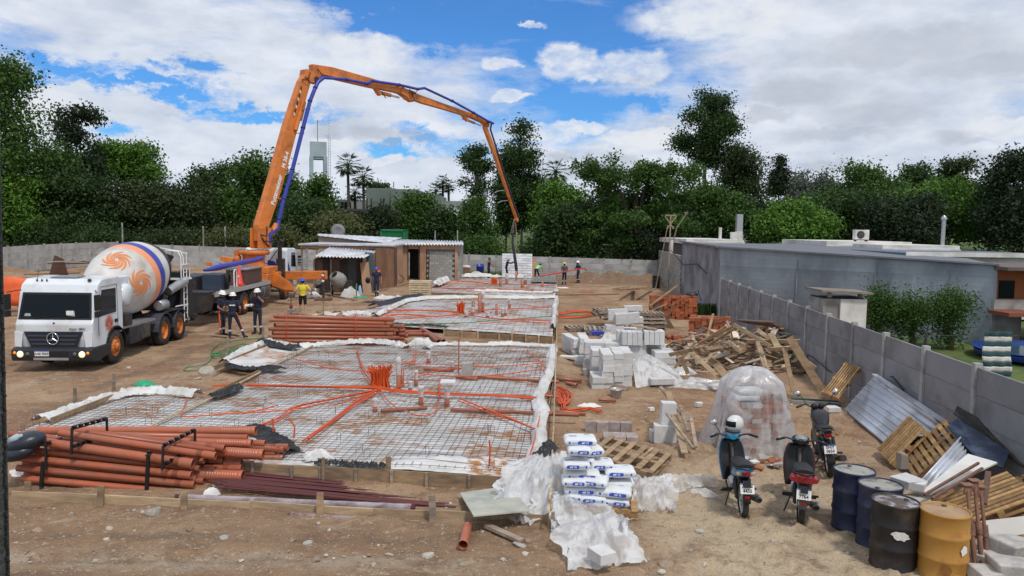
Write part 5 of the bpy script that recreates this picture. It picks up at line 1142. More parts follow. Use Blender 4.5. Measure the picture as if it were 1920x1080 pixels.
# ================================================================ VEHICLE HELPERS
def swirl(n=8,r0=.12,r1=1.0,tw=1.9,wmax=.16):
 """crescents of a spiral emblem as strips in the unit disc"""
 out=[]
 for k in range(n):
  a0=2*PI*k/n;L,R_=[],[]
  for i in range(11):
   t=i/10;r=r0+(r1-r0)*t;a=a0+tw*(1-t)**1.2;w=wmax*math.sin(PI*min(1,t*1.0+.02))**.8*(.5+.7*t)
   d=Vector((math.cos(a),math.sin(a)));nrm=Vector((-d.y,d.x));L.append(d*r+nrm*w);R_.append(d*r-nrm*w)
  out.append((L,R_))
 return out
def emblem(name,mapf,m,parent,n=9,**k):
 mb=MB()
 for L,R_ in swirl(n,**k):
  for i in range(10):mb.add([mapf(*L[i]),mapf(*L[i+1]),mapf(*R_[i+1]),mapf(*R_[i])],[(0,1,2,3)])
 return mb.build(name,m,parent,None,0,2,.006)
WH={}
def wheel(parent,x,y,z,R=.52,w=.29,side=1,rim=None,dual=False,front=False):
 """axle along x; side=+1 faces +x"""
 key=(R,w,front,rim.name if rim else'')
 if key not in WH:
  pr=[(R*.60,-w/2),(R*.80,-w*.52),(R*.95,-w*.48),(R,-w*.36),(R,w*.36),(R*.95,w*.48),(R*.80,w*.52),(R*.60,w/2)]
  t=MB().lathe(pr,36,cap=(False,False))
  for k in range(36):
   a=2*PI*k/36;t.box((math.cos(a)*R,math.sin(a)*R,0),(.02,R*.06,w*.7),rotm('Z',a))
  rm=MB()
  if front:rm.lathe([(R*.60,w*.44),(R*.56,w*.46),(R*.52,w*.20),(R*.42,w*.28),(R*.36,w*.55),(R*.22,w*.58),(R*.20,w*.72),(0,w*.74)],28,cap=(False,False))
  else:rm.lathe([(R*.60,w*.44),(R*.56,w*.46),(R*.53,w*.1),(R*.45,-w*.02),(R*.28,-w*.02),(R*.26,w*.25),(R*.17,w*.3),(0,w*.3)],28,cap=(False,False))
  rm.lathe([(R*.60,-w*.44),(0,-w*.4)],28,cap=(False,False))
  nuts=MB()
  for k in range(10):
   a=2*PI*k/10;rr=R*.30 if front else R*.36;nuts.lathe([(R*.035,0),(R*.03,w*.1),(0,w*.1)],6,T(math.cos(a)*rr,math.sin(a)*rr,w*.55 if front else-w*.02))
  WH[key]=(t.mesh('tyre',M_tyre),rm.mesh('rim',rim or M_orange),nuts.mesh('wheel_nuts',M_dark))
 t,rm,nu=WH[key];M_=MR((x,y,z),rotm('Y',PI/2 if side>0 else-PI/2))
 o=obj('wheel',t,parent,M_);obj('rim',rm,o);obj('wheel_nuts',nu,o)
 if dual:o2=obj('inner_tyre',t,o);o2.location=(0,0,-(w+.05))
 return o
def fender(parent,x0,x1,y,z,R,m,a0=5,a1=175,name='mudguard'):
 mb=MB();n=14
 for i in range(n):
  p=[math.radians(a0+(a1-a0)*(i+k)/n)for k in(0,1)]
  v=[(x,y+math.cos(a)*R,z+math.sin(a)*R)for a in p for x in(x0,x1)];mb.add(v,[(0,1,3,2)])
 return mb.build(name,m,parent,None,0,2,.03)
# ================================================================ MIXER TRUCK (local: +x image right, +y to the rear)
q=G(178,672);TR=root('mixer_truck','white concrete mixer truck with orange and blue banded drum facing the camera','truck',(-13.32,21.55,.02),.04);TR.scale=(.95,1,1);r=TR
cabpoly=[(.10,.62),(.02,.95),(.0,1.38),(.10,1.52),(.27,2.27),(.38,2.50),(.62,2.66),(1.65,2.70),(1.83,2.62),(1.88,2.3),(1.88,.98),(1.80,.90),(1.78,1.0),(1.62,1.12),(1.36,1.15),(1.10,1.10),(.92,.95),(.86,.72),(.84,.62)]
YZ=Matrix(((0,0,1,0),(1,0,0,0),(0,1,0,0),(0,0,0,1)))
MB().prism(cabpoly,-1.16,1.16,YZ).build('cab',M_cabwhite,r,None,.055,4)
def onfront(x,z):
 return Vector((x,.10+(z-1.52)*.17/.75-.012,z))
w=MB();w.add([onfront(-1.10,1.50),onfront(1.10,1.50),onfront(1.03,2.28),onfront(-1.03,2.28)],[(0,1,2,3)]);w.build('windscreen_frame',M_black,r,None,0,2,.02)
w=MB();w.add([onfront(-1.03,1.56)+Vector((0,-.016,0)),onfront(1.03,1.56)+Vector((0,-.016,0)),onfront(.97,2.22)+Vector((0,-.016,0)),onfront(-.97,2.22)+Vector((0,-.016,0))],[(0,1,2,3)]);ws=w.build('windscreen',M_glass,r)
mb=MB()
for x,z,a in((-.6,1.62,.12),(.35,1.62,.1)):mb.tube([onfront(x,1.55)+Vector((0,-.03,0)),onfront(x+.55,1.62)+Vector((0,-.035,0))],.01,4)
mb.build('wiper',M_black,r)
MB().b2((.34,.085,1.64),(.56,.12,1.76)).build('dashboard_papers',M_white_print,r,None);
MB().add([onfront(.36,1.62)+Vector((0,-.022,0)),onfront(.6,1.60)+Vector((0,-.022,0)),onfront(.58,1.74)+Vector((0,-.022,0)),onfront(.42,1.74)+Vector((0,-.022,0))],[(0,1,2,3)]).add([onfront(-.92,1.6)+Vector((0,-.022,0)),onfront(-.72,1.6)+Vector((0,-.022,0)),onfront(-.75,1.68)+Vector((0,-.022,0)),onfront(-.9,1.68)+Vector((0,-.022,0))],[(0,1,2,3)]).build('windscreen_papers',mat('paper_behind_glass',(.30,.36,.36),.4),r)
g=MB();g.add([(-.66,-.018,.68),(.66,-.018,.68),(.88,-.018,1.16),(-.88,-.018,1.16)],[(0,1,2,3)]);gr=g.build('grille',mat('grille_dark',(.016,.018,.03),.4),r,None,0,2,.03)
for k in range(3):z=.80+.12*k;MB().beam((-.66-.05*k,-.04,z),(.66+.05*k,-.04,z),.02,.045,up=(0,.3,1)).build('grille_bar',mat('grille_bar_dark',(.03,.033,.05),.35),r)
em=MB();em.tube([(math.cos(a*PI/14)*.17,math.sin(a*PI/14)*.17,0)for a in range(29)],.016,6)
for k in range(3):
 a=PI/2+k*2*PI/3;d=Vector((math.cos(a),math.sin(a),0));n_=Vector((-d.y,d.x,0))*.03;em.add([n_*1.0,-n_,d*.165,Vector((0,0,.03))],[(0,1,3),(1,2,3),(2,0,3)])
e=em.build('star_emblem',M_chrome,r);e.matrix_basis=MR((0,-.07,.96),XF)
MB().lathe([(.035,0),(.03,.012),(0,.014)],12,MR((0,.015,1.40),rotm('X',PI/2))).build('round_badge',M_blue,r)
obj('lettering',text_mesh('Axor 2831',.095,M_dark,.004,xs=1.2),r,MR((.72,-.018,1.24),XF))
bp=[(-.14,.32),(-.17,.45),(-.17,.64),(-.06,.70),(.85,.70),(.80,.36),(.2,.26)]
MB().prism(bp,-1.2,1.2,YZ).build('bumper',mat('bumper_dark',(.022,.024,.032),.5),r,None,.03,3)
MB().b2((-.52,-.19,.35),(.52,-.15,.42)).build('bumper_step',M_silver,r);MB().b2((-.3,-.185,.48),(.5,-.175,.6)).build('bumper_slot',M_black,r)
M_lamp=mat('headlight_lit',(.9,.8,.6),.1,emit=(1,.78,.45,.8));M_lampoff=mat('lamp_off',(.12,.12,.12),.15,.3);M_ind=mat('indicator',(.8,.22,.01),.2,emit=(1,.3,.02,.5))
for sx in(-1,1):
 h=MB().lathe([(.095,0),(.09,.03),(.05,.045),(0,.05)],18,MR((sx*.92,-.168,.52),rotm('X',PI/2))).build('headlight',M_lamp,r)
 MB().lathe([(.06,0),(.055,.025),(0,.03)],16,MR((sx*.70,-.168,.52),rotm('X',PI/2))).build('fog_lamp',M_lampoff,r);MB().lathe([(.045,0),(.03,.03),(0,.03)],12,MR((sx*1.09,-.168,.56),rotm('X',PI/2))).build('indicator',M_ind,r)
 MB().prism([(0,0),(.20,-.02),(.26,.42),(.0,.46)],0,.03,MR((sx*1.16 if sx<0 else 1.16,-.01,.72),None)@Matrix(((-1*sx,0,0,0),(0,0,-1,0),(0,1,0,0),(0,0,0,1)))).build('corner_panel',M_cabwhite,r,None,.012)
MB().b2((-.48,-.192,.47),(-.06,-.178,.62)).build('number_plate',M_white_print,r);obj('lettering',text_mesh('AAE 9069',.10,M_black_print,.003),r,MR((-.27,-.196,.535),XF));MB().b2((-.48,-.194,.60),(-.06,-.1925,.622)).build('plate_band',M_blue_print,r)
def sidep(name,pts,m,x=1.168,th=.012):return MB().add([(x,a,b)for a,b in pts],[tuple(range(len(pts)))]).build(name,m,r,None,0,2,th)
for sx in(1,-1):
 X_=1.168*sx
 sidep('door_window',[(.42,1.56),(1.42,1.60),(1.42,2.34),(.58,2.34)],M_glass,X_,.014)
 sm=MB();pth=[(.36,1.0),(.34,1.45),(.50,2.44),(1.50,2.46),(1.54,1.30),(1.50,1.16)]
 sm.tube([(X_,a,b)for a,b in pth],.009,4);sm.build('door_seam',mat('seam_grey',(.16,.17,.18),.6),r)
 MB().b2((X_-.01,1.32,1.28),(X_+.02*sx,1.48,1.38)).build('door_handle',M_black,r)
 m_=MB();m_.box((X_+.18*sx,-.02,2.02),(.10,.24,.46)).box((X_+.18*sx,-.02,1.68),(.10,.22,.18));mi=m_.build('mirror',M_black,r,None,.02)
 MB().tube([(X_-.05*sx,.3,2.35),(X_+.18*sx,-.02,2.30)],.014,5).tube([(X_-.03*sx,.2,1.6),(X_+.18*sx,-.02,1.6),(X_+.18*sx,-.02,1.75)],.014,5).build('mirror_arm',M_black,r)
 MB().b2((1.02*sx,.16,.36),(1.19*sx,.82,.44)).build('step',M_black,r)
emblem('swirl_logo',lambda u,v:Vector((1.175,.98+u*.27,1.30+v*.27)),M_logored,r,12,wmax=.09,tw=2.0)
MB().add([(-.45,.68,2.69),(.35,.68,2.69),(.35,1.2,2.715),(-.45,1.2,2.715)],[(0,1,2,3)]).build('roof_hatch',mat('hatch_grey',(.20,.21,.22),.4),r,None,0,2,.03)
for x in(-.75,-.6,-.45):MB().lathe([(.03,0),(.02,.05),(0,.06)],8,T(x,.5,2.60)).build('roof_light',M_dark,r)
MB().tube([(-.78,.55,2.6),(-.74,.6,2.95)],.008,4).build('aerial',M_dark,r);MB().lathe([(.05,0),(.06,.05),(0,.09)],10,T(.85,.5,2.60)).build('horn',M_dark,r)
fender(r,1.19,.72,1.38,.50,.64,M_black,-10,188);fender(r,-1.19,-.72,1.38,.50,.64,M_black,-10,188)
MB().b2((-.45,.7,.62),(-.36,8.0,.92)).b2((.36,.7,.62),(.45,8.0,.92)).build('chassis_rail',M_navyframe,r)
for y in(1.4,4.98,6.33):
 MB().tube([(-1.0,y,.52),(1.0,y,.52)],.09,8).lathe([(.22,-.18),(.26,0),(.22,.18)],12,T(0,y,.52)).build('axle',M_navyframe,r)
for sx in(1,-1):
 wheel(r,1.0*sx,1.40,.52,.52,.30,sx,None,False,True)
 for y in(4.98,6.33):wheel(r,1.02*sx,y,.52,.52,.27,sx,None,True)
 fender(r,1.2*sx,.55*sx,4.98,.52,.63,mat('mudguard_grey',(.05,.055,.07),.55),2,178);fender(r,1.2*sx,.55*sx,6.33,.52,.63,mat('mudguard_grey',(.05,.055,.07),.55),2,178)
 MB().b2((.55*sx,5.0,1.16),(1.2*sx,6.3,1.20)).build('deck_plate',M_navyframe,r)
MB().b2((.62,2.35,.42),(1.15,3.15,.98)).build('battery_box',M_navyframe,r,None,.03);MB().b2((.62,3.2,.45),(1.13,3.95,1.02)).build('fuel_tank',M_navyframe,r,None,.08)
MB().b2((.5,2.0,.98),(1.12,4.3,1.05)).build('side_board',M_silver,r);MB().b2((.9,2.1,1.05),(1.16,2.5,1.45)).build('control_box',M_dark,r,None,.02)
MB().b2((-.6,2.35,.42),(-1.15,3.9,1.0)).build('left_tank',M_navyframe,r,None,.05)
pA=Vector((0,2.55,2.02));ax=Vector((0,1,.19)).normalized();zx=Vector((1,0,0));yx=ax.cross(zx);MD=MR(pA,Matrix((zx,yx,ax)).transposed())
prof=[(-.02,.38),(.0,.62),(.25,.74),(.9,1.0),(1.35,1.14),(1.70,1.19),(1.72,1.195),(2.0,1.21),(2.12,1.21),(2.14,1.21),(2.52,1.19),(2.54,1.19),(2.98,1.12),(3.0,1.12),(3.4,.98),(3.8,.82),(4.15,.66),(4.3,.60)]
mis=[0,0,0,0,0,0,0,1,1,1,2,2,3,3,3,3]
mis=[]
for i in range(len(prof)-1):
 t=(prof[i][0]+prof[i+1][0])/2;mis.append(1 if 1.71<t<2.12 else 2 if 2.12<t<2.53 else 0)
pr2=[]
MB().lathe([(rr,t)for t,rr in prof],64,MD,mis=mis).build('drum',[M_creme,M_drumor,M_blue],r)
for t,rr in((3.42,.985),(3.85,.82)):MB().lathe([(rr+.0,t-.06),(rr+.035,t-.05),(rr+.02,t+.05),(rr-.03,t+.06)],48,MD,cap=(False,False)).build('drum_ring',M_dark,r)
def rad(t):
 for i in range(len(prof)-1):
  if prof[i][0]<=t<=prof[i+1][0]:return prof[i][1]+(prof[i+1][1]-prof[i][1])*(t-prof[i][0])/(prof[i+1][0]-prof[i][0])
 return 1
def on_drum(t0,a0,s):
 def f(u,v):
  t=t0+u*s;rr=rad(t)+.012;a=a0-v*s/rr;return MD@Vector((rr*math.cos(a),rr*math.sin(a),t))
 return f
def ang_for(el):return math.atan2(math.sin(el)*(-1 if yx.z<0 else 1),math.cos(el))
emblem('swirl_logo',on_drum(.98,ang_for(math.radians(8)),.50),M_logo,r,8,wmax=.19,tw=2.3)
emblem('swirl_logo',on_drum(.90,ang_for(math.radians(72)),.50),M_logo,r,8,wmax=.19,tw=2.3)
MB().lathe([(.0,-.5),(.28,-.5),(.36,-.42),(.36,.42),(.28,.5),(0,.5)],24,MR((.72,2.22,2.05),rotm('Y',PI/2))).build('water_tank',M_cabwhite,r)
MB().b2((-1.1,1.95,1.0),(.55,2.5,2.3)).build('front_pedestal',M_creme,r,None,.05);MB().b2((.3,1.95,2.35),(1.05,2.55,2.66)).build('air_box',M_cabwhite,r,None,.06)
MB().beam((-.6,5.9,.95),(-.6,6.15,2.2),.14,.2).beam((.6,5.9,.95),(.6,6.15,2.2),.14,.2).build('rear_pedestal',M_dark,r)
MB().lathe([(.16,-.3),(.19,-.28),(.19,.28),(.16,.3)],16,MR((1.0,5.1,1.42),rotm('X',PI/2))).build('silencer',M_silver,r);
mb=MB()
for k in range(4):mb.tube([(.9,4.9+.2*k,1.25),(1.0,5.3+.1*k,1.7),(.7,5.8,2.0-.1*k)],.03,5)
mb.build('hydraulic_hose',M_black,r)
MB().lathe([(.25,0),(.55,.75),(.58,.78),(.55,.8),(.2,.1)],22,MR((0,6.95,2.35),rotm('X',-.25)),cap=(False,False)).build('hopper',M_dark,r)
MB().add([(1.05,6.6,1.2),(1.05,7.9,.55),(1.05,8.0,1.2),(1.05,7.4,2.55),(1.05,6.7,2.6)],[(0,1,2,3,4)]).build('rear_side_plate',mat('rear_plate_black',(.015,.017,.022),.5),r,None,0,2,.05)
MB().b2((-1.05,6.9,1.0),(1.0,7.6,2.5)).build('rear_frame_box',mat('rear_plate_black',(.015,.017,.022)),r,None,.05)
MB().grid(lambda u,v:(.25*math.cos(PI*u)+.35*(1-v)+.1,7.1+1.5*v,1.9-.75*v-.22*math.sin(PI*u)),10,4).build('chute',M_silver,r,None,0,2,.03)
MB().lathe([(.17,0),(.17,1.0)],16,MR((.9,5.9,1.85),rotm('X',-1.2)@rotm('Y',.3))).build('slide_tube',M_silver,r)
ld=MB();lx=1.16
for y in(6.72,7.02):ld.tube([(lx,y,.62),(lx,y,3.25)]if y>6.9 else[(lx,y,.62),(lx,y,3.05),(lx-.1,y,3.3),(lx-.5,y,3.35)],.022,6)
for k in range(9):ld.tube([(lx,6.72,.68+.26*k),(lx,7.02,.68+.26*k)],.016,5)
ld.build('ladder',M_white,r)
MB().b2((.55,6.55,2.22),(1.3,7.2,2.28)).build('ladder_platform',M_white,r)
MB().tube([(1.2,6.4,2.28),(1.2,6.4,3.1),(1.1,6.4,3.3),(.6,6.4,3.35)],.022,6).tube([(1.2,6.4,2.8),(1.2,7.2,2.8),(1.2,7.2,2.28)],.022,6).tube([(1.2,7.02,3.2),(.5,7.02,3.35),(.1,7.1,3.4)],.022,6).build('guard_rail',M_white,r)
MB().tube([(1.05,6.2,1.25),(1.15,7.1,1.25)],.025,6).tube([(.7,6.9,.8),(.9,8.1,.62)],.03,6).build('lower_rail',M_white,r)
MB().b2((-1.15,7.95,.5),(1.15,8.05,.75)).build('rear_bumper',M_navyframe,r)
MB().b2((.55,6.9,.62),(1.15,7.3,.68)).build('ladder_foot',M_silver,r)
# ================================================================ CONCRETE PUMP TRUCK (points away from the camera)
PT=root('pump_truck','orange and white concrete pump truck with its long boom raised over the slabs','truck',(-13.95,31.6,.06),.02);r=PT
def loc(v):return PT.matrix_basis.inverted()@Vector(v)
bpy.context.view_layer.update()
MB().b2((-.5,1.0,.75),(-.4,13.2,1.05)).b2((.4,1.0,.75),(.5,13.2,1.05)).build('chassis_rail',M_navyframe,r)
for y in(4.2,5.6,11.2):
 for sx in(1,-1):wheel(r,1.05*sx,y,.54,.54,.28,sx,None,y<9,y>9)
 MB().tube([(-1,y,.54),(1,y,.54)],.08,8).build('axle',M_navyframe,r)
for sx in(1,-1):fender(r,1.22*sx,.6*sx,4.2,.54,.66,M_navyframe);fender(r,1.22*sx,.6*sx,5.6,.54,.66,M_navyframe)
MB().b2((-1.22,.3,1.28),(1.22,8.0,1.38)).build('deck',M_silver,r);MB().b2((1.18,.3,1.18),(1.26,8.0,1.38)).build('deck_edge',mat('deck_edge_grey',(.36,.36,.35),.6),r)
MB().b2((.2,4.4,1.4),(1.15,6.9,2.1)).build('tool_box',mat('brown_box',(.10,.055,.045),.6,0,.2,2),r,None,.02);MB().b2((.15,4.35,2.1),(1.2,6.95,2.16)).build('tool_box_lid',M_silver,r)
MB().b2((.3,1.2,1.4),(1.1,2.4,2.1)).build('water_pump_unit',mat('dark_blue_unit',(.03,.045,.07),.5),r,None,.04);MB().b2((-1.0,1.0,1.4),(.1,3.6,2.0)).build('hydraulic_block',M_dark,r,None,.04)
MB().tube([(1.18+.0*math.sin(a*PI/10),1.9+.26*math.cos(a*PI/10),1.8+.36*math.sin(a*PI/10))for a in range(21)],.04,6).tube([(1.22,1.9+.2*math.cos(a*PI/10),1.8+.28*math.sin(a*PI/10))for a in range(21)],.035,6).build('hose_coil',M_black,r)
MB().tube([(1.1,2.95,1.4),(1.1,2.95,2.1),(1.1,3.05,2.2),(1.1,3.2,2.2),(1.1,3.3,2.1),(1.1,3.3,1.4)],.03,6).build('grab_rail',M_white,r)
MB().b2((.95,1.0,.85),(1.3,1.7,.9)).b2((.95,.8,.45),(1.35,1.8,.5)).build('access_step',M_silver,r)
MB().lathe([(.0,-.75),(.33,-.75),(.38,-.7),(.38,.7),(.33,.75),(0,.75)],24,MR((.95,7.2,.88),rotm('X',PI/2))).build('air_tank',mat('dark_tank',(.10,.10,.105),.35,.5),r)
for y in(6.75,7.65):MB().lathe([(.39,-.03),(.395,.03)],24,MR((.95,y,.88),rotm('X',PI/2))).build('tank_strap',M_silver,r)
MB().prism([(-.9,0),(.9,0),(1.15,.9),(-1.15,.9)],-.6,.5,MR((0,.2,.55),None)@Matrix(((1,0,0,0),(0,0,1,0),(0,1,0,0),(0,0,0,1)))).build('receiving_hopper',M_dark,r,None,.03)
def lp(px,py,Y):v=P(px,py,Y);return loc(v)
MB().tube([lp(383,507,33.4),lp(402,503,34.2),lp(415,500,35)],.15,10,rs=[.06,.13,.15]).tube([lp(415,500,35),lp(440,495,36.8),lp(478,488,39.6),lp(490,484,40.4)],.13,10).build('delivery_pipe',M_blue,r)
MB().tube([lp(404,495,35.5),lp(412,496,36)],.16,10).build('pipe_coupling',M_silver,r)
MB().beam(lp(415,484,38.5),lp(438,489,38.5),.3,.25).beam(lp(386,494,37),lp(404,496,37.2),.2,.2).build('folded_outrigger_arm',M_orange,r,None,.02)
MB().beam(lp(456,518,38),lp(478,502,39.5),.12,.12).build('support_cylinder',M_silver,r)
tx,ty=-.12,9.55
tb=lp(490,500,ty+31.6)
z1=lp(489,470,ty+31.6).z;z2=lp(489,500,ty+31.6).z
MB().lathe([(.95,1.15),(.80,1.7),(.62,z2),(.58,z1-.35),(.62,z1-.1)],28,T(tx,ty,0)).build('pedestal',M_orange,r)
MB().lathe([(.80,z1-.22),(.86,z1-.18),(.86,z1-.02),(.80,z1+.02),(.4,z1+.03)],32,T(tx,ty,0)).build('slew_ring',M_orange,r)
mb=MB()
for k in range(16):a=k*PI/8;mb.lathe([(.05,0),(.05,.05),(0,.05)],6,T(tx+math.cos(a)*.76,ty+math.sin(a)*.76,z1+.0))
mb.build('bolts',M_dark,r)
MB().lathe([(.2,-.12),(.22,.1),(.1,.12)],12,T(tx-.75,ty-.45,z1-.4)).lathe([(.16,-.35),(.16,.35)],12,T(tx-.75,ty-.45,z1-.3)).build('slew_motor',M_orange,r)
arm=[lp(490,503,ty+31.2),lp(505,503,ty+31.2),lp(548,533,40.2),lp(550,546,40.2),lp(536,546,40.2),lp(490,531,ty+31.2)]
for nm,pts_ in(('rear_outrigger_arm',arm),):
 n=(pts_[1]-pts_[0]).cross(pts_[4]-pts_[0]).normalized()*.16
 b=MB();k=len(pts_);b.add([p+n for p in pts_]+[p-n for p in pts_],[tuple(range(k)),tuple(range(k,2*k))[::-1]]+[(i,i+k,(i+1)%k+k,(i+1)%k)for i in range(k)]);b.build(nm,M_orange,r,None,.03)
MB().b2((-1.2,7.9,1.1),(1.15,10.4,1.7)).build('main_frame',M_orange,r,None,.05)
MB().b2((.3,8.1,1.7),(1.1,9.9,2.05)).build('frame_top',M_orange,r,None,.04)
MB().tube([lp(498,520,40.6),lp(503,522,40.5)],.16,10).build('yellow_knob',mat('yellow_part',(.65,.38,.02),.5),r)
o0=lp(532,517,43);o1=lp(613,516,43)
MB().beam((o0.x-1.0,o0.y,o0.z),o1,.32,.5).build('front_outrigger_beam',M_orange,r,None,.03)
lg=o1+Vector((-.15,-.25,-.25));MB().tube([lg+Vector((0,0,.4)),Vector((lg.x,lg.y,.18))],.07,8).build('outrigger_leg',M_dark,r);MB().b2((lg.x-.45,lg.y-.3,.02),(lg.x+.45,lg.y+.3,.16)).build('foot_pad',M_plank_dark,r)
for k in range(3):MB().beam((lg.x-.02,lg.y-.09,1.1+.16*k),(lg.x+.02,lg.y-.09,1.2+.16*k),.14,.07,up=(0,1,0)).build('warning_stripe',M_white_print if k%2==0 else mat('stripe_red',(.5,.03,.02),.5),r)
for dx in(-1.4,-.7,-.1):MB().tube([(o1.x+dx,o1.y-.27,o1.z),(o1.x+dx+.01,o1.y-.3,o1.z)],.03,8).build('bolt',M_dark,r)
cpoly=[(11.4,.9),(11.35,2.85),(11.5,3.0),(13.2,2.95),(13.45,2.3),(13.6,1.6),(13.6,.7),(12.9,.7),(12.7,1.1),(12.0,1.1),(11.8,.9)]
MB().prism(cpoly,-1.2,1.2,YZ).build('cab',M_cabwhite,r,None,.08,3)
MB().add([(1.21,12.2,1.9),(1.21,13.15,1.85),(1.21,13.05,2.7),(1.21,12.3,2.7)],[(0,1,2,3)]).build('door_window',M_glass,r,None,0,2,.02)
MB().add([(1.215,11.5,1.1),(1.215,12.0,1.2),(1.215,11.95,1.7),(1.215,11.5,2.2)],[(0,1,2,3)]).build('blue_stripe',M_blue,r,None,0,2,.015)
MB().add([(1.217,12.0,1.15),(1.217,12.18,1.2),(1.217,12.05,1.55)],[(0,1,2)]).build('red_stripe',mat('stripe_red',(.5,.03,.02)),r,None,0,2,.015)
MB().add([(.1,11.33,1.1),(.75,11.33,1.1),(.85,11.33,1.6),(.5,11.33,2.2),(.1,11.33,2.3)],[(0,1,2,3,4)]).build('blue_stripe',M_blue,r,None,0,2,.015)
MB().tube([(.9,11.0,1.0),(.9,11.0,3.2),(1.05,10.9,3.45)],.12,10).build('exhaust_stack',M_dark,r);MB().b2((.7,10.9,1.1),(1.15,11.2,2.4)).build('air_filter',M_dark,r,None,.04)
MB().box((1.4,13.3,2.2),(.2,.1,.6)).build('mirror',M_black,r,None,.02)
MB().tube([(-.4,11.0,2.4),(.3,10.6,2.1),(.8,10.9,2.9)],.025,5).build('cable',M_black,r)
for k in range(9):MB().b2((1.35,13.0,1.0+.16*k),(1.9,13.06,1.08+.16*k)).build('louvre',M_silver,r)
BX,BY=PT.location.x+tx,PT.location.y+ty
tip=P(970,412,62.5);dirp=Vector((tip.x-BX,tip.y-BY,0));Lp=dirp.length;dirp.normalize();perp=Vector((dirp.y,-dirp.x,0))
def onboom(px,py):
 d=ray(px,py);n=perp;t=(Vector((BX,BY,HC))-Vector((0,0,HC))).dot(n)/d.dot(n);return Vector((d.x*t,d.y*t,HC+d.z*t))
def section(name,pts,hs,wdt,m=M_orange,flange=True):
 """box girder through boom-plane points with depths hs"""
 P3=[onboom(*p)for p in pts];b=MB();n=len(P3);vs=[]
 for i,p in enumerate(P3):
  t=(P3[min(i+1,n-1)]-P3[max(i-1,0)]).normalized();up=perp.cross(t).normalized()
  for sx,sz in((-1,-1),(1,-1),(1,1),(-1,1)):vs.append(loc(p+perp*(sx*wdt/2)+up*(sz*hs[i]/2)))
 fs=[(0,1,2,3),tuple(4*(n-1)+k for k in(3,2,1,0))]
 for i in range(n-1):
  for k in range(4):fs.append((4*i+k,4*(i+1)+k,4*(i+1)+(k+1)%4,4*i+(k+1)%4))
 b.add(vs,fs)
 o=b.build(name,m,r,None,.025)
 return o,P3
b1,p1=section('boom_section',[(489,452),(489,425),(512,352),(544,235),(568,158),(576,140)],[.62,.72,.84,.80,.66,.48],.44)
b2,p2=section('boom_section',[(583,131),(620,137),(690,155),(740,167),(775,178)],[.62,.66,.58,.45,.40],.40)
b3,p3=section('boom_section',[(752,172),(790,187),(840,203),(880,216),(908,228)],[.52,.50,.38,.34,.32],.32)
b4,p4=section('boom_section',[(908,236),(930,295),(950,352),(969,410)],[.36,.38,.34,.30],.24)
for sec in(p1,p2,p3,p4):
 for a,b in zip(sec[:-1],sec[1:]):
  pass
def jt(px,py,R_,w_,m=M_orange):c=onboom(px,py);return MB().tube([loc(c-perp*w_/2),loc(c+perp*w_/2)],R_,16).build('joint_pin',m,r)
jt(579,146,.30,.62);jt(764,180,.26,.5);jt(910,231,.22,.42);jt(489,428,.3,.6);jt(587,150,.18,.66,M_dark);jt(968,412,.16,.3)
def link(name,a,b,w_,h_,m=M_orange,off=.0):return MB().beam(loc(onboom(*a)+perp*off),loc(onboom(*b)+perp*off),w_,h_).build(name,m,r,None,.015)
link('hinge_plate',(568,138),(594,150),.6,.5);link('hinge_plate',(748,168),(772,186),.5,.45);link('hinge_plate',(897,220),(914,236),.42,.3)
def cyl(a,b,m1,m2_,R_=.11,off=.0,name='hydraulic_cylinder'):
 A_,B_=onboom(*a)+perp*off,onboom(*b)+perp*off;c=A_.lerp(B_,.62);o=MB().tube([loc(A_),loc(c)],R_,10).build(name,m1,r);MB().tube([loc(c),loc(B_)],R_*.55,8).build('piston_rod',m2_,r)
cyl((561,225),(573,170),M_orange,M_chrome,.14,.05);cyl((548,245),(562,190),M_orange,M_orange,.12,.28);cyl((705,172),(748,183),M_orange,M_chrome,.12);cyl((868,222),(902,236),M_orange,M_chrome,.09);cyl((512,420),(497,452),M_orange,M_chrome,.16,.3);cyl((600,140),(640,150),M_orange,M_orange,.08,.26)
link('lug',(700,160),(712,178),.3,.2);link('lug',(866,214),(876,226),.25,.2)
for o_ in(-.32,.32):MB().beam(loc(onboom(489,466)+perp*o_),loc(onboom(489,428)+perp*o_),.09,.9,up=tuple(dirp)).build('boom_foot_cheek',M_orange,r,None,.02)
def bl(pxs,off=.38,R_=.085):
 pts=[loc(onboom(*p)+perp*off)for p in pxs];return pts
seg1=bl([(500,455),(498,440),(512,428),(515,410),(524,372),(540,318),(560,240),(573,190),(583,165),(588,155),(598,147)]);seg2=bl([(598,147),(640,150),(680,158),(690,153),(740,160),(775,168),(788,166)])
seg3=bl([(788,166),(840,190),(880,212),(910,229),(918,232)]);seg4=bl([(918,232),(916,243),(928,280),(945,335),(961,385),(970,408)],.18)
MB().tube(seg1,.115,9).build('delivery_line',M_blue,r);MB().tube(seg2,.09,9).build('delivery_line',M_blue,r);MB().tube(seg3,.085,9).build('delivery_line',M_blue,r);MB().tube(seg4,.07,8).build('delivery_line',mat('dark_pipe',(.03,.025,.06),.5),r)
for p in seg1[3:9]+seg2[1:6]+seg3[1:4]:MB().ell(p,(.15,.15,.11),10,6).build('pipe_clamp',mat('clamp_navy',(.02,.03,.18),.5),r)
for a in((513,372),(529,318),(548,250),(560,205)):MB().beam(loc(onboom(a[0],a[1])+perp*.2),loc(onboom(a[0]+14,a[1]+1)+perp*.38),.06,.05).build('pipe_bracket',M_orange,r)
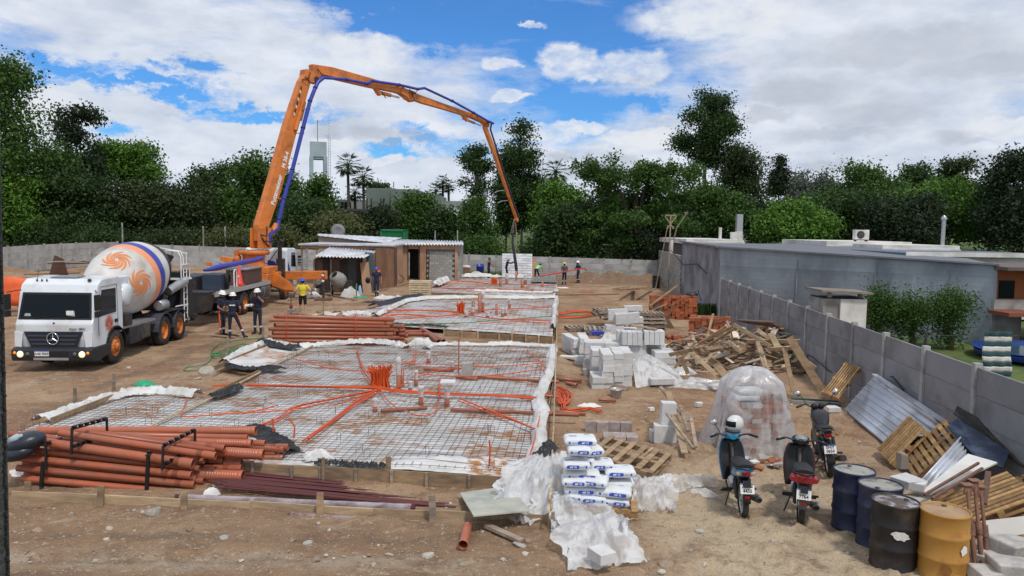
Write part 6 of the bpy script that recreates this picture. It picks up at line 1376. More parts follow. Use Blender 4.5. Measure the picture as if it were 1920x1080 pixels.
for a,b in(((493,425),(480,440)),((483,445),(496,460)),((503,430),(490,452))):
 A_,B_=onboom(*a)+perp*.35,onboom(*b)+perp*.4;MB().tube([loc(A_),loc(A_.lerp(B_,.5)+perp*.25+Vector((0,0,-.3))),loc(B_)],.04,6).build('hydraulic_hose',M_black,r)
for a,b in(((710,172),(716,183)),((768,172),(766,190)),((762,168),(775,172)),((590,130),(600,142)),((889,216),(884,226)),((560,150),(575,136))):
 A_,B_=onboom(*a)+perp*.25,onboom(*b)+perp*.3;MB().tube([loc(A_),loc(A_.lerp(B_,.5)+Vector((.15,0,-.25))),loc(B_)],.03,5).build('hydraulic_hose',M_black,r)
for a in((946,357),(952,376)):A_=onboom(*a);MB().beam(loc(A_),loc(A_+Vector((-.55,0,-.05))),.06,.04).tube([loc(A_+Vector((-.5,0,-.05))),loc(A_+Vector((-.8,0,-.2)))],.03,5).build('hose_hook',mat('pale_metal',(.4,.38,.36),.6),r)
t1=(onboom(544,235)-onboom(512,352)).normalized();u1=perp.cross(t1).normalized()
Rt=Matrix((t1,(perp.cross(t1)).normalized()if(perp.cross(t1)).z>-2 else t1,perp)).transposed()
RI=PT.rotation_euler.to_matrix().inverted()
def blabel(s,px,py,size):
 c=onboom(px,py)+perp*.232;y_=perp.cross(t1).normalized();Rm=Matrix((t1,y_,perp)).transposed();obj('lettering',text_mesh(s,size,M_white_print,.004,bold=.012),r,MR(loc(c),RI@Rm))
blabel('Putzmeister',514,356,.37);blabel('M 38-4',530,300,.33)
A_=onboom(549,200);
for k in range(8):c=onboom(547+k*1.9,215-k*7.0)+perp*.24;MB().box(loc(c),(.03,.22,.16),None).build('sticker',M_dark if k%2 else M_white_print,r)
eh=[onboom(966,414),P(962,430,62.4),P(961,455,62.2),P(965,480,62.0),P(968,503,61.9),P(970,520,61.8)]
MB().tube([loc(p)for p in eh],.10,9,rs=[.07,.09,.09,.12,.13,.05]).build('end_hose',mat('hose_black',(.02,.021,.025),.6),r)
for dx in(-9,-5,2):MB().tube([loc(onboom(966+dx*.3,412)),loc(P(966+dx,440,62.3)),loc(P(965+dx,474+dx,62.2))],.03,4).build('hanging_strap',M_plank_grey,r)
q=lp(440,544,34.9);cw=PT.matrix_basis@Vector((1.0,3.95,1.385));r=root('traffic_cone','tall red traffic cone standing on the deck of the pump truck','traffic cone',cw)
mr_=mat('cone_red',(.62,.05,.03),.5);MB().b2((-.22,-.22,0),(.22,.22,.06)).build('base',mr_,r,None,.01);MB().lathe([(.19,.06),(.19,.14),(.155,.16),(.035,.98),(.0,.99)],20).build('body',mr_,r)
obj('sticker',MB().box((.0,0,0),(.07,.01,.07)).mesh('sticker',M_white_print),r,MR((0,-.118,.46),rotm('X',-.15)))
mb=MB();MB
q=G(28,585);r=root('safety_netting','orange plastic safety netting with white pallets behind the left mirror of the mixer truck','netting',q)
Mn=mat('net_orange',(.80,.14,.04),.6,0,.15,3);MB().grid(lambda u,v:(-3.2+4.6*u,.3*math.sin(u*7),.2+1.4*v+.12*math.sin(u*11)),30,4).build('net',Mn,r,None,0,2,.02)
for k in range(3):MB().box((-2.2+1.6*k,-.25,.9),(1.0,.05,.22+.1*k)).build('white_band',M_whitewash,r)
for k in range(5):MB().box((-3.1+1.1*k,0,.8),(.06,.06,1.7)).build('post',M_plank,r)
crumple('red_tarp','orange-red tarpaulin heap left of the soil bank','tarpaulin',P(10,508,44).x,44,2.2,.6,.6,Mn,12,20)
for i,(px,py,L_,a)in enumerate(((110,492,2.4,.1),(150,495,3.5,.05),(60,520,4,-.04),(95,515,3,.1),(20,522,3,.02),(170,488,2.2,-.3))):
 q=P(px,py,42+i*.4);o=MB().beam((-L_/2,0,0),(L_/2,.3,a),.25,.05).build('board',M_plank_dark if i%2 else M_plank_grey);o.location=q;tag(o,['short dark board on the soil bank left of the mixer drum','long board on the soil bank left of the mixer drum','long grey board low on the soil bank','dark board lying across the soil bank','grey board at the far left behind the truck mirror','tilted dark board against the left wall'][i],'board','boards on the soil bank at the left')
mb=MB();q=P(108,500,43);o=MB().add([(-.6,0,-.9),(.7,0,-.9),(.35,0,.45),(-.2,.1,.65)],[(0,1,2,3)]).build('rusty_sheet',mat('rusty_brown',(.09,.045,.035),.8),None,None,0,2,.08);o.location=q;tag(o,'rusty dark brown steel sheet standing on the soil bank before the left wall','sheet')
# ================================================================ FRONT RAIL
q0=G(20,955);r=root('batter_board','long low timber rail on stakes across the foreground','rail',G(300,965));O=r.location
rl=[(22,920,948),(190,927,955),(345,936,963),(470,942,968),(600,949,975),(700,953,981),(810,958,986),(920,963,990),(1029,968,992)]
YR=[11.35,11.3,11.22,11.16,11.08,11.0,10.93,10.86,10.78]
for i in range(len(rl)-1):
 a1,b1_=P(rl[i][0],(rl[i][1]+rl[i][2])/2,YR[i]),P(rl[i+1][0],(rl[i+1][1]+rl[i+1][2])/2,YR[i+1])
 if i in(3,6):a1=a1+Vector((0,.028,.01))
 MB().beam(a1,b1_,.028,.235).build('rail_board',wood('rail_timber',(.47,.34,.21),(.33,.24,.15)),r,O,.004)
for px,yt,yb,Y,tl in((52,903,952,11.42,0),(190,910,966,11.22,-.04),(345,922,968,11.12,0),(600,924,991,11.0,.0),(810,928,1004,10.84,.02),(1031,935,1082,10.72,0)):
 t=P(px,yt,Y-.06);z0=float(gz(t.x,t.y))-.15;MB().beam(Vector((t.x+tl,t.y-.02,z0)),t,.10 if px!=1031 else.05,.035,up=(0,1,0)).build('stake',M_plank if px!=810 else M_plank_grey,r,O,.004)
t=P(1037,960,10.5);MB().beam(Vector((t.x,t.y,0)),t,.05,.03,up=(0,1,0)).build('stake',M_plank_grey,r,O)
# ================================================================ PIPE PILE (front left)
def pipe_mesh(mb,a,b,R,ribbed=False,sock=False):
 a,b=Vector(a),Vector(b);L=(b-a).length;z=(b-a).normalized();x=z.cross(Vector((0,0,1))).normalized();y=z.cross(x);M_=MR(a,Matrix((x,y,z)).transposed())
 pr=[(R*.85,.06),(R*.87,0),(R,0),(R,.02)]
 if ribbed:
  pr+=[(R,L-.62)]
  for k in range(12):zz=L-.60+.042*k;pr+=[(R*1.0,zz),(R*1.07,zz+.008),(R*1.07,zz+.026),(R*1.0,zz+.034)]
  pr+=[(R*1.12,L-.06),(R*1.14,L)]
 elif sock:pr+=[(R,L-.22),(R*1.13,L-.18),(R*1.13,L-.03),(R*1.17,L-.015),(R*1.16,L)]
 else:pr+=[(R,L)]
 e=pr[-1][0];pr+=[(e*.88,L),(e*.86,L-.35)]
 return mb.lathe(pr,18,M_,cap=(True,False),mis=[0]*(len(pr)-2)+[1])
def pipe(parent,O,a,b,R,rib=False,sock=False,m=None):
 mb=MB();pipe_mesh(mb,a,b,R,rib,sock);return mb.build('pipe',[m or M_pvc,M_pvc_in],parent,O)
Z_=lambda zx,zy:(zx/3.177,740+zy/3.177)
base_q=onground(-6.5,12.1);r=root('pipe_pile','large pile of terracotta drain pipes with black spacer combs in the left foreground','pipe pile',base_q);O=base_q
def pp_(z0,z1,d,Y0,Y1=None,rib=False,sock=False):
 a=P(*Z_(*z0),Y0);b=P(*Z_(*z1),Y1 if Y1 else Y0);R=d/3.177/(F/((Y0+(Y1 or Y0))/2))/2;return pipe(r,O,a,b,R,rib,sock)
pp_((230,215),(1525,215),52,12.95,13.05,True);pp_((640,238),(1475,254),34,12.75,12.9);pp_((560,262),(1500,292),50,12.7,12.85,True);pp_((700,300),(1570,358),62,12.5,12.6,True)
pp_((420,292),(1200,322),50,12.85);pp_((300,330),(1330,392),50,12.6,12.6,False,True);pp_((500,372),(1440,410),46,12.6,12.65,True);pp_((600,395),(1510,412),40,12.75,12.8)
for z0,z1,d in(((1000,268),(1580,292),38),((1000,300),(1580,322),36),((1050,296),(1695,322),44),((1050,300),(1718,312),36),((1000,345),(1640,346),28),((1050,360),(1690,376),40)):pp_(z0,z1,d,13.0,13.0,d>38,d<40)
for z0,z1,d,Y in(((352,226),(1285,366),42,12.15),((430,212),(1282,332),28,12.3),((600,232),(1338,320),40,12.42),((500,222),(1180,318),30,12.5)):pp_(z0,z1,d,Y,None,False,d>35)
for z0,z1,d,Y in(((118,262),(1150,412),56,12.05),((130,235),(1180,395),44,12.25),((60,235),(1100,350),40,12.4),((92,318),(1150,440),40,12.12),((84,372),(1142,480),44,12.02),((90,350),(1160,440),40,12.3),((140,410),(1170,505),40,12.15),((104,436),(1160,536),42,12.0),((150,470),(1210,556),38,12.15),((130,498),(1200,594),42,11.98),((180,525),(1190,600),34,12.12)):pp_(z0,z1,d,Y,None,False,d>40)
for z0,z1,d,Y in(((500,420),(1285,450),42,12.35),((500,440),(1230,478),36,12.3),((500,470),(1215,514),40,12.2),((600,440),(1448,488),66,12.3),((650,425),(1440,440),42,12.45),((600,480),(1275,502),44,12.35),((600,500),(1312,518),30,12.3),((550,380),(1190,440),38,12.2),((550,400),(1215,395),36,12.35),((600,520),(1220,560),34,12.2)):pp_(z0,z1,d,Y,None,d>60,d>40 and d<60)
def comb(p0,p1,n,down=None):
 a,b=P(*Z_(*p0[:2]),p0[2]),P(*Z_(*p1[:2]),p1[2]);mb=MB();mb.beam(a,b,.035,.018)
 for k in range(n):
  q=a.lerp(b,(k+.5)/n);mb.box(q+Vector((0,0,.028)),(.035,.05,.05),None,0,1.7)
 if down:
  for s_,dv in down:q=a.lerp(b,s_);mb.beam(q+Vector((0,0,.03)),q+Vector(dv),.03,.035,up=(0,1,0))
 mb.build('spacer_comb',M_black,r,O)
comb((425,208,11.9),(640,150,12.6),6,((0.02,(0,-.05,-.40)),(.98,(0,0,-.25))));comb((968,315,11.95),(1165,215,12.7),6,((0.02,(0,-.05,-.36)),(.98,(0,0,-.22))))
comb((272,300,11.85),(400,262,12.4),4,((.02,(0,-.03,-.40)),));comb((430,318,11.8),(545,280,12.2),4);comb((975,425,11.8),(1075,372,12.2),3);comb((870,362,11.8),(905,345,12.1),1)
for zx,y0,y1 in((872,355,600),(245,400,550)):
 a,b=P(*Z_(zx+12,y0),11.86),P(*Z_(zx,y1),11.86);MB().beam(a,b,.055,.05,up=(0,1,0)).build('spacer_strap',M_black,r,O,.008)
q=P(48,830,11.9);o=MB().ell((0,0,0),(.32,.26,.17),20,12).ell((-.1,-.1,-.12),(.28,.2,.12),14,8).build('black_bag',mat('bag_black',(.02,.026,.036),.35,0,.2,4,bump=.8,bscale=6));o.location=q;o.rotation_euler=(0,-.3,0);tag(o,'dark blue-black bag lying on the left end of the pipe pile','bag')
o=MB().lathe([(0,0),(.06,0),(.065,.16),(.03,.2),(.03,.23),(0,.24)],14).build('plastic_bottle',mat('bottle_pale',(.35,.45,.5),.2));o.location=P(18,828,11.75);o.rotation_euler=(0,1.1,0);tag(o,'small pale plastic bottle at the far left end of the pipe pile','bottle')
crumple('white_rag','white rag at the right foot of the pipe pile','rag',G(396,928).x,G(396,928).y,.13,.16,.22,M_whitewash,3,18,fr=6);crumple('white_sack','white folded sack under the left end of the pipes','sack',G(40,895).x,G(40,895).y+.3,.35,.3,.25,M_whitewash,5,16)
qb=G(620,652);r=root('pipe_bundle','neat strapped bundle of terracotta drain pipes behind the nearest slab','pipe bundle',qb);O=qb
Yb_=qb.y
for row in range(8):
 py=647-row*7.35
 for dep in range(3):
  x0=502+U(-2,4)+(8 if row%2 else 0)+(4 if row==0 else 0)+row*.8;x1=744+U(-8,3)-(row*1.0)+(dep*9 if row<6 else 0)
  Y=Yb_+dep*.17;R=.068;a=P(x0,py-1.0-(2 if row>5 else 0),Y);b=P(x1,py+U(-.5,.8)+(6-row*.4 if row>5 else 1),Y)
  if row==7 and dep>1:continue
  pipe(r,O,a,b,R,False,row%3==0)
for i in range(7):
 a=P(640,648-i*6,Yb_+.5);b=P(762+U(-6,10)-i*1.5,650-i*5,Yb_+.5);pipe(r,O,a,b,.062,False,True)
for px in(538,668):
 pts=[P(px,653,Yb_-.08),P(px-1,620,Yb_-.085),P(px-1.5,590,Yb_-.05),P(px,588,Yb_+.6)];MB().tube(pts,.02,5).build('strap',mat('strap_red',(.45,.07,.03),.5),r,O)
for i,(x0,y0,x1,y1)in enumerate(((745,626,806,627),(785,612,822,641),(790,616,832,640),(740,622,800,622))):
 a=G(x0,y0,.12+.05*i);b=G(x1,y1,.1);mb=MB();pipe_mesh(mb,a,b,.075,False,True);o=mb.build('drain_pipe',[M_pvc,M_pvc_in],None,a);tag(o,['loose drain pipe lying at the right end of the strapped bundle','left one of two crossed pipes right of the strapped bundle','right one of two crossed pipes right of the strapped bundle','rear loose pipe beside the strapped bundle end'][i],'pipe')
for i,(x0,y0,x1,y1,w,lab)in enumerate(((1045,710,1090,714,.05,'drain pipe end sticking out right of the nearest slab, upper one'),(1062,718,1082,722,.045,'short pipe stub under the upper drain pipe end'),(1040,771,1098,776,.035,'thin drain pipe end crossing the batten line'),(1122,749,1155,751,.04,'short terracotta pipe lying by the grey bucket'))):
 a=G(x0,y0,.07);b=G(x1,y1,.07);mb=MB();pipe_mesh(mb,a,b,w);o=mb.build('drain_pipe',[M_pvc,M_pvc_in],None,a);tag(o,lab,'pipe')
a=G(868,1022,.07);b=G(875,992,.09);mb=MB();pipe_mesh(mb,b,a,.062,True);o=mb.build('drain_pipe',[M_pvc,M_pvc_in],None,a);tag(o,'short piece of terracotta pipe alone on the foreground soil','pipe')
M_maroon=mat('maroon_steel',(.105,.028,.028),.4,.1,.15,3);M_wrap=film_mat('bar_wrap',.6,(.72,.70,.74))
rq=G(650,920);r=root('maroon_bar_bundle','bundle of thin maroon steel bars with film-wrapped ends behind the foreground rail','bar bundle',rq);O=rq
for k in range(44):
 f=k/43;a=P(400+U(-10,30),880+f*34+U(-2,2),12.75-f*1.05);b=P(U(800,868)-(1-f)*25,921+f*30+U(-3,3),12.4-f*1.05)
 m_=a.lerp(b,.5)+Vector((0,0,U(-.03,.02)));MB().tube([a,m_,b],.013,4,cap=True,sm=False).build('bar',M_maroon,r,O)
 if k%3==0:MB().tube([b,b+(b-a).normalized()*.04],.022,6).build('end_cap',M_whitewash,r,O)
for(x0,y0,x1,y1,Y0,Y1,R)in((470,884,700,900,12.75,12.6,.06),(745,905,812,918,12.5,12.4,.05),(735,920,830,934,12.2,12.05,.055)):
 a,b=P(x0,y0,Y0),P(x1,y1,Y1);n=14;MB().tube([a.lerp(b,i/n)+Vector((0,U(-.02,.02),U(-.015,.02)))for i in range(n+1)],R,8,rs=[R*U(.75,1.15)for i in range(n+1)]).build('film_wrap',M_wrap,r,O)
for lab,x0,y0,x1,y1,Y0,Y1,R,tubs in(('long film-wrapped bundle of maroon tubes lying just behind the foreground rail',330,933,778,953,11.5,11.25,.062,7),('wrapped maroon tube bundle lying just in front of the foreground rail',540,968,790,984,10.98,10.82,.06,6)):
 a,b=P(x0,y0,Y0),P(x1,y1,Y1);r=root('wrapped_tube_bundle',lab,'tube bundle',Vector((a.x,a.y,0)));O=r.location
 for k in range(tubs):an=k*2*PI/tubs;o_=Vector((0,math.cos(an)*R*.6,math.sin(an)*R*.6));MB().tube([a+o_,b+o_],R*.33,8).build('tube',M_maroon,r,O)
 n=26;MB().tube([a.lerp(b,.02+.965*i/n)for i in range(n+1)],R,12,rs=[R*U(.98,1.08)for i in range(n+1)],cap=False).build('film_wrap',film_mat('tube_wrap',.25 if Y0<11.3 else.6,(.62,.56,.60)),r,O)
q=G(570,850,.3);mb=MB();mb.add([P(543,832,14.2),P(572,820,14.4),P(574,858,13.9)],[(0,1,2)]).add([P(572,820,14.4),P(600,838,14.3),P(574,858,13.9)],[(0,1,2)]).add([P(535,858,13.9),P(560,850,14.1),P(575,862,13.8),P(556,868,13.7)],[(0,1,2,3)])
o=mb.build('cardboard',mat('cardboard',(.42,.32,.21),.85),None,q,0,2,.012);tag(o,'torn brown cardboard sheets at the front edge of the nearest slab','cardboard')
crumple('crumpled_sheet','crumpled black and white film beside the cardboard','plastic sheet',G(594,862,.25).x,G(594,862,.25).y+.1,.26,.18,.3,M_sheet_plain,9,18,z0=.22,fr=5)
crumple('crumpled_sheet','crumpled white film lump left of the loose pipes at the slab back edge','plastic sheet',G(790,655).x,G(790,655).y,.5,.4,.5,M_sheet_plain,19,18,z0=.1,fr=3)
# ================================================================ BOARDS, PLANKS in the foreground
def plank(label,a,b,w,h,m=M_plank,name='plank',group=None,cat='plank',up=(0,0,1)):
 o=MB().beam(a,b,w,h,up=up).build(name,m,None,a,.003);return tag(o,label,cat,group)
plank('short dark plank with film under it, right of the lone pipe piece',G(912,985,.06),G(978,1014,.04),.10,.05,M_plank_grey)
o=MB().add([G(862,925,.1),G(955,912,.1),G(995,958,.28),G(888,968,.28)],[(0,1,2,3)]).build('pale_sheet',mat('pale_board',(.42,.42,.36),.8,0,.15,3,col2=(.33,.34,.30),mscale=2,bump=.3),None,G(900,960),0,2,.02);tag(o,'pale flat board lying left of the crumpled clear film','board')
o=MB().box((0,0,0),(.28,.1,.015),rotm('Z',.6)@rotm('X',.5)).build('white_scrap',M_whitewash);o.location=G(946,902,.15);tag(o,'small white scrap above the pale flat board','scrap')
# ================================================================ CLEAR FILM HEAPS
def film(label,px,py,rx,ry,h,seed,m=None,fr=3.4,n=60,z0=None):
 q=G(px,py);return crumple('clear_film_sheet',label,'plastic sheet',q.x,q.y,rx,ry,h,m or M_film_thick,seed,n,fr=fr,z0=z0)
def drape2(label,t0,t1,Yt0,Yt1,b0,b1,seed,m=None,bulge=.12,fold=.16,ff=6,nu=90,nv=46):
 T0,T1,B0,B1=P(*t0,Yt0),P(*t1,Yt1),G(*b0,.02),G(*b1,.02)
 def fn(u,v):
  q=T0.lerp(T1,u).lerp(B0.lerp(B1,u),v);q=q+Vector((0,0,bulge*math.sin(v*PI)*(.5+float(vnoise(u*3,seed)))));e=min(1,6*v+.25)
  w=float(fbm(u*ff+seed,v*1.9+.6*math.sin(u*5),4,seed));w2=float(fbm(u*ff*2.2+v*2.5,v*4+seed,3,seed+4));rg=max(0,1-abs(w)*8)
  q=q+Vector((.25*w2*fold+.5*w*fold,-1.6*w*fold,1.0*w*fold*e+.35*rg*fold+.5*w2*fold));edge=float(fbm(u*5,seed*1.7,3,seed+8));q.y-=max(0,v-.8)*5*edge*.5;q.x+=(abs(u-.5)>.42)*.5*float(fbm(v*5,seed,3,seed+2))
  q.z=max(q.z,float(gz(q.x,q.y))+.012);return q
 o=MB().grid(fn,nu,nv).build('clear_film_sheet',m or M_film_thick,None,Vector((B0.x,B0.y,0)));return tag(o,label,'plastic sheet')
drape2('tall clear film sheet draped left of the stacked bags down to the pale board',(990,858),(1057,852),12.6,12.3,(900,962),(1070,968),41)
drape2('clear film sheet crumpled between the rail end and the pallet of bags',(1030,925),(1110,945),11.5,11.4,(1020,1000),(1170,1000),42,M_film,.15)
drape2('large clear film sheet crumpled on the soil at the bottom edge',(1045,968),(1180,965),11.0,11.0,(1050,1072),(1195,1062),43,None,.20,.15,5)
drape2('clear film sheet spread on the sand right of the stacked bags',(1180,895),(1250,895),12.2,12.4,(1180,968),(1272,955),44,M_film,.10)
drape2('clear film tail trailing to the right from the stacked bags',(1235,892),(1320,890),12.3,12.5,(1240,925),(1335,912),45,M_film,.06,.10)
drape2('clear film sheet lying across the left of the pale board',(925,915),(1000,905),11.9,12.0,(930,975),(1010,978),46,M_film,.08,.10)
film('clear film scrap on the sand left of the nearest blue scooter',1318,925,.2,.2,.1,47,fr=5,n=30,m=M_film)
o=MB().box((0,0,0),(.24,.3,.14),rotm('Z',.5)).build('white_block',M_block,None,None,.008);o.location=G(1128,1040,.22);tag(o,'white block wrapped inside the film heap at the bottom edge','block')
# ================================================================ STACKED CEMENT BAGS
qp=G(1120,955);RB=-.12;ux=Vector((math.cos(RB),math.sin(RB),0));uy=Vector((-math.sin(RB),math.cos(RB),0))
bagM=mat('bag_paper',(.64,.66,.68),.6,0,.07,6,bump=.3,bscale=12)
def bag_mesh(L_,Wd,H_,seed):
 def fn(u,v):
  a=u*2*PI;t=v*2-1;e=(1-abs(t)**5)**.3 if abs(t)<1 else 0;c,s_=math.cos(a),math.sin(a);p_=.55
  y=math.copysign(abs(c)**p_,c)*Wd/2*(.90+.10*e);z=math.copysign(abs(s_)**.62,s_)*H_/2*(.25+.75*e)*(1+.25*float(fbm(t*2.5+seed,c*1.5,3,seed)))
  return(t*L_/2,y,z+H_/2)
 mb=MB();mb.grid(fn,28,22);n=29
 mb.add([mb.v[i]for i in range(28)],[tuple(range(28))]);k=len(mb.v)-28;
 mb.add([mb.v[22*n+i]for i in range(28)],[tuple(range(28))[::-1]]);return mb
BAGS=[]
bt={}
def bag(label,px,py,Y,yaw=0.0,L_=.42,Wd=.30,H_=.135,tilt=0.0,style=0,roll_=0.0):
 c=P(px,py,Y);r=root('cement_bag',label,'cement bag',c-Vector((0,0,H_/2)),0,'white and blue bags stacked on a pallet',(tilt,roll_,yaw))
 bag_mesh(L_,Wd,H_,len(BAGS)).build('sack',bagM,r);BAGS.append(r);y=-Wd/2-.005
 k=L_/.42;pf=[(.02,.085,'lozenge')]
 if style==0:lx,sq,tx_=.055*k,-.145*k,-.085*k
 else:lx,sq,tx_=-.06*k,.14*k,.08*k
 z=H_*.5
 lz=MB();lz.prism([(-.095*k,-.022),(.075*k,-.03),(.098*k,-.012),(.09*k,.024),(-.07*k,.030),(-.098*k,.012)],0,.003,MR((lx,y,z),XF));lz.build('blue_label',M_blue_print,r)
 MB().box((sq,y-.001,z),(.028,.003,.034)).build('blue_square',M_blue_print,r)
 if'm' not in bt:bt['m']=text_mesh('MP 75',.042,M_white_print,.001,bold=.001);bt['k']=text_mesh('knauf',.030,M_blue_print,.001)
 obj('lettering',bt['m'],r,MR((lx,y-.005,z-.002),XF));obj('lettering',bt['k'],r,MR((tx_,y-.003,z),XF))
 tz=H_*.93;MB().box((-.1*k,-.04,tz+.012),(.12,.03,.002)).box((.09*k,.05,tz+.012),(.08,.025,.002)).build('top_print',mat('print_grey_blue',(.25,.33,.50),.6),r)
Zb=lambda zx,zy:(1040+zx/6.75,800+zy/6.75)
Y0=qp.y-.1
LB=[('topmost bag of the whole stack',320,165,.16,.0,.50,0),('second bag from the top, smaller face',310,285,.02,.0,.37,0),('bag behind the second from the top',430,300,.40,.3,.42,0),('bag with printed top in the third layer, left',265,465,.0,.05,.42,1),('bag with printed top in the third layer, right',590,470,.35,.05,.38,1),('wide bag in the fourth layer at left',340,590,.10,-.03,.56,0),('rightmost bag of the upper right pair',820,560,.25,.0,.48,1),('bag at the left end of the fifth layer',250,675,.0,-.03,.40,0),('tilted bag in the middle of the fifth layer',510,680,-.02,-.22,.40,1),('bag with blue top strip at right of the fifth layer',790,700,.28,-.1,.46,0),('wide bag in the sixth layer at left',330,780,.05,-.02,.52,0),('big bag with a folded corner in the sixth layer, right',740,810,-.02,-.16,.56,0),('leftmost bag end in the seventh layer',230,865,.02,-.03,.26,1),('middle bag of the seventh layer',480,890,.0,-.06,.42,1),('right bag of the seventh layer',775,925,-.02,-.12,.40,0),('bottom layer left bag half under the film',330,960,.05,-.05,.42,0),('bottom layer wide right bag',650,1000,.02,-.06,.60,1)]
for i,(lb,zx,zy,dY,yaw,L_,st)in enumerate(LB):bag(lb,*Zb(zx,zy),Y0+dY,yaw,L_,.36,.142,0,st,-yaw*.15)
for i,(zx,zy,dY)in enumerate(((330,420,.38),(380,540,.42),(600,600,.40),(330,700,.42),(600,790,.42),(820,690,.5),(330,850,.42),(720,900,.45),(380,300,.45))):bag('bag hidden in the second row of the stack',*Zb(zx,zy),Y0+dY,U(-.1,.1),.44,.34,.14,0,i%2)
r0_=onground(qp.x+.0,Y0+.25,.0);pallet('pallet under the stacked bags',r0_+Vector((.05,0,.0)),rotm('Z',RB),1.15,1.0,M_pallet,8)
pallet('broken pallet leaning behind the stacked bags',G(1180,862,.12),rotm('Z',-.55)@rotm('X',.1)@rotm('Y',.12),1.25,1.0,M_plank,6)
plank('stick lying on the sand right of the broken pallet',G(1188,868,.05),G(1225,840,.25),.05,.03,M_plank_pale)
# ================================================================ PAVER / BLOCK ROWS
def block_stack(label,q,nx,ny,nz,size,yaw,m,jit=.01,name='block_stack',piece='block',cat='block stack',skip=0.0,group=None,topmiss=0,bev=.006):
 r=root(name,label,cat,q,yaw,group);key=(piece,size,m.name)
 if key not in WALLMESH:
  b_=MB().box((0,0,0),size);WALLMESH[key]=b_.mesh(piece,m)
 for k in range(nz):
  for j in range(ny):
   for i in range(nx):
    if random.random()<skip:continue
    if k==nz-1 and topmiss and random.random()<topmiss:continue
    obj(piece,WALLMESH[key],r,MR(((i-(nx-1)/2)*(size[0]+.006)+U(-jit,jit),j*(size[1]+.008)+U(-jit,jit)*1.5,size[2]*(k+.5)+.001*k),rotm('Z',U(-jit,jit)*3)))
 return r
block_stack('row of pinkish grey blocks standing behind the stacked bags, upper course',G(1141,812,.0),4,1,1,(.245,.16,.25),-.06,M_paver,.008);block_stack('lower row of pale grey blocks just behind the broken pallet',G(1163,832,.0),3,2,1,(.23,.2,.16),-.05,M_paver,.008)
# ================================================================ WHITE AERATED BLOCK STACKS
Zs=lambda zx,zy:(1060+zx/6,560+zy/6)
def bs(label,zx,zy,nx,ny,nz,size,yaw=-.03,skip=0,jit=.012,dz=0,tm=0):
 q=G(*Zs(zx,zy));q.z+=dz;return block_stack(label,q,nx,ny,nz,size,yaw,M_block,jit,skip=skip,topmiss=tm)
bs('left front stack of white blocks, lower step',365,1005,1,3,2,(.34,.30,.16));bs('front stack of white blocks, first column',470,1000,1,4,6,(.30,.30,.155),jit=.02);bs('front stack of white blocks, middle column',585,985,1,4,6,(.26,.30,.155),jit=.022);bs('front stack of white blocks, right column',690,975,1,4,6,(.27,.30,.155),jit=.02)
bs('white blocks behind the front step, column with a dark recess',355,880,1,3,5,(.33,.30,.15),dz=.05)
bs('left rear stack of white blocks, leaning outward',110,640,1,3,4,(.28,.5,.15),yaw=.2,jit=.03);bs('rear left stack of white blocks beside the leaning one',205,660,1,3,4,(.30,.5,.17),jit=.02);bs('low white blocks at the foot of the left stacks',215,740,2,1,2,(.3,.25,.14),jit=.02)
bs('wide middle stack of white blocks with a flat top',440,800,2,3,5,(.62,.28,.17),jit=.02,skip=.05)
ST=bs('tall stack of white blocks under the upright ones',770,800,1,3,5,(.70,.30,.19),jit=.015);ST2=bs('right tall stack of white blocks',1000,780,1,3,4,(.66,.30,.19),jit=.015);bs('low right stack of white blocks beside the wood heap',1110,850,1,3,4,(.62,.30,.17),jit=.02)
def uprights(label,zx,zy,Y,n,size,yaw=-.03):
 q=P(*Zs(zx,zy),Y);r=root('upright_blocks',label,'block row',q,yaw,None);me=slab_mesh('block',*size,M_block)
 for i in range(n):obj('block',me,r,MR(((i-(n-1)/2)*(size[0]+.012),U(-.02,.02),size[2]/2),rotm('Y',U(-.015,.015))))
 return r
Yu=G(*Zs(770,800)).y
uprights('row of four white blocks standing upright on the tall stack',740,508,Yu-.0,4,(.145,.55,.40));uprights('second row of upright white blocks right of the first',985,505,Yu+.05,4,(.145,.55,.42));uprights('upright white blocks at the left of the tall stack',625,500,Yu+.3,2,(.13,.5,.40))
q=G(*Zs(560,560));bs('rear stack of white blocks under the tilted ones',545,520,2,2,4,(.34,.3,.19),jit=.02);bs('rear stack of white blocks, right half',700,500,2,2,3,(.36,.3,.19),jit=.02)
Yv=G(*Zs(700,520)).y
o=MB().box((0,0,.2),(.75,.22,.42),rotm('Y',-.06)).build('large_block',M_block,None,None,.01);o.location=P(*Zs(590,235),Yv+.2);tag(o,'large white block standing on its edge at the upper left of the stacks','block')
o=MB().box((0,0,.2),(.90,.3,.40),rotm('Y',-.10)).build('large_block',M_block,None,None,.01);o.location=P(*Zs(695,280),Yv);tag(o,'large tilted white block on top of the rear stacks','block')
o=MB().box((0,0,.1),(.7,.3,.2),rotm('Y',-.04)).build('large_block',M_block,None,None,.01);o.location=P(*Zs(760,135),Yv+.8);tag(o,'topmost white block at the very back of the stacks','block')
bs('rearmost stack of white blocks next to the pallets',770,430,2,2,4,(.36,.3,.2),jit=.02)
plank('brown plank lying across the top of the white blocks',P(*Zs(750,295),Yu+.4),P(*Zs(1030,345),Yu+.0),.22,.03,M_plank)
o=MB().box((0,0,.06),(.45,.3,.13),rotm('Z',.2)).build('blue_packet',M_blue,None,None,.02);o.location=P(*Zs(352,400),G(*Zs(205,660)).y+.6);tag(o,'blue packet lying on the left white blocks','packet')
q=P(*Zs(480,465),G(*Zs(205,660)).y+.7);o=crumple('white_bag','bright white crumpled bag on top of the white blocks','bag',q.x,q.y,.35,.25,.45,M_whitewash,6,22,z0=q.z,fr=5)
qf=G(*Zs(880,1000));
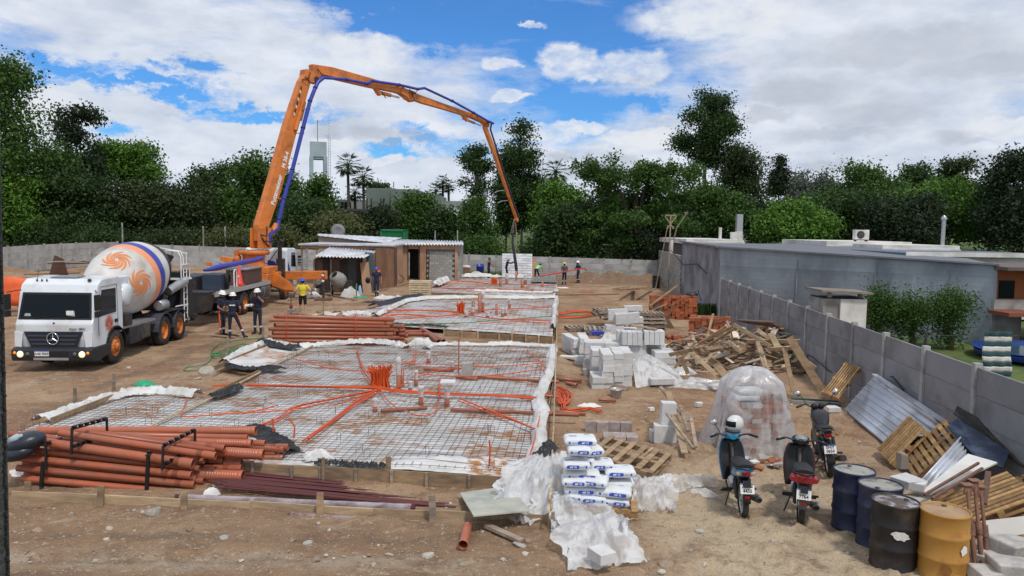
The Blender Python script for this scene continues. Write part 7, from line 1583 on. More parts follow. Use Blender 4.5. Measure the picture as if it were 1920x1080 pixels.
def drape(u,v):
 t=P(*Zs(740+190*u,640-30*math.sin(u*PI)),Yu-.2+.0*u);b=P(*Zs(790+560*u**1.1,1005+-60*u),qf.y-.1+.9*u);t2=P(*Zs(930,650),Yu-.1)
 q=t.lerp(b,v)+Vector((0,0,.16*math.sin(v*PI)));w=float(fbm(u*7,v*1.6,4,3));return q+Vector((.0,-.28*w,.16*w))
o=MB().grid(drape,60,40).build('draped_film',M_film_thick,None,qf);tag(o,'clear film draped from the white block stack down to the ground','plastic sheet')
o=MB().box((0,0,.1),(.66,.30,.17),rotm('Z',.06)@rotm('Y',-.03)).build('large_block',M_block,None,None,.01);o.location=G(*Zs(1080,985))+Vector((0,0,.05));tag(o,'single white block lying on the draped film','block')
film('clear film spread between the draped film and the wood heap',1305,722,1.1,.5,.28,51,fr=2.5);film('clear film scrap at the foot of the wood heap',1270,700,.6,.4,.3,52,fr=3,n=40)
o=MB().box((0,0,.05),(.55,.3,.06),rotm('Z',-.3)).build('slab_offcut',M_whitewash);o.location=G(1066,672,.05);tag(o,'flat pale slab offcut lying left of the white blocks','slab');o=MB().box((0,0,.1),(.12,.3,.25),rotm('Y',-.2)).build('grey_block',M_conc);o.location=G(1097,705,.0);tag(o,'small grey block leaning at the front left of the white stacks','block')
q=G(1155,745);r=root('mortar_bucket','grey mortar bucket in front of the white blocks','bucket',q);MB().lathe([(.12,0),(.17,.22),(.18,.23),(.16,.2),(0,.19)],18).build('pail',M_silver,r);
q=G(1160,731);o=crumple('sand_heap','small heap of brown sand beside the mortar bucket','sand heap',q.x,q.y,.35,.2,.18,M_earth,3,16)
# ================================================================ PALLETS IN THE MIDDLE
q=G(1145,585)
for k in range(2):pallet(['lower flat grey pallet behind the white blocks','upper flat grey pallet behind the white blocks'][k],G(1143,592,.45)+Vector((.1*k,.1,.16*k)),rotm('Z',.1+.1*k)@rotm('X',.03*k),1.5,1.1,M_plank_grey,8,'grey pallets behind the white blocks')
q=G(1143,600);r=root('pallet_prop_heap','dark heap of timber scraps under the two grey pallets','timber heap',q)
for k in range(14):MB().beam((U(-.5,.5),U(-.1,.6),U(0,.1)),(U(-.6,.6),U(0,.6),U(.2,.55)),.08,.04).build('board',M_plank_grey if k%2 else M_plank_dark,r)
for k in range(5):pallet(['lowest','second','middle','fourth','topmost'][k]+' pallet of the tall grey stack behind the white blocks',G(1218,622)+Vector((U(-.05,.05),.3,.17*k)),rotm('Z',U(-.05,.05)+.05),1.25,1.0,M_plank_grey,8,'tall grey pallet stack')
for k in range(3):pallet(['left flat grey pallet on the soil left of the white blocks','right flat grey pallet on the soil left of the white blocks','tilted grey pallet touching the white blocks'][k],G(1090+34*k,618+3*k,.03+.1*k),rotm('Z',.15-.2*k)@rotm('X',.06*k)@rotm('Y',-.25*(k==2)),1.3,1.0,M_plank_grey,7)
r=root('prop_trestle','dark wide boards crossed against the tall grey pallet stack','boards',G(1250,615));O=r.location
for(x0,y0,x1,y1,w)in((1226,566,1262,622,.28),(1250,570,1215,585,.06),(1270,535,1218,574,.07),(1252,600,1262,570,.08)):MB().beam(P(x0,y0,O.y+.1),P(x1,y1,O.y-.1),w,.04,up=(0,1,0)).build('board',M_plank_dark if w>.2 else M_plank,r,O)
for i,(x0,y0,x1,y1)in enumerate(((1160,542,1215,538),(1170,530,1190,543),(1188,543,1195,530),(1203,527,1222,539),(1175,540,1222,541),(1150,541,1180,537))):plank(['long low plank before the far dirt mound','plank leaning left before the far dirt mound','plank leaning right before the far dirt mound','pale plank leaning at the right of the far mound','rear plank lying before the far mound','left end plank before the far mound'][i],G(x0,y0 if i in(0,4,5)else 543,.1+(.6 if y0<532 else 0)),G(x1,y1 if i in(0,4,5)else 543,.12+(.6 if y1<532 else 0)),.22,.06,M_plank if i!=3 else M_plank_pale,group='planks before the far dirt mound')
plank('long thin board on the soil right of the farthest slab',G(1048,553,.05),G(1160,551,.05),.12,.05,M_plank)
for i,(px,py)in enumerate(((1052,540),(1100,548))):crumple('plaster_scrap',['white torn scrap at the right corner of the farthest slab','orange-brown scrap on the soil right of the farthest slab'][i],'scrap',G(px,py).x,G(px,py).y,.6,.4,.15,[M_whitewash,M_pvc][i],7+i,14)
# ================================================================ BRICK STACKS
bs2=block_stack('larger stack of orange hollow bricks by the stained building end',G(1262,598),11,3,9,(.20,.24,.125),-.12,M_brick,.03,'brick_stack','brick','brick stack',topmiss=.25)
bs3=block_stack('smaller stepped stack of orange bricks behind the wood heap',G(1330,640),7,4,7,(.22,.26,.13),-.25,M_brick,.03,'brick_stack','brick','brick stack',topmiss=.5)
q=G(1316,642);r=root('brick_rubble','scattered orange brick fragments at the foot of the smaller brick stack','rubble',q)
for k in range(60):obj('brick',slab_mesh('brick',.2,.1,.1,M_brick),r,MR((U(-1.3,1.2),U(-.8,.4),U(.0,.18)),Euler((U(0,3),U(0,3),U(0,3))).to_matrix()))
o=MB().ell((0,0,0),(.32,.22,.16),12,8).tube([(0,0,.1),(.3,0,.25),(.5,.1,-.3)],.02,5).build('black_bundle',M_blackfilm);o.location=P(1297,553,G(1262,598).y+.5);tag(o,'shiny black bag on the right end of the larger brick stack','bag')
o=MB().ell((0,0,0),(.2,.16,.12),10,6).build('grey_pot',M_silver);o.location=G(1274,590)+Vector((0,-.5,.3));tag(o,'round grey pot in front of the larger brick stack','pot')
plank('long plank slanting over the larger brick stack',P(1218,572,G(1262,598).y-.35),P(1272,533,G(1262,598).y-.2),.10,.04,M_plank)
# ================================================================ WOOD HEAP
hp=[G(1400,715),G(1320,690),G(1470,700)];r=root('wood_heap','big chaotic heap of broken planks, boards and battens by the right wall','wood heap',hp[0]);O=hp[0]
hc=G(1400,690)
def heap_z(x,y):
 u=(x-(hc.x+.2))/3.0;v=(y-(hc.y+1.3))/2.6;d=u*u+v*v;return max(0,1.15*(1-d))*(1+.25*math.sin(x*3))
ms=[M_plank,M_plank_pale,M_plank_grey,M_plank_grey,M_plank,M_plank_dark,wood('bleached_timber',(.55,.47,.36),(.40,.33,.25))]
pk={}
for k in range(300):
 u,v=U(-3.1,3.0),U(-2.6,2.6);x,y=hc.x+.2+u,hc.y+1.3+v;z=heap_z(x,y)
 if z<.02 and random.random()<.8:continue
 L_=random.choice((.4,.6,.8,.8,1.1,1.5));w=random.choice((.06,.08,.1,.14,.2));h=random.choice((.02,.025,.04));mi=random.randrange(7);key=(L_,w,h,mi)
 if key not in pk:pk[key]=MB().box((0,0,0),(L_,w,h)).mesh('plank',ms[mi])
 top=U(.55,1.02)if k>90 else U(.1,.6)
 R_=Euler((U(-.45,.45),U(-.5,.5),U(0,PI)*1.0)).to_matrix();obj('plank',pk[key],r,MR((x-O.x,y-O.y,z*top+.06),R_))
HP=[((1375,608),(1445,650),.1,20),((1480,632),(1545,738),.20,18.8),((1295,660),(1345,705),.12,21),((1345,706),(1400,690),.13,20),((1420,640),(1434,690),.10,20),((1440,655),(1490,652),.12,19.6),((1320,640),(1375,612),.08,21.5),((1328,648),(1383,612),.08,21.4),((1310,645),(1362,612),.08,21.6),((1470,652),(1488,735),.12,18.9),((1505,680),(1535,728),.08,19),((1255,665),(1300,655),.12,21),((1290,700),(1275,668),.12,20.6),((1340,680),(1360,704),.2,20),((1350,730),(1395,680),.12,19.6),((1445,625),(1462,658),.16,20),((1370,700),(1330,672),.14,20.3),((1265,690),(1305,640),.08,21),((1420,618),(1475,660),.1,20.4),((1400,640),(1500,640),.12,20.2),((1500,668),(1530,690),.08,19.6),((1365,640),(1390,660),.1,20.8)]
for(a,b,w,Y)in HP:
 MB().beam(P(*a,Y+.3),P(*b,Y-.2),w,.04,up=(0,1,.3)).build('plank',random.choice([M_plank_pale,M_plank_pale,M_plank]),r,O,.003)
for k in range(9):MB().beam(P(1385+k*2,600+k*.5,22.5),P(1450+k*2,604+k*1.2,21.8),.3,.03).build('plank',M_plank_dark,r,O)
q=G(1250,825)
block_stack('two white blocks standing by the pit, one on the other',G(1246,828),1,1,1,(.45,.3,.36),-.1,M_block,0);o=MB().box((0,0,.22),(.30,.24,.46),rotm('Y',.03)).build('large_block',M_block,None,None,.01);o.location=G(1250,828)+Vector((.03,.1,.36));tag(o,'upper white block standing on end beside the leaning planks','block')
o=MB().box((0,0,.12),(.14,.25,.24)).build('small_block',M_block,None,None,.01);o.location=G(1224,826)+Vector((0,-.05,.0));tag(o,'small white block left of the two white blocks by the pit','block')
for i,(x0,y0,x1,y1,w,Y0_,Y1_)in enumerate(((1238,725,1290,790,.09,16.5,15.6),(1253,735,1284,850,.13,16.2,13.6),(1250,775,1300,840,.06,14.5,13.8),(1275,760,1290,808,.07,15,14.4),(1295,780,1305,838,.07,14.8,14))):plank(['long plank leaning over the white blocks, upper one','longest pale plank leaning from the soil over the white blocks','thin dark stick crossing the leaning planks','short plank right of the longest leaning one','rightmost leaning plank beside the pit'][i],P(x0,y0,Y0_),P(x1,y1,Y1_),w,.03,M_plank_grey if i!=1 else M_plank_pale,group='planks leaning around the white blocks')
# ================================================================ COVERED BRICK PILE
qc=G(1422,855);cy=qc.y+.55;CXc=G(1422,855).x
r=root('covered_brick_pile','orange and grey bricks stacked in a tall pile under the clear film cover','brick pile',(CXc,cy,0))
mbk=[M_brick,mat('pink_brick',(.40,.22,.16),.9,0,.2,6,orand=.2),mat('grey_brick',(.42,.39,.37),.9,0,.15,6,orand=.2)]
for k in range(12):
 for i in range(5):
  for j in range(3):
   if k>9 and i<3:continue
   obj('brick',slab_mesh('brick',.19,.24,.09,random.choice(mbk)),r,MR(((i-2)*.20+U(-.01,.01),(j-1)*.26,.05+.1*k),rotm('Z',U(-.05,.05))))
for i in range(2):bag_mesh(.5,.35,.14,30+i).build('white_bag',bagM,r).matrix_basis=MR((-.16+.05*i,-.12,1.01+.12*i),rotm('Z',.1))
def cover(u,v):
 a=u*2*PI;top=1.66;t=v;h=top*(1-t**1.25)
 rr=.02+.48*min(1,t*4.2)**.5+.34*t**1.7
 f=1+.10*math.sin(a*7+1.3*math.sin(a*3))*t+.05*math.sin(a*17+2*math.sin(a*5))*t**.5+.22*float(fbm(math.cos(a)*2.3+t*.8,math.sin(a)*2.3,3,77))
 sq=1/max(abs(math.cos(a)),abs(math.sin(a)))**.45
 return(math.cos(a)*rr*f*sq*1.08-.02,math.sin(a)*rr*f*sq*.86,max(.02,h+.10*float(fbm(math.cos(a)*2,math.sin(a)*2+t*2,3,79))*(1 if t<.95 else 0)))
mb=MB();mb.grid(cover,150,46);o=mb.build('film_cover',film_mat('cover_film',.47,(.72,.72,.73)));o.location=(CXc,cy,0);tag(o,'translucent film cover draped over the tall brick pile','film cover')
r=root('rubble','broken tiles and brick pieces at the front foot of the film cover','rubble',G(1410,872))
for k in range(26):obj('brick',slab_mesh('brick',.17,.11,.03,random.choice(mbk+[M_conc,M_whitewash])),r,MR((U(-.35,.85),U(-.22,.22),U(.02,.1)),Euler((U(-.4,.4),U(-.4,.4),U(0,3))).to_matrix()))
for i in range(2):a,b=G(1484,749+i*4,.05),G(1572,754+i*4,.05);o=MB().beam(a,b,.09,.08).build('steel_beam',mat('green_steel',(.03,.10,.07),.6)if i==0 else M_silver,None,a);tag(o,['dark green steel beam lying right of the film cover','grey steel beam lying against the green one'][i],'beam')
def frame_from(p0,p1,p2,p3):
 """p0 bottom-left, p1 bottom-right, p2 top-right, p3 top-left -> centre, rotation (x right, y up the face, z outward), sizes"""
 x=((p1-p0)+(p2-p3));L_=x.length/2;x.normalize();y=((p3-p0)+(p2-p1));Hh=y.length/2;y=(y-x*y.dot(x)).normalized();z=x.cross(y);return(p0+p1+p2+p3)/4,Matrix((x,y,z)).transposed(),L_,Hh
def leaning(label,pts,m=M_pallet,nd=7,bd=3,along=True,group=None):
 c,R_,L_,H_=frame_from(*pts);r=obj('wooden_pallet',None);r.matrix_world=MR(c-R_@Vector((0,0,.13)),R_);tag(r,label,'pallet',group)
 if along:pallet_parts(r,L_,H_,m,nd,boards_down=bd)
 else:pallet_parts(r,H_,L_,m,nd,boards_down=bd,Mx=rotm('Z',PI/2).to_4x4())
 return r
leaning('pallet of narrow slats leaning on the wall right of the wood heap',(P(1543,736,18.3),P(1580,748,18.0),P(1606,688,18.55),P(1580,677,18.9)),M_pallet,7,3,True)
# ================================================================ CORRUGATED SHEETS AND PALLETS AT RIGHT
q=G(1650,800);r=root('corrugated_sheets','shiny galvanised corrugated sheets sloping from the wall to the soil','roof sheets',q);O=q
def cs(p00,p10,p01,p11,n,m=M_galv,name='corrugated_sheet',rib=False):mb=MB();corr(mb,p00,p10,p01,p11,n,.028,rib=rib);mb.build(name,m,r,O,0,2,.006)
cs(G(1583,768,.05),P(1640,704,16.9),G(1655,830,.05),P(1800,800,14.3),8,rib=True);cs(G(1600,752,.16),P(1643,704,16.7),G(1680,822,.16),P(1806,812,14.0),6);cs(G(1612,742,.26),P(1641,701,17.0),G(1690,790,.26),P(1740,768,15.4),4)
MB().beam(P(1640,702,16.95),P(1785,800,14.0),.12,.03).build('ridge_sheet',M_galv,r,O)
r=root('corrugated_sheets','corrugated sheets sticking out below the two leaning pallets','roof sheets',G(1740,890));O=r.location
cs(P(1722,905,11.6),P(1752,925,11.3),P(1800,820,12.6),P(1822,842,12.4),4);cs(P(1745,905,11.8),P(1775,918,11.5),P(1815,835,12.6),P(1838,850,12.4),3)
def lw(label,p0,a,b,m,nd,bd,along):a,b=Vector(a),Vector(b);return leaning(label,(p0,p0+a,p0+a+b,p0+b),m,nd,bd,along)
lw('left leaning pallet lying on the galvanised sheets, seen from its slats',P(1644,842,14.3),(-.17,-.87,-.02),(.52,-.10,.70),M_pallet,8,3,True)
lw('right leaning pallet on the galvanised sheets, with open slats and a solid side',P(1686,854,13.7),(-.20,-.90,-.14),(.66,-.27,.78),M_pallet,9,4,False)
o=MB().add([P(1775,800,12.9),P(1795,785,13.2),P(1893,848,12.0),P(1880,878,11.7),P(1835,862,12.0)],[(0,1,2,3,4)]).build('blue_board',mat('dark_blue_board',(.02,.032,.065),.4,0,.3,3,col2=(.05,.07,.11),mscale=3,bump=.2),None,G(1840,900),0,2,.02);tag(o,'scuffed dark blue board leaning on the wall behind the pallets','board')
o=MB().add([P(1788,775,13.3),P(1795,762,13.55),P(1925,838,12.2),P(1925,880,11.6),P(1880,850,12.2)],[(0,1,2,3,4)]).build('dark_board',mat('mouldy_board',(.035,.033,.03),.8,0,.3,2,col2=(.07,.06,.05),mscale=1.5),None,G(1850,890),0,2,.03);tag(o,'long blackish rotten board leaning against the right wall','board')
o=MB().add([P(1728,922,10.9),P(1745,927,10.8),P(1870,868,11.6),P(1815,852,12.1)],[(0,1,2,3)]).build('white_board',M_whitewash,None,G(1760,930),0,2,.025);tag(o,'white wedge-shaped board between the corrugated sheets and slanted pallets','board')
o=MB().add([P(1838,978,9.9),P(1925,968,9.9),P(1925,1002,9.7),P(1840,1012,9.7)],[(0,1,2,3)]).build('white_board',M_whitewash,None,G(1870,1010),0,2,.03);tag(o,'white board edge sticking out below the slanted pallets at the right edge','board')
PA=M_pallet
lw('slanted pallet on top of the pile at the right edge',P(1752,935,11.2),(-.15,-.95,-.05),(.98,-.12,.50),PA,9,3,True);lw('second slanted pallet under the top one at the right edge',P(1835,968,10.5),(.05,-.85,-.12),(.95,.15,.42),PA,8,3,True)
lw('lowest yellowish pallet of the pile at the right edge',P(1862,985,10.2),(-.25,-.8,-.2),(.9,-.2,.35),PA,8,3,False);lw('rear slanted pallet behind the top one at the right edge',P(1800,930,11.8),(-.2,-.9,-.08),(.95,-.1,.45),PA,8,3,False)
for i,(x0,y0,x1,y1,Y0_,Y1_)in enumerate(((1733,928,1835,868,10.5,11.3),(1748,935,1842,878,10.4,11.2))):plank(['upper long brown bar lying on the slanted pallets','lower long brown bar lying on the slanted pallets'][i],P(x0,y0,Y0_),P(x1,y1,Y1_),.035,.035,mat('rust_brown',(.17,.09,.065),.8,.1,.2,6),name='steel_bar',cat='bar')
mrp=mat('rusty_prop',(.24,.125,.085),.75,.15,.25,6,col2=(.14,.07,.05),mscale=5)
for i,(x0,y0,x1,y1)in enumerate(((1813,908,1830,1078),(1827,900,1843,1082),(1838,912,1855,1080))):
 Y=9.3+.12*i;a,b=P(x1,y1,Y-.1),P(x0,y0,Y+.25);r=root('steel_prop',['left one of three rusty steel props leaning at the yellow barrel','middle one of three rusty steel props leaning at the yellow barrel','right one of three rusty steel props leaning at the yellow barrel'][i],'steel prop',Vector((a.x,a.y,0)),0,'rusty steel props by the yellow barrel');O=r.location;m_=a.lerp(b,.52)
 MB().tube([a,m_],.032,10).build('outer_tube',mrp,r,O);MB().tube([m_,b],.024,10).build('inner_tube',mrp,r,O);MB().tube([m_-(b-a).normalized()*.1,m_+(b-a).normalized()*.05],.045,10).build('collar',mrp,r,O);MB().box(b,(.14,.12,.012)).build('head_plate',mrp,r,O);MB().box(b-(b-a).normalized()*.08,(.09,.03,.1)).build('fork',mrp,r,O)
plank('thick dark timber stake leaning among the rusty props',P(1845,945,9.9),P(1853,885,10.2),.07,.06,mat('rusty_dark',(.12,.07,.055),.8),name='stake',cat='stake')
def chunk(label,px,py,s,Y,seed,m=M_conc,rz=0,group='broken concrete chunks'):
 rs=random.Random(seed);b=MB().box((0,0,s[2]/2),s,rotm('Z',rz));b.v=[(x+rs.uniform(-.12,.12)*s[0],y+rs.uniform(-.12,.12)*s[1],z+rs.uniform(-.1,.1)*s[2]*(1 if z>s[2]*.3 else.1))for x,y,z in b.v]
 o=b.build('concrete_chunk',m,None,None,min(s)*.12,3);o.location=P(px,py,Y);tag(o,label,'concrete chunk',group);return o
Mpc=mat('pale_chunk',(.46,.44,.41),.95,0,.12,5,bump=.8,bscale=18,col2=(.36,.35,.33),mscale=4)
chunk('tall pale concrete chunk at the right edge, upper one',1893,1045,(.42,.4,.26),9.5,1,Mpc,.3);chunk('largest pale concrete chunk in the bottom right corner',1902,1090,(.50,.45,.27),8.9,2,Mpc,-.3);chunk('small pale chunk behind the rusty props',1858,1062,(.32,.3,.16),9.4,3,Mpc,.6);chunk('lower chunk in front of the rusty props',1852,1085,(.34,.3,.13),8.9,4,Mpc,.1)
chunk('white plaster chunk between the dark barrels and pallets',1702,912,(.36,.3,.14),11.1,5,M_block,.4,None);chunk('smaller white plaster chunk beside the first',1720,918,(.26,.2,.13),11.0,6,M_block,.9,None);chunk('flat pale slab piece between barrels and pallets',1715,938,(.38,.3,.04),10.9,7,Mpc,.2,None)
chunk('white plaster lump on the soil below the galvanised sheets',1562,772,(.3,.2,.13),G(1562,776).y,8,M_block,.2,None);chunk('grey block prop under the right leaning pallet',1690,878,(.15,.15,.26),12.1,9,mat('brown_grey_block',(.24,.20,.165),.9),.2,None)
chunk('white lump on the soil left of the film cover',1310,762,(.17,.14,.1),G(1310,766).y,10,M_block,.2,None);chunk('white lump on the soil below the white blocks',1221,770,(.14,.12,.08),G(1221,773).y,11,M_block,.5,None)
crumple('torn_sack','torn white sack piece on the soil near the orange coil','sack',G(1105,762).x,G(1105,762).y,.3,.14,.12,M_whitewash,14,14,fr=5)
# ================================================================ BARRELS
def barrel(label,px,py,Y,mbody,mlid):q=P(px,py,Y);return drum('steel_barrel',label,mbody,(q.x,Y,float(gz(q.x,Y,False))-.01),.29,.88,mlid,'steel barrels beside the motorbikes')
Mbb=mat('barrel_blue',(.014,.022,.062),.42,.1,.15,4,col2=(.05,.055,.09),mscale=2.5,mlo=.55,mhi=.7);Mlid=mat('lid_pale',(.34,.33,.29),.6,.2,.15,6,col2=(.16,.15,.13),mscale=4,mlo=.5,mhi=.62)
Mbk=mat('barrel_black',(.018,.017,.018),.45,.1,.2,5,col2=(.06,.045,.035),mscale=2.5,mlo=.5,mhi=.68);Mlid2=mat('lid_rusty',(.12,.085,.07),.6,.3,.2,5,col2=(.34,.34,.36),mscale=5,mlo=.5,mhi=.58)
Mby=mat('barrel_yellow',(.42,.215,.045),.5,0,.1,4,col2=(.30,.13,.05),mscale=3,mlo=.58,mhi=.7);Mlid3=mat('lid_tan',(.40,.26,.14),.6,.1,.12,5,col2=(.28,.19,.13),mscale=3)
barrel('rear blue steel barrel with a pale grimy lid',1602,887,10.75,Mbb,Mlid);barrel('front blue steel barrel with a pale lid, between the rear blue and black ones',1651,918,10.15,Mbb,Mlid)
b3_=barrel('black scorched steel barrel with torn white sticker and rusty lid',1679,950,9.52,Mbk,Mlid2);b4_=barrel('yellow steel barrel with tan lid and a torn label, nearest to the camera',1772,968,9.22,Mby,Mlid3)
def sticker(o,ang,z,w,h,m,R=.293,seed=1,n=9):
 rs=random.Random(seed);cpt=[(w/2*math.cos(2*PI*k/n)*rs.uniform(.6,1.1),h/2*math.sin(2*PI*k/n)*rs.uniform(.6,1.1))for k in range(n)];a0=ang-o.rotation_euler.z
 mb=MB();mb.add([(math.cos(a0+x/R)*R,math.sin(a0+x/R)*R,z+y)for x,y in cpt]+[(math.cos(a0)*(R+.001),math.sin(a0)*(R+.001),z)],[(k,(k+1)%n,n)for k in range(n)]);mb.build('torn_sticker',m,o)
sticker(b3_,-1.72,.50,.22,.13,M_whitewash,.296,3,14);sticker(b3_,-1.9,.52,.2,.10,M_whitewash,.296,5,14);sticker(b4_,-1.25,.46,.13,.15,M_whitewash,.298,7,12);sticker(b4_,-1.95,.20,.16,.13,mat('rust_patch',(.24,.10,.03),.8),.298,9,12);sticker(b4_,-1.5,.12,.15,.10,mat('faded_patch',(.42,.38,.14),.7),.298,4,6)
# ================================================================ MOTORBIKES (local: +x forward, +y left, z up)
def mwheel(r,x,R=.29,w=.09,name='wheel',spokes=True,steer=0):
 o=obj(name,MB().lathe([(R-.06,-w*.42),(R-.02,-w*.5),(R,-w*.22),(R+.006,0),(R,w*.22),(R-.02,w*.5),(R-.06,w*.42)],30,cap=(False,False)).mesh('tyre',M_tyre),r,MR((x,0,R),rotm('Z',steer)@rotm('X',PI/2)))
 MB().lathe([(R-.055,-w*.3),(R-.075,-w*.2),(R-.075,w*.2),(R-.055,w*.3)],26,cap=(False,False)).lathe([(.05,-.05),(.06,0),(.05,.05)],12).build('rim',M_silver,o)
 mb=MB()
 for k in range(5 if spokes else 3):a=2*PI*k/5;mb.beam((math.cos(a)*.04,math.sin(a)*.04,0),(math.cos(a)*(R-.07),math.sin(a)*(R-.07),0),.04,.025)
 mb.build('spokes',M_silver,o);return o
def shell(r,name,secs,m,bev=0,n=14,p=.75):
 """loft of super-ellipse sections (x, zc, halfw, halfh)"""
 mb=MB();vs=[]
 for(x,zc_,hw,hh)in secs:
  for k in range(n):
   a=2*PI*k/n;c,s_=math.cos(a),math.sin(a);vs.append((x,math.copysign(abs(c)**p,c)*hw,zc_+math.copysign(abs(s_)**p,s_)*hh))
 m_=len(secs);fs=[(i*n+k,i*n+(k+1)%n,(i+1)*n+(k+1)%n,(i+1)*n+k)for i in range(m_-1)for k in range(n)]
 mb.add(vs,fs,0,True);mb.add(vs[:n],[tuple(range(n))]);mb.add(vs[-n:],[tuple(range(n))[::-1]]);return mb.build(name,m,r)
def plate(r,txt,x,z,w=.20,h=.15,tilt=.25):
 pr=MB().box((0,0,0),(.008,w,h)).build('number_plate',M_white_print,r);R_=rotm('Y',tilt);pr.matrix_basis=MR((x,0,z),R_)
 XB=Matrix(((0,0,-1),(-1,0,0),(0,1,0)))
 for i,t in enumerate(txt):obj('lettering',text_mesh(t,.072,M_black_print,.001,bold=.0015,xs=.9 if len(t)>3 else 1.05),pr,MR((-.006,0,.034-.068*i),XB))
 MB().box((-.0045,0,h/2-.008),(.002,w,.014)).build('plate_band',M_blue_print,pr)
def scooter(label,loc_,yaw,mcol,lean,txt,tail,helmet=False,mrk=None,wide=1.0,mirrors=(1,)):
 r=root('scooter',label,'scooter',loc_,0,'motorbikes parked on the sand',(0,0,0));r.rotation_euler=Euler((lean,0,yaw))
 mwheel(r,0);mwheel(r,1.22,steer=.0)
 MB().tube([(1.02,0,.85),(.85,0,.45),(.55,0,.38),(.2,0,.55),(-.05,0,.62)],.035,8).build('frame_tube',M_dark,r)
 MB().lathe([(.08,-.13),(.11,-.1),(.11,.1),(.08,.13)],14,MR((.52,0,.36),rotm('X',PI/2))).box((.62,0,.40),(.22,.13,.13)).build('engine',M_silver,r)
 for s_ in(-1,1):
  MB().tube([(1.06,.07*s_,.78),(1.22,.075*s_,.29)],.022,8).build('fork_leg',M_silver,r);MB().tube([(-.0,.09*s_,.29),(.42,.08*s_,.36)],.02,6).build('swingarm',M_dark,r);MB().tube([(-.02,.10*s_,.30),(.12,.10*s_,.64)],.024,8).tube([(.02,.10*s_,.38),(.09,.10*s_,.56)],.035,10).build('shock_absorber',M_dark,r)
  MB().tube([(.30,.1*s_,.33),(.30,.26*s_,.33)],.018,6).build('foot_peg',M_black,r);MB().tube([(.55,.1*s_,.22),(.55,.25*s_,.22)],.018,6).build('foot_peg',M_black,r)
 MB().tube([(.5,-.1,.22),(.2,-.15,.22),(-.02,-.17,.30)],.022,8).tube([(.2,-.16,.24),(-.28,-.18,.36)],.048,14).lathe([(.05,0),(.035,.02),(.03,.0)],14,MR((-.29,-.18,.362),rotm('Y',-PI/2-.25))).build('exhaust',M_dark,r);MB().tube([(.05,-.21,.32),(-.2,-.225,.37)],.03,8).build('heat_shield',M_silver,r)
 shell(r,'rear_body',[(.42,.60,.10,.10),(.25,.64,.125,.10),(.0,.70,.14,.09),(-.18,.745,.13,.075),(-.28,.76,.09,.05)],mcol,p=.8)
 shell(r,'seat',[(.55,.74,.08,.035),(.42,.755,.115,.045),(.15,.79,.14,.05),(-.05,.81,.14,.055),(-.20,.83,.11,.04)],mat('seat_black',(.016,.016,.018),.6,0,.1,8,bump=.2),p=.7)
 MB().tube([(-.05,.15,.80),(-.26,.13,.83),(-.36,0,.84),(-.26,-.13,.83),(-.05,-.15,.80)],.014,8).build('grab_rail',M_black,r)
 mb=MB()
 mb.grid(lambda u,v:(.80+.24*v+.05*math.cos((u-.5)*PI),(u-.5)*.42*wide*(1-.25*(1-v)**2-.35*v**4),.30+.62*v),14,12);mb.build('leg_shield',M_black,r,None,0,2,.014)
 mb=MB();mb.grid(lambda u,v:(.845+.24*v+.06*math.cos((u-.5)*PI),(u-.5)*.46*wide*(1-.25*(1-v)**2-.35*v**4),.29+.62*v),14,12);mb.build('front_cowl',mcol,r,None,0,2,.014)
 shell(r,'centre_tunnel',[(.85,.50,.07,.12),(.65,.52,.075,.12),(.45,.60,.08,.12)],M_black)
 mb=MB();mb.grid(lambda u,v:(1.22+math.cos(.5+2.0*u)*.33,(v-.5)*.12,.29+math.sin(.5+2.0*u)*.33),12,4);mb.build('front_mudguard',mcol,r,None,0,2,.008)
 mb=MB();mb.grid(lambda u,v:(math.cos(1.3+1.75*u)*.35-.0,(v-.5)*.15*(1-.3*u),.29+math.sin(1.3+1.75*u)*.34),12,4);mb.build('rear_mudguard',M_black if tail!='red' else mat('mudguard_grey2',(.09,.09,.09),.6),r,None,0,2,.01)
 shell(r,'handlebar_cowl',[(.84,1.0,.05,.04),(.90,1.01,.13,.06),(1.0,1.0,.14,.08),(1.10,.98,.10,.07),(1.15,.97,.05,.04)],mcol if tail=='blue' else M_black)
 MB().lathe([(.07,0),(.07,.012),(0,.014)],18,MR((.885,0,1.055),rotm('Y',-.75))@Matrix.Diagonal((.8,1.35,1,1))).build('dial',mat('dial_pale',(.22,.25,.27),.25),r)
 hb=MB().tube([(.88,.10,1.02),(.86,.22,1.05),(.78,.34,1.03)],.014,8).tube([(.88,-.10,1.02),(.86,-.22,1.05),(.78,-.34,1.03)],.014,8).build('handlebar',M_dark,r)
 for s_ in(-1,1):
  MB().tube([(.85,.25*s_,1.047),(.76,.37*s_,1.028)],.022,8).build('grip',M_black,r);MB().tube([(.90,.2*s_,1.04),(.86,.34*s_,1.04)],.007,5).build('brake_lever',M_silver,r)
  if s_ in mirrors:MB().tube([(.88,.2*s_,1.05),(.93,.28*s_,1.2)],.007,5).build('mirror_stalk',M_black,r);MB().ell((.92,.30*s_,1.22),(.018,.06,.045),12,8).build('mirror',M_chrome,r)
 Mr=mat('tail_red',(.28,.010,.010),.2)
 if tail=='blue':MB().box((-.275,0,.755),(.07,.12,.07)).build('tail_light',Mr,r,None,.015);[MB().box((-.255,.10*s_,.755),(.06,.08,.055)).build('indicator',mat('indicator_clear',(.45,.30,.25),.2),r,None,.015)for s_ in(-1,1)]
 else:shell(r,'tail_light',[(-.30,.745,.19,.045),(-.22,.75,.21,.07),(-.10,.75,.17,.06)],mat('tail_cluster_red',(.24,.018,.02),.18))
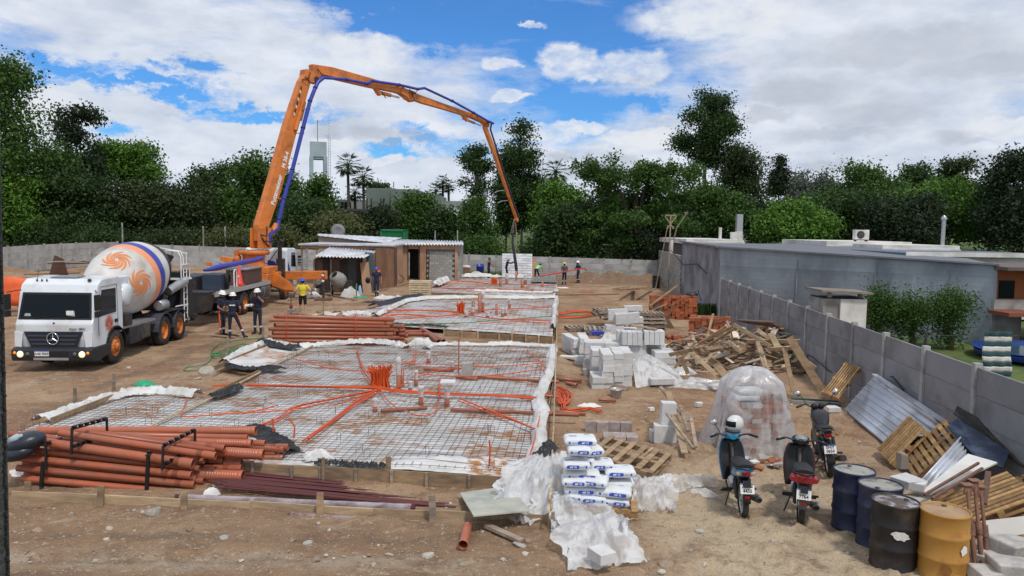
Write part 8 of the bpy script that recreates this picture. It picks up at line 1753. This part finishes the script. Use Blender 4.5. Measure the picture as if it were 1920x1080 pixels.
 plate(r,txt,-.37,.56);MB().box((-.34,0,.62),(.1,.10,.10),rotm('Y',.3)).build('plate_bracket',M_black,r);MB().box((-.375,0,.43),(.015,.07,.035)).build('reflector',Mr,r)
 MB().tube([(.42,.12,.30),(.32,.22,.03)],.012,6).build('side_stand',M_dark,r)
 return r
Mcy=mat('scooter_blue',(.01,.22,.42),.25,0,.05,3);Mrd=mat('scooter_dark_red',(.10,.012,.02),.3,0,.05,3);
p1_=G(1393,968);sc1=scooter('blue scooter with a white helmet on its handlebar, left of the parked motorbikes',p1_,math.radians(83),Mcy,-.04,('AVN','4450'),'blue',mirrors=(1,))
shell(sc1,'side_panel',[(.30,.60,.13,.06),(.05,.66,.15,.06),(-.15,.71,.14,.05)],mat('scooter_grey_green',(.16,.24,.23),.4),p=.9)
hq=sc1.matrix_basis@Vector((.98,-.06,1.20))if True else None
bpy.context.view_layer.update();hq=sc1.matrix_world@Vector((.98,-.05,1.19))
r=root('helmet','white full-face helmet with black visor resting on the blue scooter','helmet',hq,math.radians(205));Mh=mat('helmet_white',(.60,.61,.60),.3,0,.1,5)
def helm(u,v):
 a=u*2*PI;th=.0+2.45*v;x=math.sin(th)*math.cos(a)*.155;y=math.sin(th)*math.sin(a)*.125;z=math.cos(th)*.14
 return(x*(1.0+.10*max(0,-math.cos(a-PI))*max(0,v-.6)*3),y,z)
MB().grid(helm,28,18).build('shell',Mh,r);MB().grid(lambda u,v:((math.sin(1.15+.62*v)*math.cos((u-.5)*2.1)*.163),math.sin(1.15+.62*v)*math.sin((u-.5)*2.1)*.131,math.cos(1.15+.62*v)*.145),14,5).build('visor',M_glass,r,None,0,2,.006)
MB().tube([(.16*math.cos(a*PI/12-PI/2),.128*math.sin(a*PI/12-PI/2),-.105)for a in range(13)],.018,6).build('chin_trim',M_dark,r);MB().box((-.02,-.127,.0),(.08,.01,.04)).build('pivot_cover',M_dark,r)
p2_=G(1500,980);scooter('dark red scooter with a broad red tail light, middle of the parked motorbikes',p2_,math.radians(72),Mrd,.02,('AVI','7764'),'red',wide=1.15,mirrors=())
p3_=G(1556,893);r=root('motorcycle','black naked motorcycle with round mirror and analogue dials, behind the barrels','motorcycle',p3_,0,'motorbikes parked on the sand');r.rotation_euler=Euler((-.12,0,math.radians(75)));mwheel(r,0,.30,.11);mwheel(r,1.28,.30,.09,steer=.25)
Mbm=mat('motorbike_black',(.02,.02,.024),.3)
shell(r,'fuel_tank',[(.45,.80,.08,.05),(.58,.86,.14,.10),(.78,.90,.17,.13),(.92,.90,.15,.12),(1.0,.88,.07,.06)],Mbm,p=.8);shell(r,'seat',[(.52,.80,.10,.04),(.35,.80,.13,.05),(.10,.84,.13,.05),(-.1,.88,.10,.035)],mat('seat_black',(.016,.016,.018)),p=.7)
shell(r,'tail_body',[(.35,.70,.08,.06),(.1,.76,.10,.07),(-.12,.83,.09,.06),(-.24,.86,.06,.03)],Mbm);MB().box((-.22,0,.80),(.05,.13,.06)).build('tail_light',mat('tail_red',(.28,.01,.01)),r,None,.012)
MB().tube([(.05,.12,.86),(-.22,.10,.90),(-.28,0,.91),(-.22,-.10,.90),(.05,-.12,.86)],.013,6).build('grab_rail',M_dark,r)
MB().box((.62,0,.42),(.32,.22,.28)).lathe([(.10,-.16),(.12,0),(.10,.16)],14,MR((.5,0,.35),rotm('X',PI/2))).build('engine',M_dark,r,None,.02);MB().tube([(1.05,0,.86),(.9,0,.35),(.5,0,.25),(.35,0,.68),(.9,0,.78)],.03,8).build('frame_tube',M_dark,r)
for s_ in(-1,1):
 MB().tube([(1.06,.09*s_,.92),(1.27,.09*s_,.30)],.024,8).build('fork_leg',M_silver,r);MB().tube([(0,.10*s_,.30),(.42,.09*s_,.36)],.022,6).build('swingarm',M_dark,r);MB().tube([(.0,.12*s_,.34),(.14,.12*s_,.68)],.03,8).build('shock_absorber',M_dark,r)
 MB().tube([(1.0,.08*s_,1.02),(.98,.22*s_,1.10),(.88,.36*s_,1.08)],.013,8).build('handlebar',M_black,r);MB().tube([(.92,.30*s_,1.09),(.85,.39*s_,1.075)],.022,8).build('grip',M_black,r)
 MB().tube([(.97,.2*s_,1.1),(1.0,.3*s_,1.28)],.007,5).build('mirror_stalk',M_black,r);MB().lathe([(.0,-.01),(.055,-.01),(.06,.005),(0,.012)],16,MR((1.0,.34*s_,1.30),rotm('Y',PI/2))).build('mirror',M_chrome,r)
 MB().lathe([(.0,0),(.055,0),(.06,.03),(.04,.07),(0,.08)],14,MR((1.03,.065*s_,1.03),rotm('Y',-.9))).build('dial_housing',M_black,r);MB().lathe([(.042,0),(0,.004)],14,MR((1.0,.065*s_,1.055),rotm('Y',-.9))).build('dial',M_silver,r)
 MB().tube([(.3,.1*s_,.34),(.28,.28*s_,.34)],.02,6).build('foot_peg',M_black,r);MB().ell((-.14,.16*s_,.80),(.04,.03,.025),10,6).build('indicator',mat('indicator_off',(.30,.10,.03),.3),r)
MB().tube([(.7,-.12,.2),(.3,-.16,.22),(.05,-.18,.32)],.024,8).tube([(.2,-.17,.27),(-.32,-.21,.42)],.055,14).build('exhaust',M_dark,r);MB().lathe([(.1,-.06),(.12,0),(.1,.07)],16,MR((1.12,0,.92),rotm('Y',PI/2))).build('headlight',M_dark,r)
mb=MB();mb.grid(lambda u,v:(math.cos(1.2+1.9*u)*.37,(v-.5)*.14,.30+math.sin(1.2+1.9*u)*.36),12,4);mb.build('rear_mudguard',M_black,r,None,0,2,.01);mb=MB();mb.grid(lambda u,v:(1.28+math.cos(.6+1.8*u)*.34,(v-.5)*.11,.30+math.sin(.6+1.8*u)*.34),12,4);mb.build('front_mudguard',Mbm,r,None,0,2,.008)
plate(r,('SNY','0654'),-.38,.60);MB().tube([(.4,.1,.25),(.3,.28,.02)],.014,6).build('side_stand',M_dark,r)
# ================================================================ LOOSE STONES
def stone_mesh(seed,m):
 rs=random.Random(seed);bm=bmesh.new();bmesh.ops.create_icosphere(bm,subdivisions=2,radius=1)
 sx,sy,sz=rs.uniform(.8,1.3),rs.uniform(.7,1.1),rs.uniform(.45,.75);pl_=[(Vector((rs.gauss(0,1),rs.gauss(0,1),rs.gauss(0,1))).normalized(),rs.uniform(.55,.8))for _ in range(7)]
 for v in bm.verts:
  for n_,d in pl_:
   k=v.co.dot(n_)
   if k>d:v.co-=n_*(k-d)
  v.co.x*=sx;v.co.y*=sy;v.co.z*=sz
 me=bpy.data.meshes.new('stone');bm.to_mesh(me);bm.free();me.materials.append(m);return me
Mst=mat('stone_pale',(.42,.385,.33),.95,0,.2,3,bump=.5,orand=.3);Mst2=mat('stone_brown',(.26,.19,.135),.95,0,.2,3,orand=.3)
SM=[stone_mesh(i,Mst if i%3 else Mst2)for i in range(9)]
def stone(x,y,s,k=None,label=None):
 o=obj('stone',random.choice(SM)if k is None else SM[k]);o.location=onground(x,y,s*.12);o.rotation_euler=(U(-.3,.3),U(-.3,.3),U(0,6.3));o.scale=(s,s,s);zone='right of the mixer truck, left of the slabs' if y>17 and x<-3 else'around the white block stacks' if y>15 else'on the sand by the motorbikes' if x>1.5 else'left of the pipe pile' if y>12 else'on the foreground soil before the rail'
 return tag(o,label or('pebble' if s<.035 else'fist-sized stone')+' of '+('pale' if o.data.materials[0]is Mst else'brown')+' rock '+zone,'stone','loose stones on the soil')
for i,(px,py,s,lb)in enumerate(((288,963,.14,'white flat stone under the foreground rail at left'),(1250,1062,.12,'large pale stone at the bottom edge right of the film heap'),(803,1043,.09,'pale stone on the foreground soil below the lone pipe piece'),(592,1050,.06,'white stone on the foreground soil at the middle left'),(577,1018,.07,None),(70,997,.07,None),(356,995,.07,None),(420,1010,.06,None),(205,990,.05,None),(200,1012,.05,None),(1060,1005,.06,None),(975,1022,.09,'grey rubble stone near the rail end'),(990,1015,.07,None),(985,1040,.06,None),(1312,998,.07,'pale stone on the sand in front of the blue scooter'),(1320,1060,.06,None),(1240,1075,.08,None),(690,1000,.05,None),(730,1040,.05,None),(865,1060,.05,None),(1450,1015,.05,None),(1540,1000,.06,None),(1590,1040,.05,None),(390,700,.28,'flat pale stone slab on the soil right of the mixer truck'),(420,712,.12,None),(370,712,.1,None),(1610,830,.07,None),(240,690,.08,None),(1215,1050,.05,None),(700,1060,.05,None))):q=G(px,py);stone(q.x,q.y,s,None,lb)
for k in range(150):
 px,py=U(20,1700),700+340*U(0,1)**.7+20;q=G(px,py);x,y=q.x,q.y
 if inpoly(x,y,poly1)or(y<13.6 and y>11.2 and x<1):continue
 stone(x,y,U(.018,.045)*(1 if y<16 else 1.6))
mb=MB()
for k in range(3800):
 py=640+440*U(0,1)**.8;q=G(U(-10,1760),py)
 if inpoly(q.x,q.y,poly1):continue
 s=U(.006,.018)*(1+max(0,q.y-12)*.06);z=float(gz(q.x,q.y))+s*.3;p_=Vector((q.x,q.y,z));a=U(0,6.3);c,d=math.cos(a)*s,math.sin(a)*s
 mb.add([p_+Vector((c,d,0)),p_+Vector((-d,c,0)),p_+Vector((-c,-d,0)),p_+Vector((d,-c,0)),p_+Vector((0,0,s*.8))],[(0,1,4),(1,2,4),(2,3,4),(3,0,4)],random.choice((0,0,1,2)))
tag(mb.build('gravel',[Mst,Mst2,mat('stone_grey',(.33,.31,.29),.95)]),kind='stuff')
r=root('scaffold_post','dark mesh-wrapped scaffold post at the extreme left edge of the photo','post',(-1.04,1.47,.3));Msc=mat('shade_net',(.06,.065,.062),.9,0,.3,30,bump=.8,bscale=60)
e0=P(17,1080,1.47)-r.location;e1=P(0,330,1.47)-r.location;dx=(e1.x-e0.x)/(e1.z-e0.z);ex=lambda z:e0.x+(z-e0.z)*dx
MB().tube([(ex(-.25)-.034,0,-.25),(ex(5)-.034,0,5)],.03,14).build('pole',Msc,r)
mb=MB()
for k in range(330):z=3.3-.3+.0052*k;mb.box((ex(z)-.005+U(-.001,.0012),U(-.004,.004),z),(.006,.006,.0034))
o=mb.build('net_fringe',M_black,r);tag(o,kind='stuff')
MB().box((0,0,-.25),(.3,.3,.1)).build('base_plate',M_dark,r)
# ================================================================ PEOPLE
M_skin=mat('skin',(.26,.13,.08),.6,0,.05,6);M_skin2=mat('skin_light',(.42,.24,.16),.6,0,.05,6)
M_navy=mat('navy_cloth',(.018,.022,.045),.9,0,.2,10);M_navy2=mat('navy_cloth_worn',(.03,.034,.06),.9,0,.2,8);M_boot=mat('boot_black',(.02,.018,.016),.7);M_refl=mat('reflective_strip',(.62,.64,.66),.4)
M_yel=mat('yellow_tshirt',(.62,.50,.05),.9,0,.08,8);M_shorts=mat('black_shorts',(.012,.012,.014),.9);M_hiv=mat('hivis_green',(.30,.62,.22),.8);M_orc=mat('orange_cloth',(.80,.16,.03),.8);M_grey=mat('grey_cloth',(.07,.07,.08),.9);M_hair=mat('hair_dark',(.02,.014,.01),.8)
HATS={'white':mat('helmet_white_plastic',(.80,.80,.78),.3),'blue':mat('helmet_blue_plastic',(.01,.10,.55),.3),'yellow':mat('helmet_yellow_plastic',(.85,.50,.02),.3),'green':mat('cap_green',(.01,.16,.10),.7)}
def person(label,q,yaw,J=None,lean=0,side=0,shirt=M_navy,trou=M_navy,shoe=M_boot,sleeve='short',legs='long',hat='white',strip=True,back=None,skin=M_skin,h=1.75,accent=None,head=(0,0),hood=False,grip=.9):
 J=dict(J or{});k=h/1.75
 D=dict(pel=(0,0,.95),chest=(0,0,1.27),neck=(0,0,1.46),head=(0,.015,1.62),shl=(-.19,0,1.42),shr=(.19,0,1.42),ell=(-.25,-.02,1.15),elr=(.25,-.02,1.15),hal=(-.25,.08,.90),har=(.25,.08,.90),hil=(-.09,0,.93),hir=(.09,0,.93),knl=(-.11,.03,.50),knr=(.11,.03,.50),anl=(-.12,0,.09),anr=(.12,0,.09),tol=(-.15,.17,.035),tor=(.15,.17,.035))
 up=('chest','neck','head','shl','shr','ell','elr','hal','har');piv=Vector((0,0,.95));Rl=rotm('X',-lean)@rotm('Y',side)
 V={}
 for n_,v in D.items():
  v=Vector(v)
  if n_ in up:v=piv+Rl@(v-piv)
  if n_ in J:v=Vector(J[n_])
  V[n_]=v*k
 r=root('person',label,'person',q,yaw);b=MB();bones=[]
 def cap(a,c,ra,rc,mi):
  b.tube([a,c],ra,10,rs=[ra*k,rc*k]);b.ell(a,(ra*k,)*3,10,7);b.ell(c,(rc*k,)*3,10,7);bones.append((a,c,ra*k,rc*k,mi))
 SK,SH,TR_,SO,ST,AC=range(6)
 Rt=Rl
 b.ell(V['pel']+Vector((0,0,.0)),(.155*k,.115*k,.13*k),14,10,0,None);bones.append((V['pel']+Vector((-.05,0,-.03)),V['pel']+Vector((.05,0,-.03)),.12,.12,TR_))
 mid=V['pel'].lerp(V['chest'],.5);b.ell(mid,(.15*k,.105*k,.17*k),14,10,0,Rt);b.ell(V['chest'],(.185*k,.12*k,.19*k),16,12,0,Rt);bones.append((V['pel'].lerp(V['chest'],.28),V['chest']+(V['neck']-V['chest'])*.6,.15,.15,SH))
 cap(V['shl'].lerp(V['neck'],.1)-Vector((0,0,.03*k)),V['shr'].lerp(V['neck'],.1)-Vector((0,0,.03*k)),.07,.07,SH)
 cap(V['neck']-Vector((0,0,.02)),V['head']-Vector((0,0,.05*k)),.055,.055,SK)
 hd=V['head'];Rh=rotm('Z',head[0])@rotm('X',-head[1]);b.ell(hd+Vector((0,0,.01)),(.078*k,.098*k,.12*k),16,12,0,Rh);bones.append((hd,hd+Vector((0,0,.02)),.10,.10,SK))
 b.ell(hd+Rh@Vector((0,.10,-.01))*k,(.016*k,.022*k,.026*k),8,6);b.ell(hd+Rh@Vector((0,.055,-.075))*k,(.05*k,.05*k,.045*k),8,6)
 for s_ in(-1,1):b.ell(hd+Rh@Vector((.08*s_,0,-.005))*k,(.012*k,.022*k,.032*k),8,6)
 for s_ in('l','r'):
  sh_,el_,ha_=V['sh'+s_],V['el'+s_],V['ha'+s_]
  cap(sh_,sh_.lerp(el_,.62),.062,.052,SH);cap(sh_.lerp(el_,.62),el_,.048,.042,SH if sleeve=='long' else SK);cap(el_,ha_,.043,.029,SH if sleeve=='long' else SK)
  d=(ha_-el_).normalized();sx=d.cross(Vector((0,1,0))if abs(d.y)<.8 else Vector((0,0,1))).normalized();nn=d.cross(sx);pc=ha_+d*.045*k
  b.ell(pc,(.040*k,.018*k,.050*k),10,8,0,ell_axis(sx,nn,d));bones.append((ha_,ha_+d*.09*k,.04,.04,SK))
  for f in range(4):
   o_=sx*((f-1.5)*.020*k);L_=(.065,.075,.072,.055)[f]*k;p0=pc+o_+d*.035*k;p1=p0+d*L_*.55;p2=p1+(d*(1-grip)+nn*grip).normalized()*L_*.5;b.tube([p0,p1,p2],.0105*k,6,rs=[.0115*k,.0105*k,.009*k])
  t0=pc+sx*.03*k*(1 if s_=='l' else-1);b.tube([t0,t0+(sx*(1 if s_=='l' else-1)*.6+d*.6+nn*.3)*.045*k,t0+(sx*(1 if s_=='l' else-1)*.3+d*.9+nn*.5)*.07*k],.012*k,6,rs=[.014*k,.012*k,.010*k])
  hi_,kn_,an_,to_=V['hi'+s_],V['kn'+s_],V['an'+s_],V['to'+s_]
  if legs=='short':cap(hi_,hi_.lerp(kn_,.8),.092,.075,TR_);cap(hi_.lerp(kn_,.8),kn_,.056,.052,SK);cap(kn_,an_,.052,.036,SK)
  else:cap(hi_,kn_,.090,.066,TR_);cap(kn_,an_,.062,.052,TR_)
  cap(an_-Vector((0,0,.01)),to_,.045,.036,SO);b.ell(an_-Vector((0,.03*k,.035*k)),(.042*k,.05*k,.045*k),8,6);bones.append((an_-Vector((0,0,.06)),an_-Vector((0,0,.02)),.05,.05,SO))
 me0=b.mesh('tmp',M_skin);t=bpy.data.objects.new('tmp',me0);COL.objects.link(t);rm=t.modifiers.new('r','REMESH');rm.mode='VOXEL';rm.voxel_size=.0145;sm=t.modifiers.new('s','SMOOTH');sm.iterations=2;sm.factor=.5
 dg=bpy.context.evaluated_depsgraph_get();dg.update();me=bpy.data.meshes.new_from_object(t.evaluated_get(dg));COL.objects.unlink(t);bpy.data.objects.remove(t);me.name='body'
 me.materials.clear();[me.materials.append(m)for m in(skin,shirt,trou,shoe,M_refl,accent or M_orc)]
 n=len(me.polygons);C_=np.empty(n*3);me.polygons.foreach_get('center',C_);C_=C_.reshape(-1,3);best=np.full(n,1e9);mi=np.zeros(n,int)
 for a,c,ra,rc,m_ in bones:
  a_,c_=np.array(a),np.array(c);d=c_-a_;L2=max(1e-9,d@d);tt=np.clip(((C_-a_)@d)/L2,0,1);dist=np.linalg.norm(C_-(a_+tt[:,None]*d),axis=1)-(ra+(rc-ra)*tt);w=dist<best;best[w]=dist[w];mi[w]=m_
 if strip and legs=='long':
  for s_ in('l','r'):
   kn_,an_=np.array(V['kn'+s_]),np.array(V['an'+s_]);d=an_-kn_;L2=d@d;tt=((C_-kn_)@d)/L2;ds=np.linalg.norm(C_-(kn_+np.clip(tt,0,1)[:,None]*d),axis=1);mi[(mi==TR_)&(tt>.42)&(tt<.56)&(ds<.11)]=ST
 if accent is not None and legs=='long':
  for s_,sg in(('l',-1),('r',1)):
   for p_,q_ in(('hi','kn'),('kn','an')):
    a_,c_=np.array(V[p_+s_]),np.array(V[q_+s_]);d=c_-a_;tt=np.clip(((C_-a_)@d)/(d@d),0,1);pr_=C_-(a_+tt[:,None]*d);mi[(mi==TR_)&(pr_[:,0]*sg>.045)&(np.abs(pr_[:,1])<.035)&(np.linalg.norm(pr_,axis=1)<.1)]=AC
 if back=='strip':mi[(mi==SH)&(C_[:,1]<-.04*k)&(np.abs(C_[:,0])<.11)&(np.abs(C_[:,2]-1.29*k)<.022)]=ST
 if back=='orange':mi[(mi==SH)&(C_[:,1]<.02)&(C_[:,2]>1.36*k)&(np.abs(C_[:,0])>.05)]=AC
 me.polygons.foreach_set('material_index',mi.astype(np.int32));me.polygons.foreach_set('use_smooth',np.ones(n,bool));obj('body',me,r)
 MB().ell(hd+Rh@Vector((0,-.018,.018))*k,(.084*k,.096*k,.118*k),14,10,0,Rh).build('hair',M_hair if not hood else M_whitewash,r)
 for s_ in(-1,1):MB().ell(hd+Rh@Vector((.030*s_,.092,.018))*k,(.012*k,.008*k,.007*k),8,6,0,Rh).build('eye',M_black,r)
 MB().ell(hd+Rh@Vector((0,.098,-.055))*k,(.022*k,.006*k,.005*k),8,5,0,Rh).build('mouth',mat('lip',(.20,.06,.05)),r)
 if hat:
  hb=MB();Mx=MR(hd+Rh@Vector((0,-.005,.035))*k,Rh)
  if hat=='green':hb.lathe([(.094,-.01),(.10,.03),(.085,.085),(.04,.11),(0,.115)],20,Mx,cap=(False,False));hb.box(hd+Rh@Vector((0,.13,.04))*k,(.12,.09,.012),Rh)
  else:
   hb.lathe([(.150,-.004),(.150,.006),(.118,.018),(.116,.06),(.098,.10),(.06,.125),(0,.134)],22,Mx@Matrix.Diagonal((.92,1.10,1,1)),cap=(True,False));hb.beam(Mx@Vector((0,-.1,.10)),Mx@Vector((0,.1,.10)),.03,.06)
  hb.build('hard_hat' if hat!='green' else'cap',HATS[hat],r)
 return r,V
BZ=lambda px,py:G(px,py)
q=BZ(416,630);person('worker in a white helmet with orange-striped trousers, leftmost of three by the trucks',q,math.radians(-100),dict(hal=(-.12,.27,1.02),ell=(-.26,.05,1.14),har=(.16,.25,1.0),elr=(.26,.02,1.13)),.05,accent=M_orc,h=1.76,head=(-.2,.2))
q=BZ(437,634);person('worker in a white helmet seen from behind with a reflective back strip and legs apart',q,math.radians(8),dict(knl=(-.12,.02,.50),anl=(-.11,0,.09),tol=(-.13,.16,.04),knr=(.25,.05,.50),anr=(.42,-.02,.09),tor=(.50,.12,.04),hal=(-.24,.12,1.0),ell=(-.31,-.08,1.17),har=(.24,.14,1.0),elr=(.30,-.08,1.16)),.06,back='strip',accent=M_orc,h=1.74)
q=BZ(484,626);rp,Vp=person('worker in a white helmet facing the camera, holding a paper and raising one hand',q,math.radians(172),dict(hal=(-.10,.20,1.50),ell=(-.27,.12,1.26),har=(.17,.28,1.14),elr=(.27,.02,1.12)),.02,accent=M_grey,h=1.80,head=(0,.1))
o=MB().box((0,0,0),(.30,.22,.006),rotm('X',.3)).build('paper_sheet',M_whitewash);o.location=q+Vector((-.26,-.30,1.18));tag(o,'white paper sheet held by the worker facing the camera','paper')
o=MB().box((0,0,0),(.07,.012,.14)).build('mobile_phone',M_black);o.location=q+rotm('Z',math.radians(172))@Vector((-.10,.26,1.60));tag(o,'dark phone in the raised hand of the worker facing the camera','phone')
q=BZ(568,592);person('man in a yellow T-shirt, black shorts and blue helmet walking away by the outrigger',q,math.radians(12),dict(hal=(-.40,.12,.98),ell=(-.33,-.04,1.17),har=(.40,.02,1.05),elr=(.36,-.10,1.2),knl=(-.12,.10,.50),anl=(-.13,.10,.09),tol=(-.15,.27,.04),anr=(.12,-.10,.11),tor=(.14,.07,.04)),.02,shirt=M_yel,trou=M_shorts,shoe=mat('trainer_grey',(.3,.28,.26)),hat='blue',legs='short',skin=M_skin2,h=1.78)
q=BZ(706,556);person('worker in navy with a blue helmet and an orange scarf walking toward the camera',q,math.radians(185),dict(hal=(-.30,.10,.92),ell=(-.29,-.06,1.17),har=(.36,.02,.90),elr=(.30,-.02,1.16),knl=(-.09,.10,.52),anl=(-.08,.10,.10),tol=(-.09,.27,.05),anr=(.06,-.22,.14),tor=(.06,-.07,.05)),.0,hat='blue',back=None,skin=M_skin,h=1.78)
o=MB().ell((0,0,0),(.17,.08,.11),12,8).tube([(-.1,-.02,-.04),(-.02,-.1,-.12),(.02,-.11,-.2)],.035,6).build('neck_scarf',M_orc);o.location=q+Vector((.05,.06,1.53));tag(o,'orange scarf round the neck of the walking worker in navy','scarf')
o=MB().ell((0,0,0),(.16,.1,.2),12,8).build('black_bag',M_black);o.location=q+Vector((-.62,.5,.95));tag(o,'black bag hanging at the lean-to corner beside the walking worker','bag')
q=BZ(916,524);person('worker in a green cap leaning on a shovel at the back left of the gang',q,math.radians(-70),dict(hal=(-.02,.34,1.02),ell=(-.24,.12,1.16),har=(.12,.30,1.20),elr=(.25,.08,1.22)),.08,hat='green',back='orange',h=1.86)
sp=q+Vector((.36,0,0));r=root('shovel','long-handled shovel held by the worker in the green cap','shovel',sp);MB().tube([(0,-.12,1.25),(.75,-.1,.18)],.02,6).build('handle',M_plank,r);MB().beam((.72,-.1,.22),(.95,-.1,-.02),.24,.015,up=(0,0,1)).build('blade',M_dark,r)
q=BZ(949,523);person('worker with a white hood reaching out to steer the pump hose',q,math.radians(-80),dict(hal=(-.05,.62,1.42),ell=(-.10,.34,1.32),har=(.12,.60,1.36),elr=(.2,.32,1.28),knl=(-.1,.14,.5),anl=(-.1,.12,.09),tol=(-.1,.29,.04),anr=(.1,-.2,.1),tor=(.1,-.03,.04)),.22,sleeve='long',hat=None,hood=True,trou=M_navy2,h=1.80)
q=BZ(1005,527);person('worker in a bright green vest bending over the fresh concrete',q,math.radians(-38),dict(hal=(-.12,.62,.82),ell=(-.2,.50,1.0),har=(.15,.66,.84),elr=(.22,.50,1.02),knl=(-.16,.10,.50),anl=(-.2,-.06,.09),tol=(-.22,.1,.04),knr=(.2,.1,.5),anr=(.30,-.04,.09),tor=(.33,.12,.04)),1.0,shirt=M_hiv,hat=None,h=1.78)
q9=BZ(1058,534);person('worker in a grey shirt and yellow helmet holding the red hose',q9,math.radians(20),dict(hal=(-.10,.28,1.05),ell=(-.26,.03,1.14),har=(.2,.26,1.05),elr=(.28,.0,1.14)),.04,shirt=M_grey,hat='yellow',h=1.76)
q10=BZ(1084,531);person('worker in a white helmet pulling the far end of the red hose, arm stretched',q10,math.radians(60),dict(hal=(.0,.36,1.08),ell=(-.18,.16,1.15),har=(.36,.10,1.12),elr=(.32,-.05,1.22),knr=(.14,.12,.5),anr=(.26,.02,.09),tor=(.32,.16,.04)),.08,sleeve='long',hat='white',h=1.80)
mh=mat('hose_red',(.55,.05,.03),.5)
pts=[P(1012,518,q9.y-.3),P(1035,514,q9.y-.3),P(1056,510,q9.y-.35),P(1075,506,q9.y-.2),P(1096,503,q10.y+.3),P(1100,507,q10.y+.5)]
o=MB().tube(pts,.05,7).build('red_hose',mh,None,Vector((pts[0].x,pts[0].y,0)));tag(o,'thick red hose carried at waist height by two workers','hose')
q=G(546,592);r=root('ground_tool','grey tool standing on the soil left of the man in yellow','tool',q);MB().tube([(0,0,0),(0,0,.9)],.02,6).build('rod',M_dark,r);MB().box((0,0,.95),(.35,.15,.06)).build('top_bar',M_dark,r);MB().box((0,0,.25),(.32,.2,.16)).build('body',M_silver,r,None,.02);MB().ell((0,0,.45),(.09,.09,.12),10,8).build('head',mat('tool_red',(.25,.04,.03)),r);MB().box((0,0,.03),(.4,.3,.05)).build('base',M_dark,r)  # unidentified small grey tool, roughed out from rod and boxes
for i,(x0,y0,x1,y1)in enumerate(((590,548,668,562),(540,562,600,556),(700,548,768,530),(440,632,395,628),(450,628,410,624),(505,628,555,650))):plank(['thin board on the soil before the cement mixer','thin board under the outrigger foot','long board pointing to the pallet stack','pale board on the soil at the feet of the three workers','second board at the feet of the three workers','board at the left end of the strapped pipe bundle'][i],G(x0,y0,.05),G(x1,y1,.07),.14,.03,M_plank_pale if i>2 else M_plank)
crumple('white_sheet_scrap','white sheet scrap left of the second slab','plastic sheet',G(660,590).x,G(660,590).y,1.2,.35,.2,M_sheet_plain,22,20);crumple('white_sheet_scrap','grey-white sheet scrap behind the second slab corner','plastic sheet',G(730,560).x,G(730,560).y,1.0,.4,.4,M_sheet_plain,23,20);crumple('black_sheet_scrap','black film scrap on the soil left of the second slab','plastic sheet',G(715,568).x,G(715,568).y,1.0,.3,.2,M_blackfilm,24,18)
for i,(px,py,s)in enumerate(((600,586,.22),(615,590,.25),(632,586,.2),(640,592,.24),(590,592,.15),(510,640,.2),(570,600,.14),(652,588,.18))):q=G(px,py);stone(q.x,q.y,s,None,'lump of rubble on the soil between the second slab and the pump truck')
for i,(px,py,h_)in enumerate(((606,592,.7),(493,640,.55),(427,660,.5),(140,760,.42),(213,733,.45),(424,684,.45),(484,668,.4),(1062,592,.4),(668,560,.9),(42,830,.4))):
 q=G(px,py);o=MB().beam(q-Vector((0,0,.15)),q+Vector((.02,0,h_)),.07,.03,up=(0,1,0)).build('stake',M_plank_grey,None,q);tag(o,['stake standing left of the second slab','stake in front of the worker holding the paper','stake by the green hose coil','broad stake at the outer left board of the nearest slab','stake with a dark tip at the end of the outer left board','stake at the left corner of the sheet wing','stake at the upper left battens of the nearest slab','short stake on the soil right of the second slab','thin stake behind the second slab','stake left of the pipe pile'][i],'stake',None)
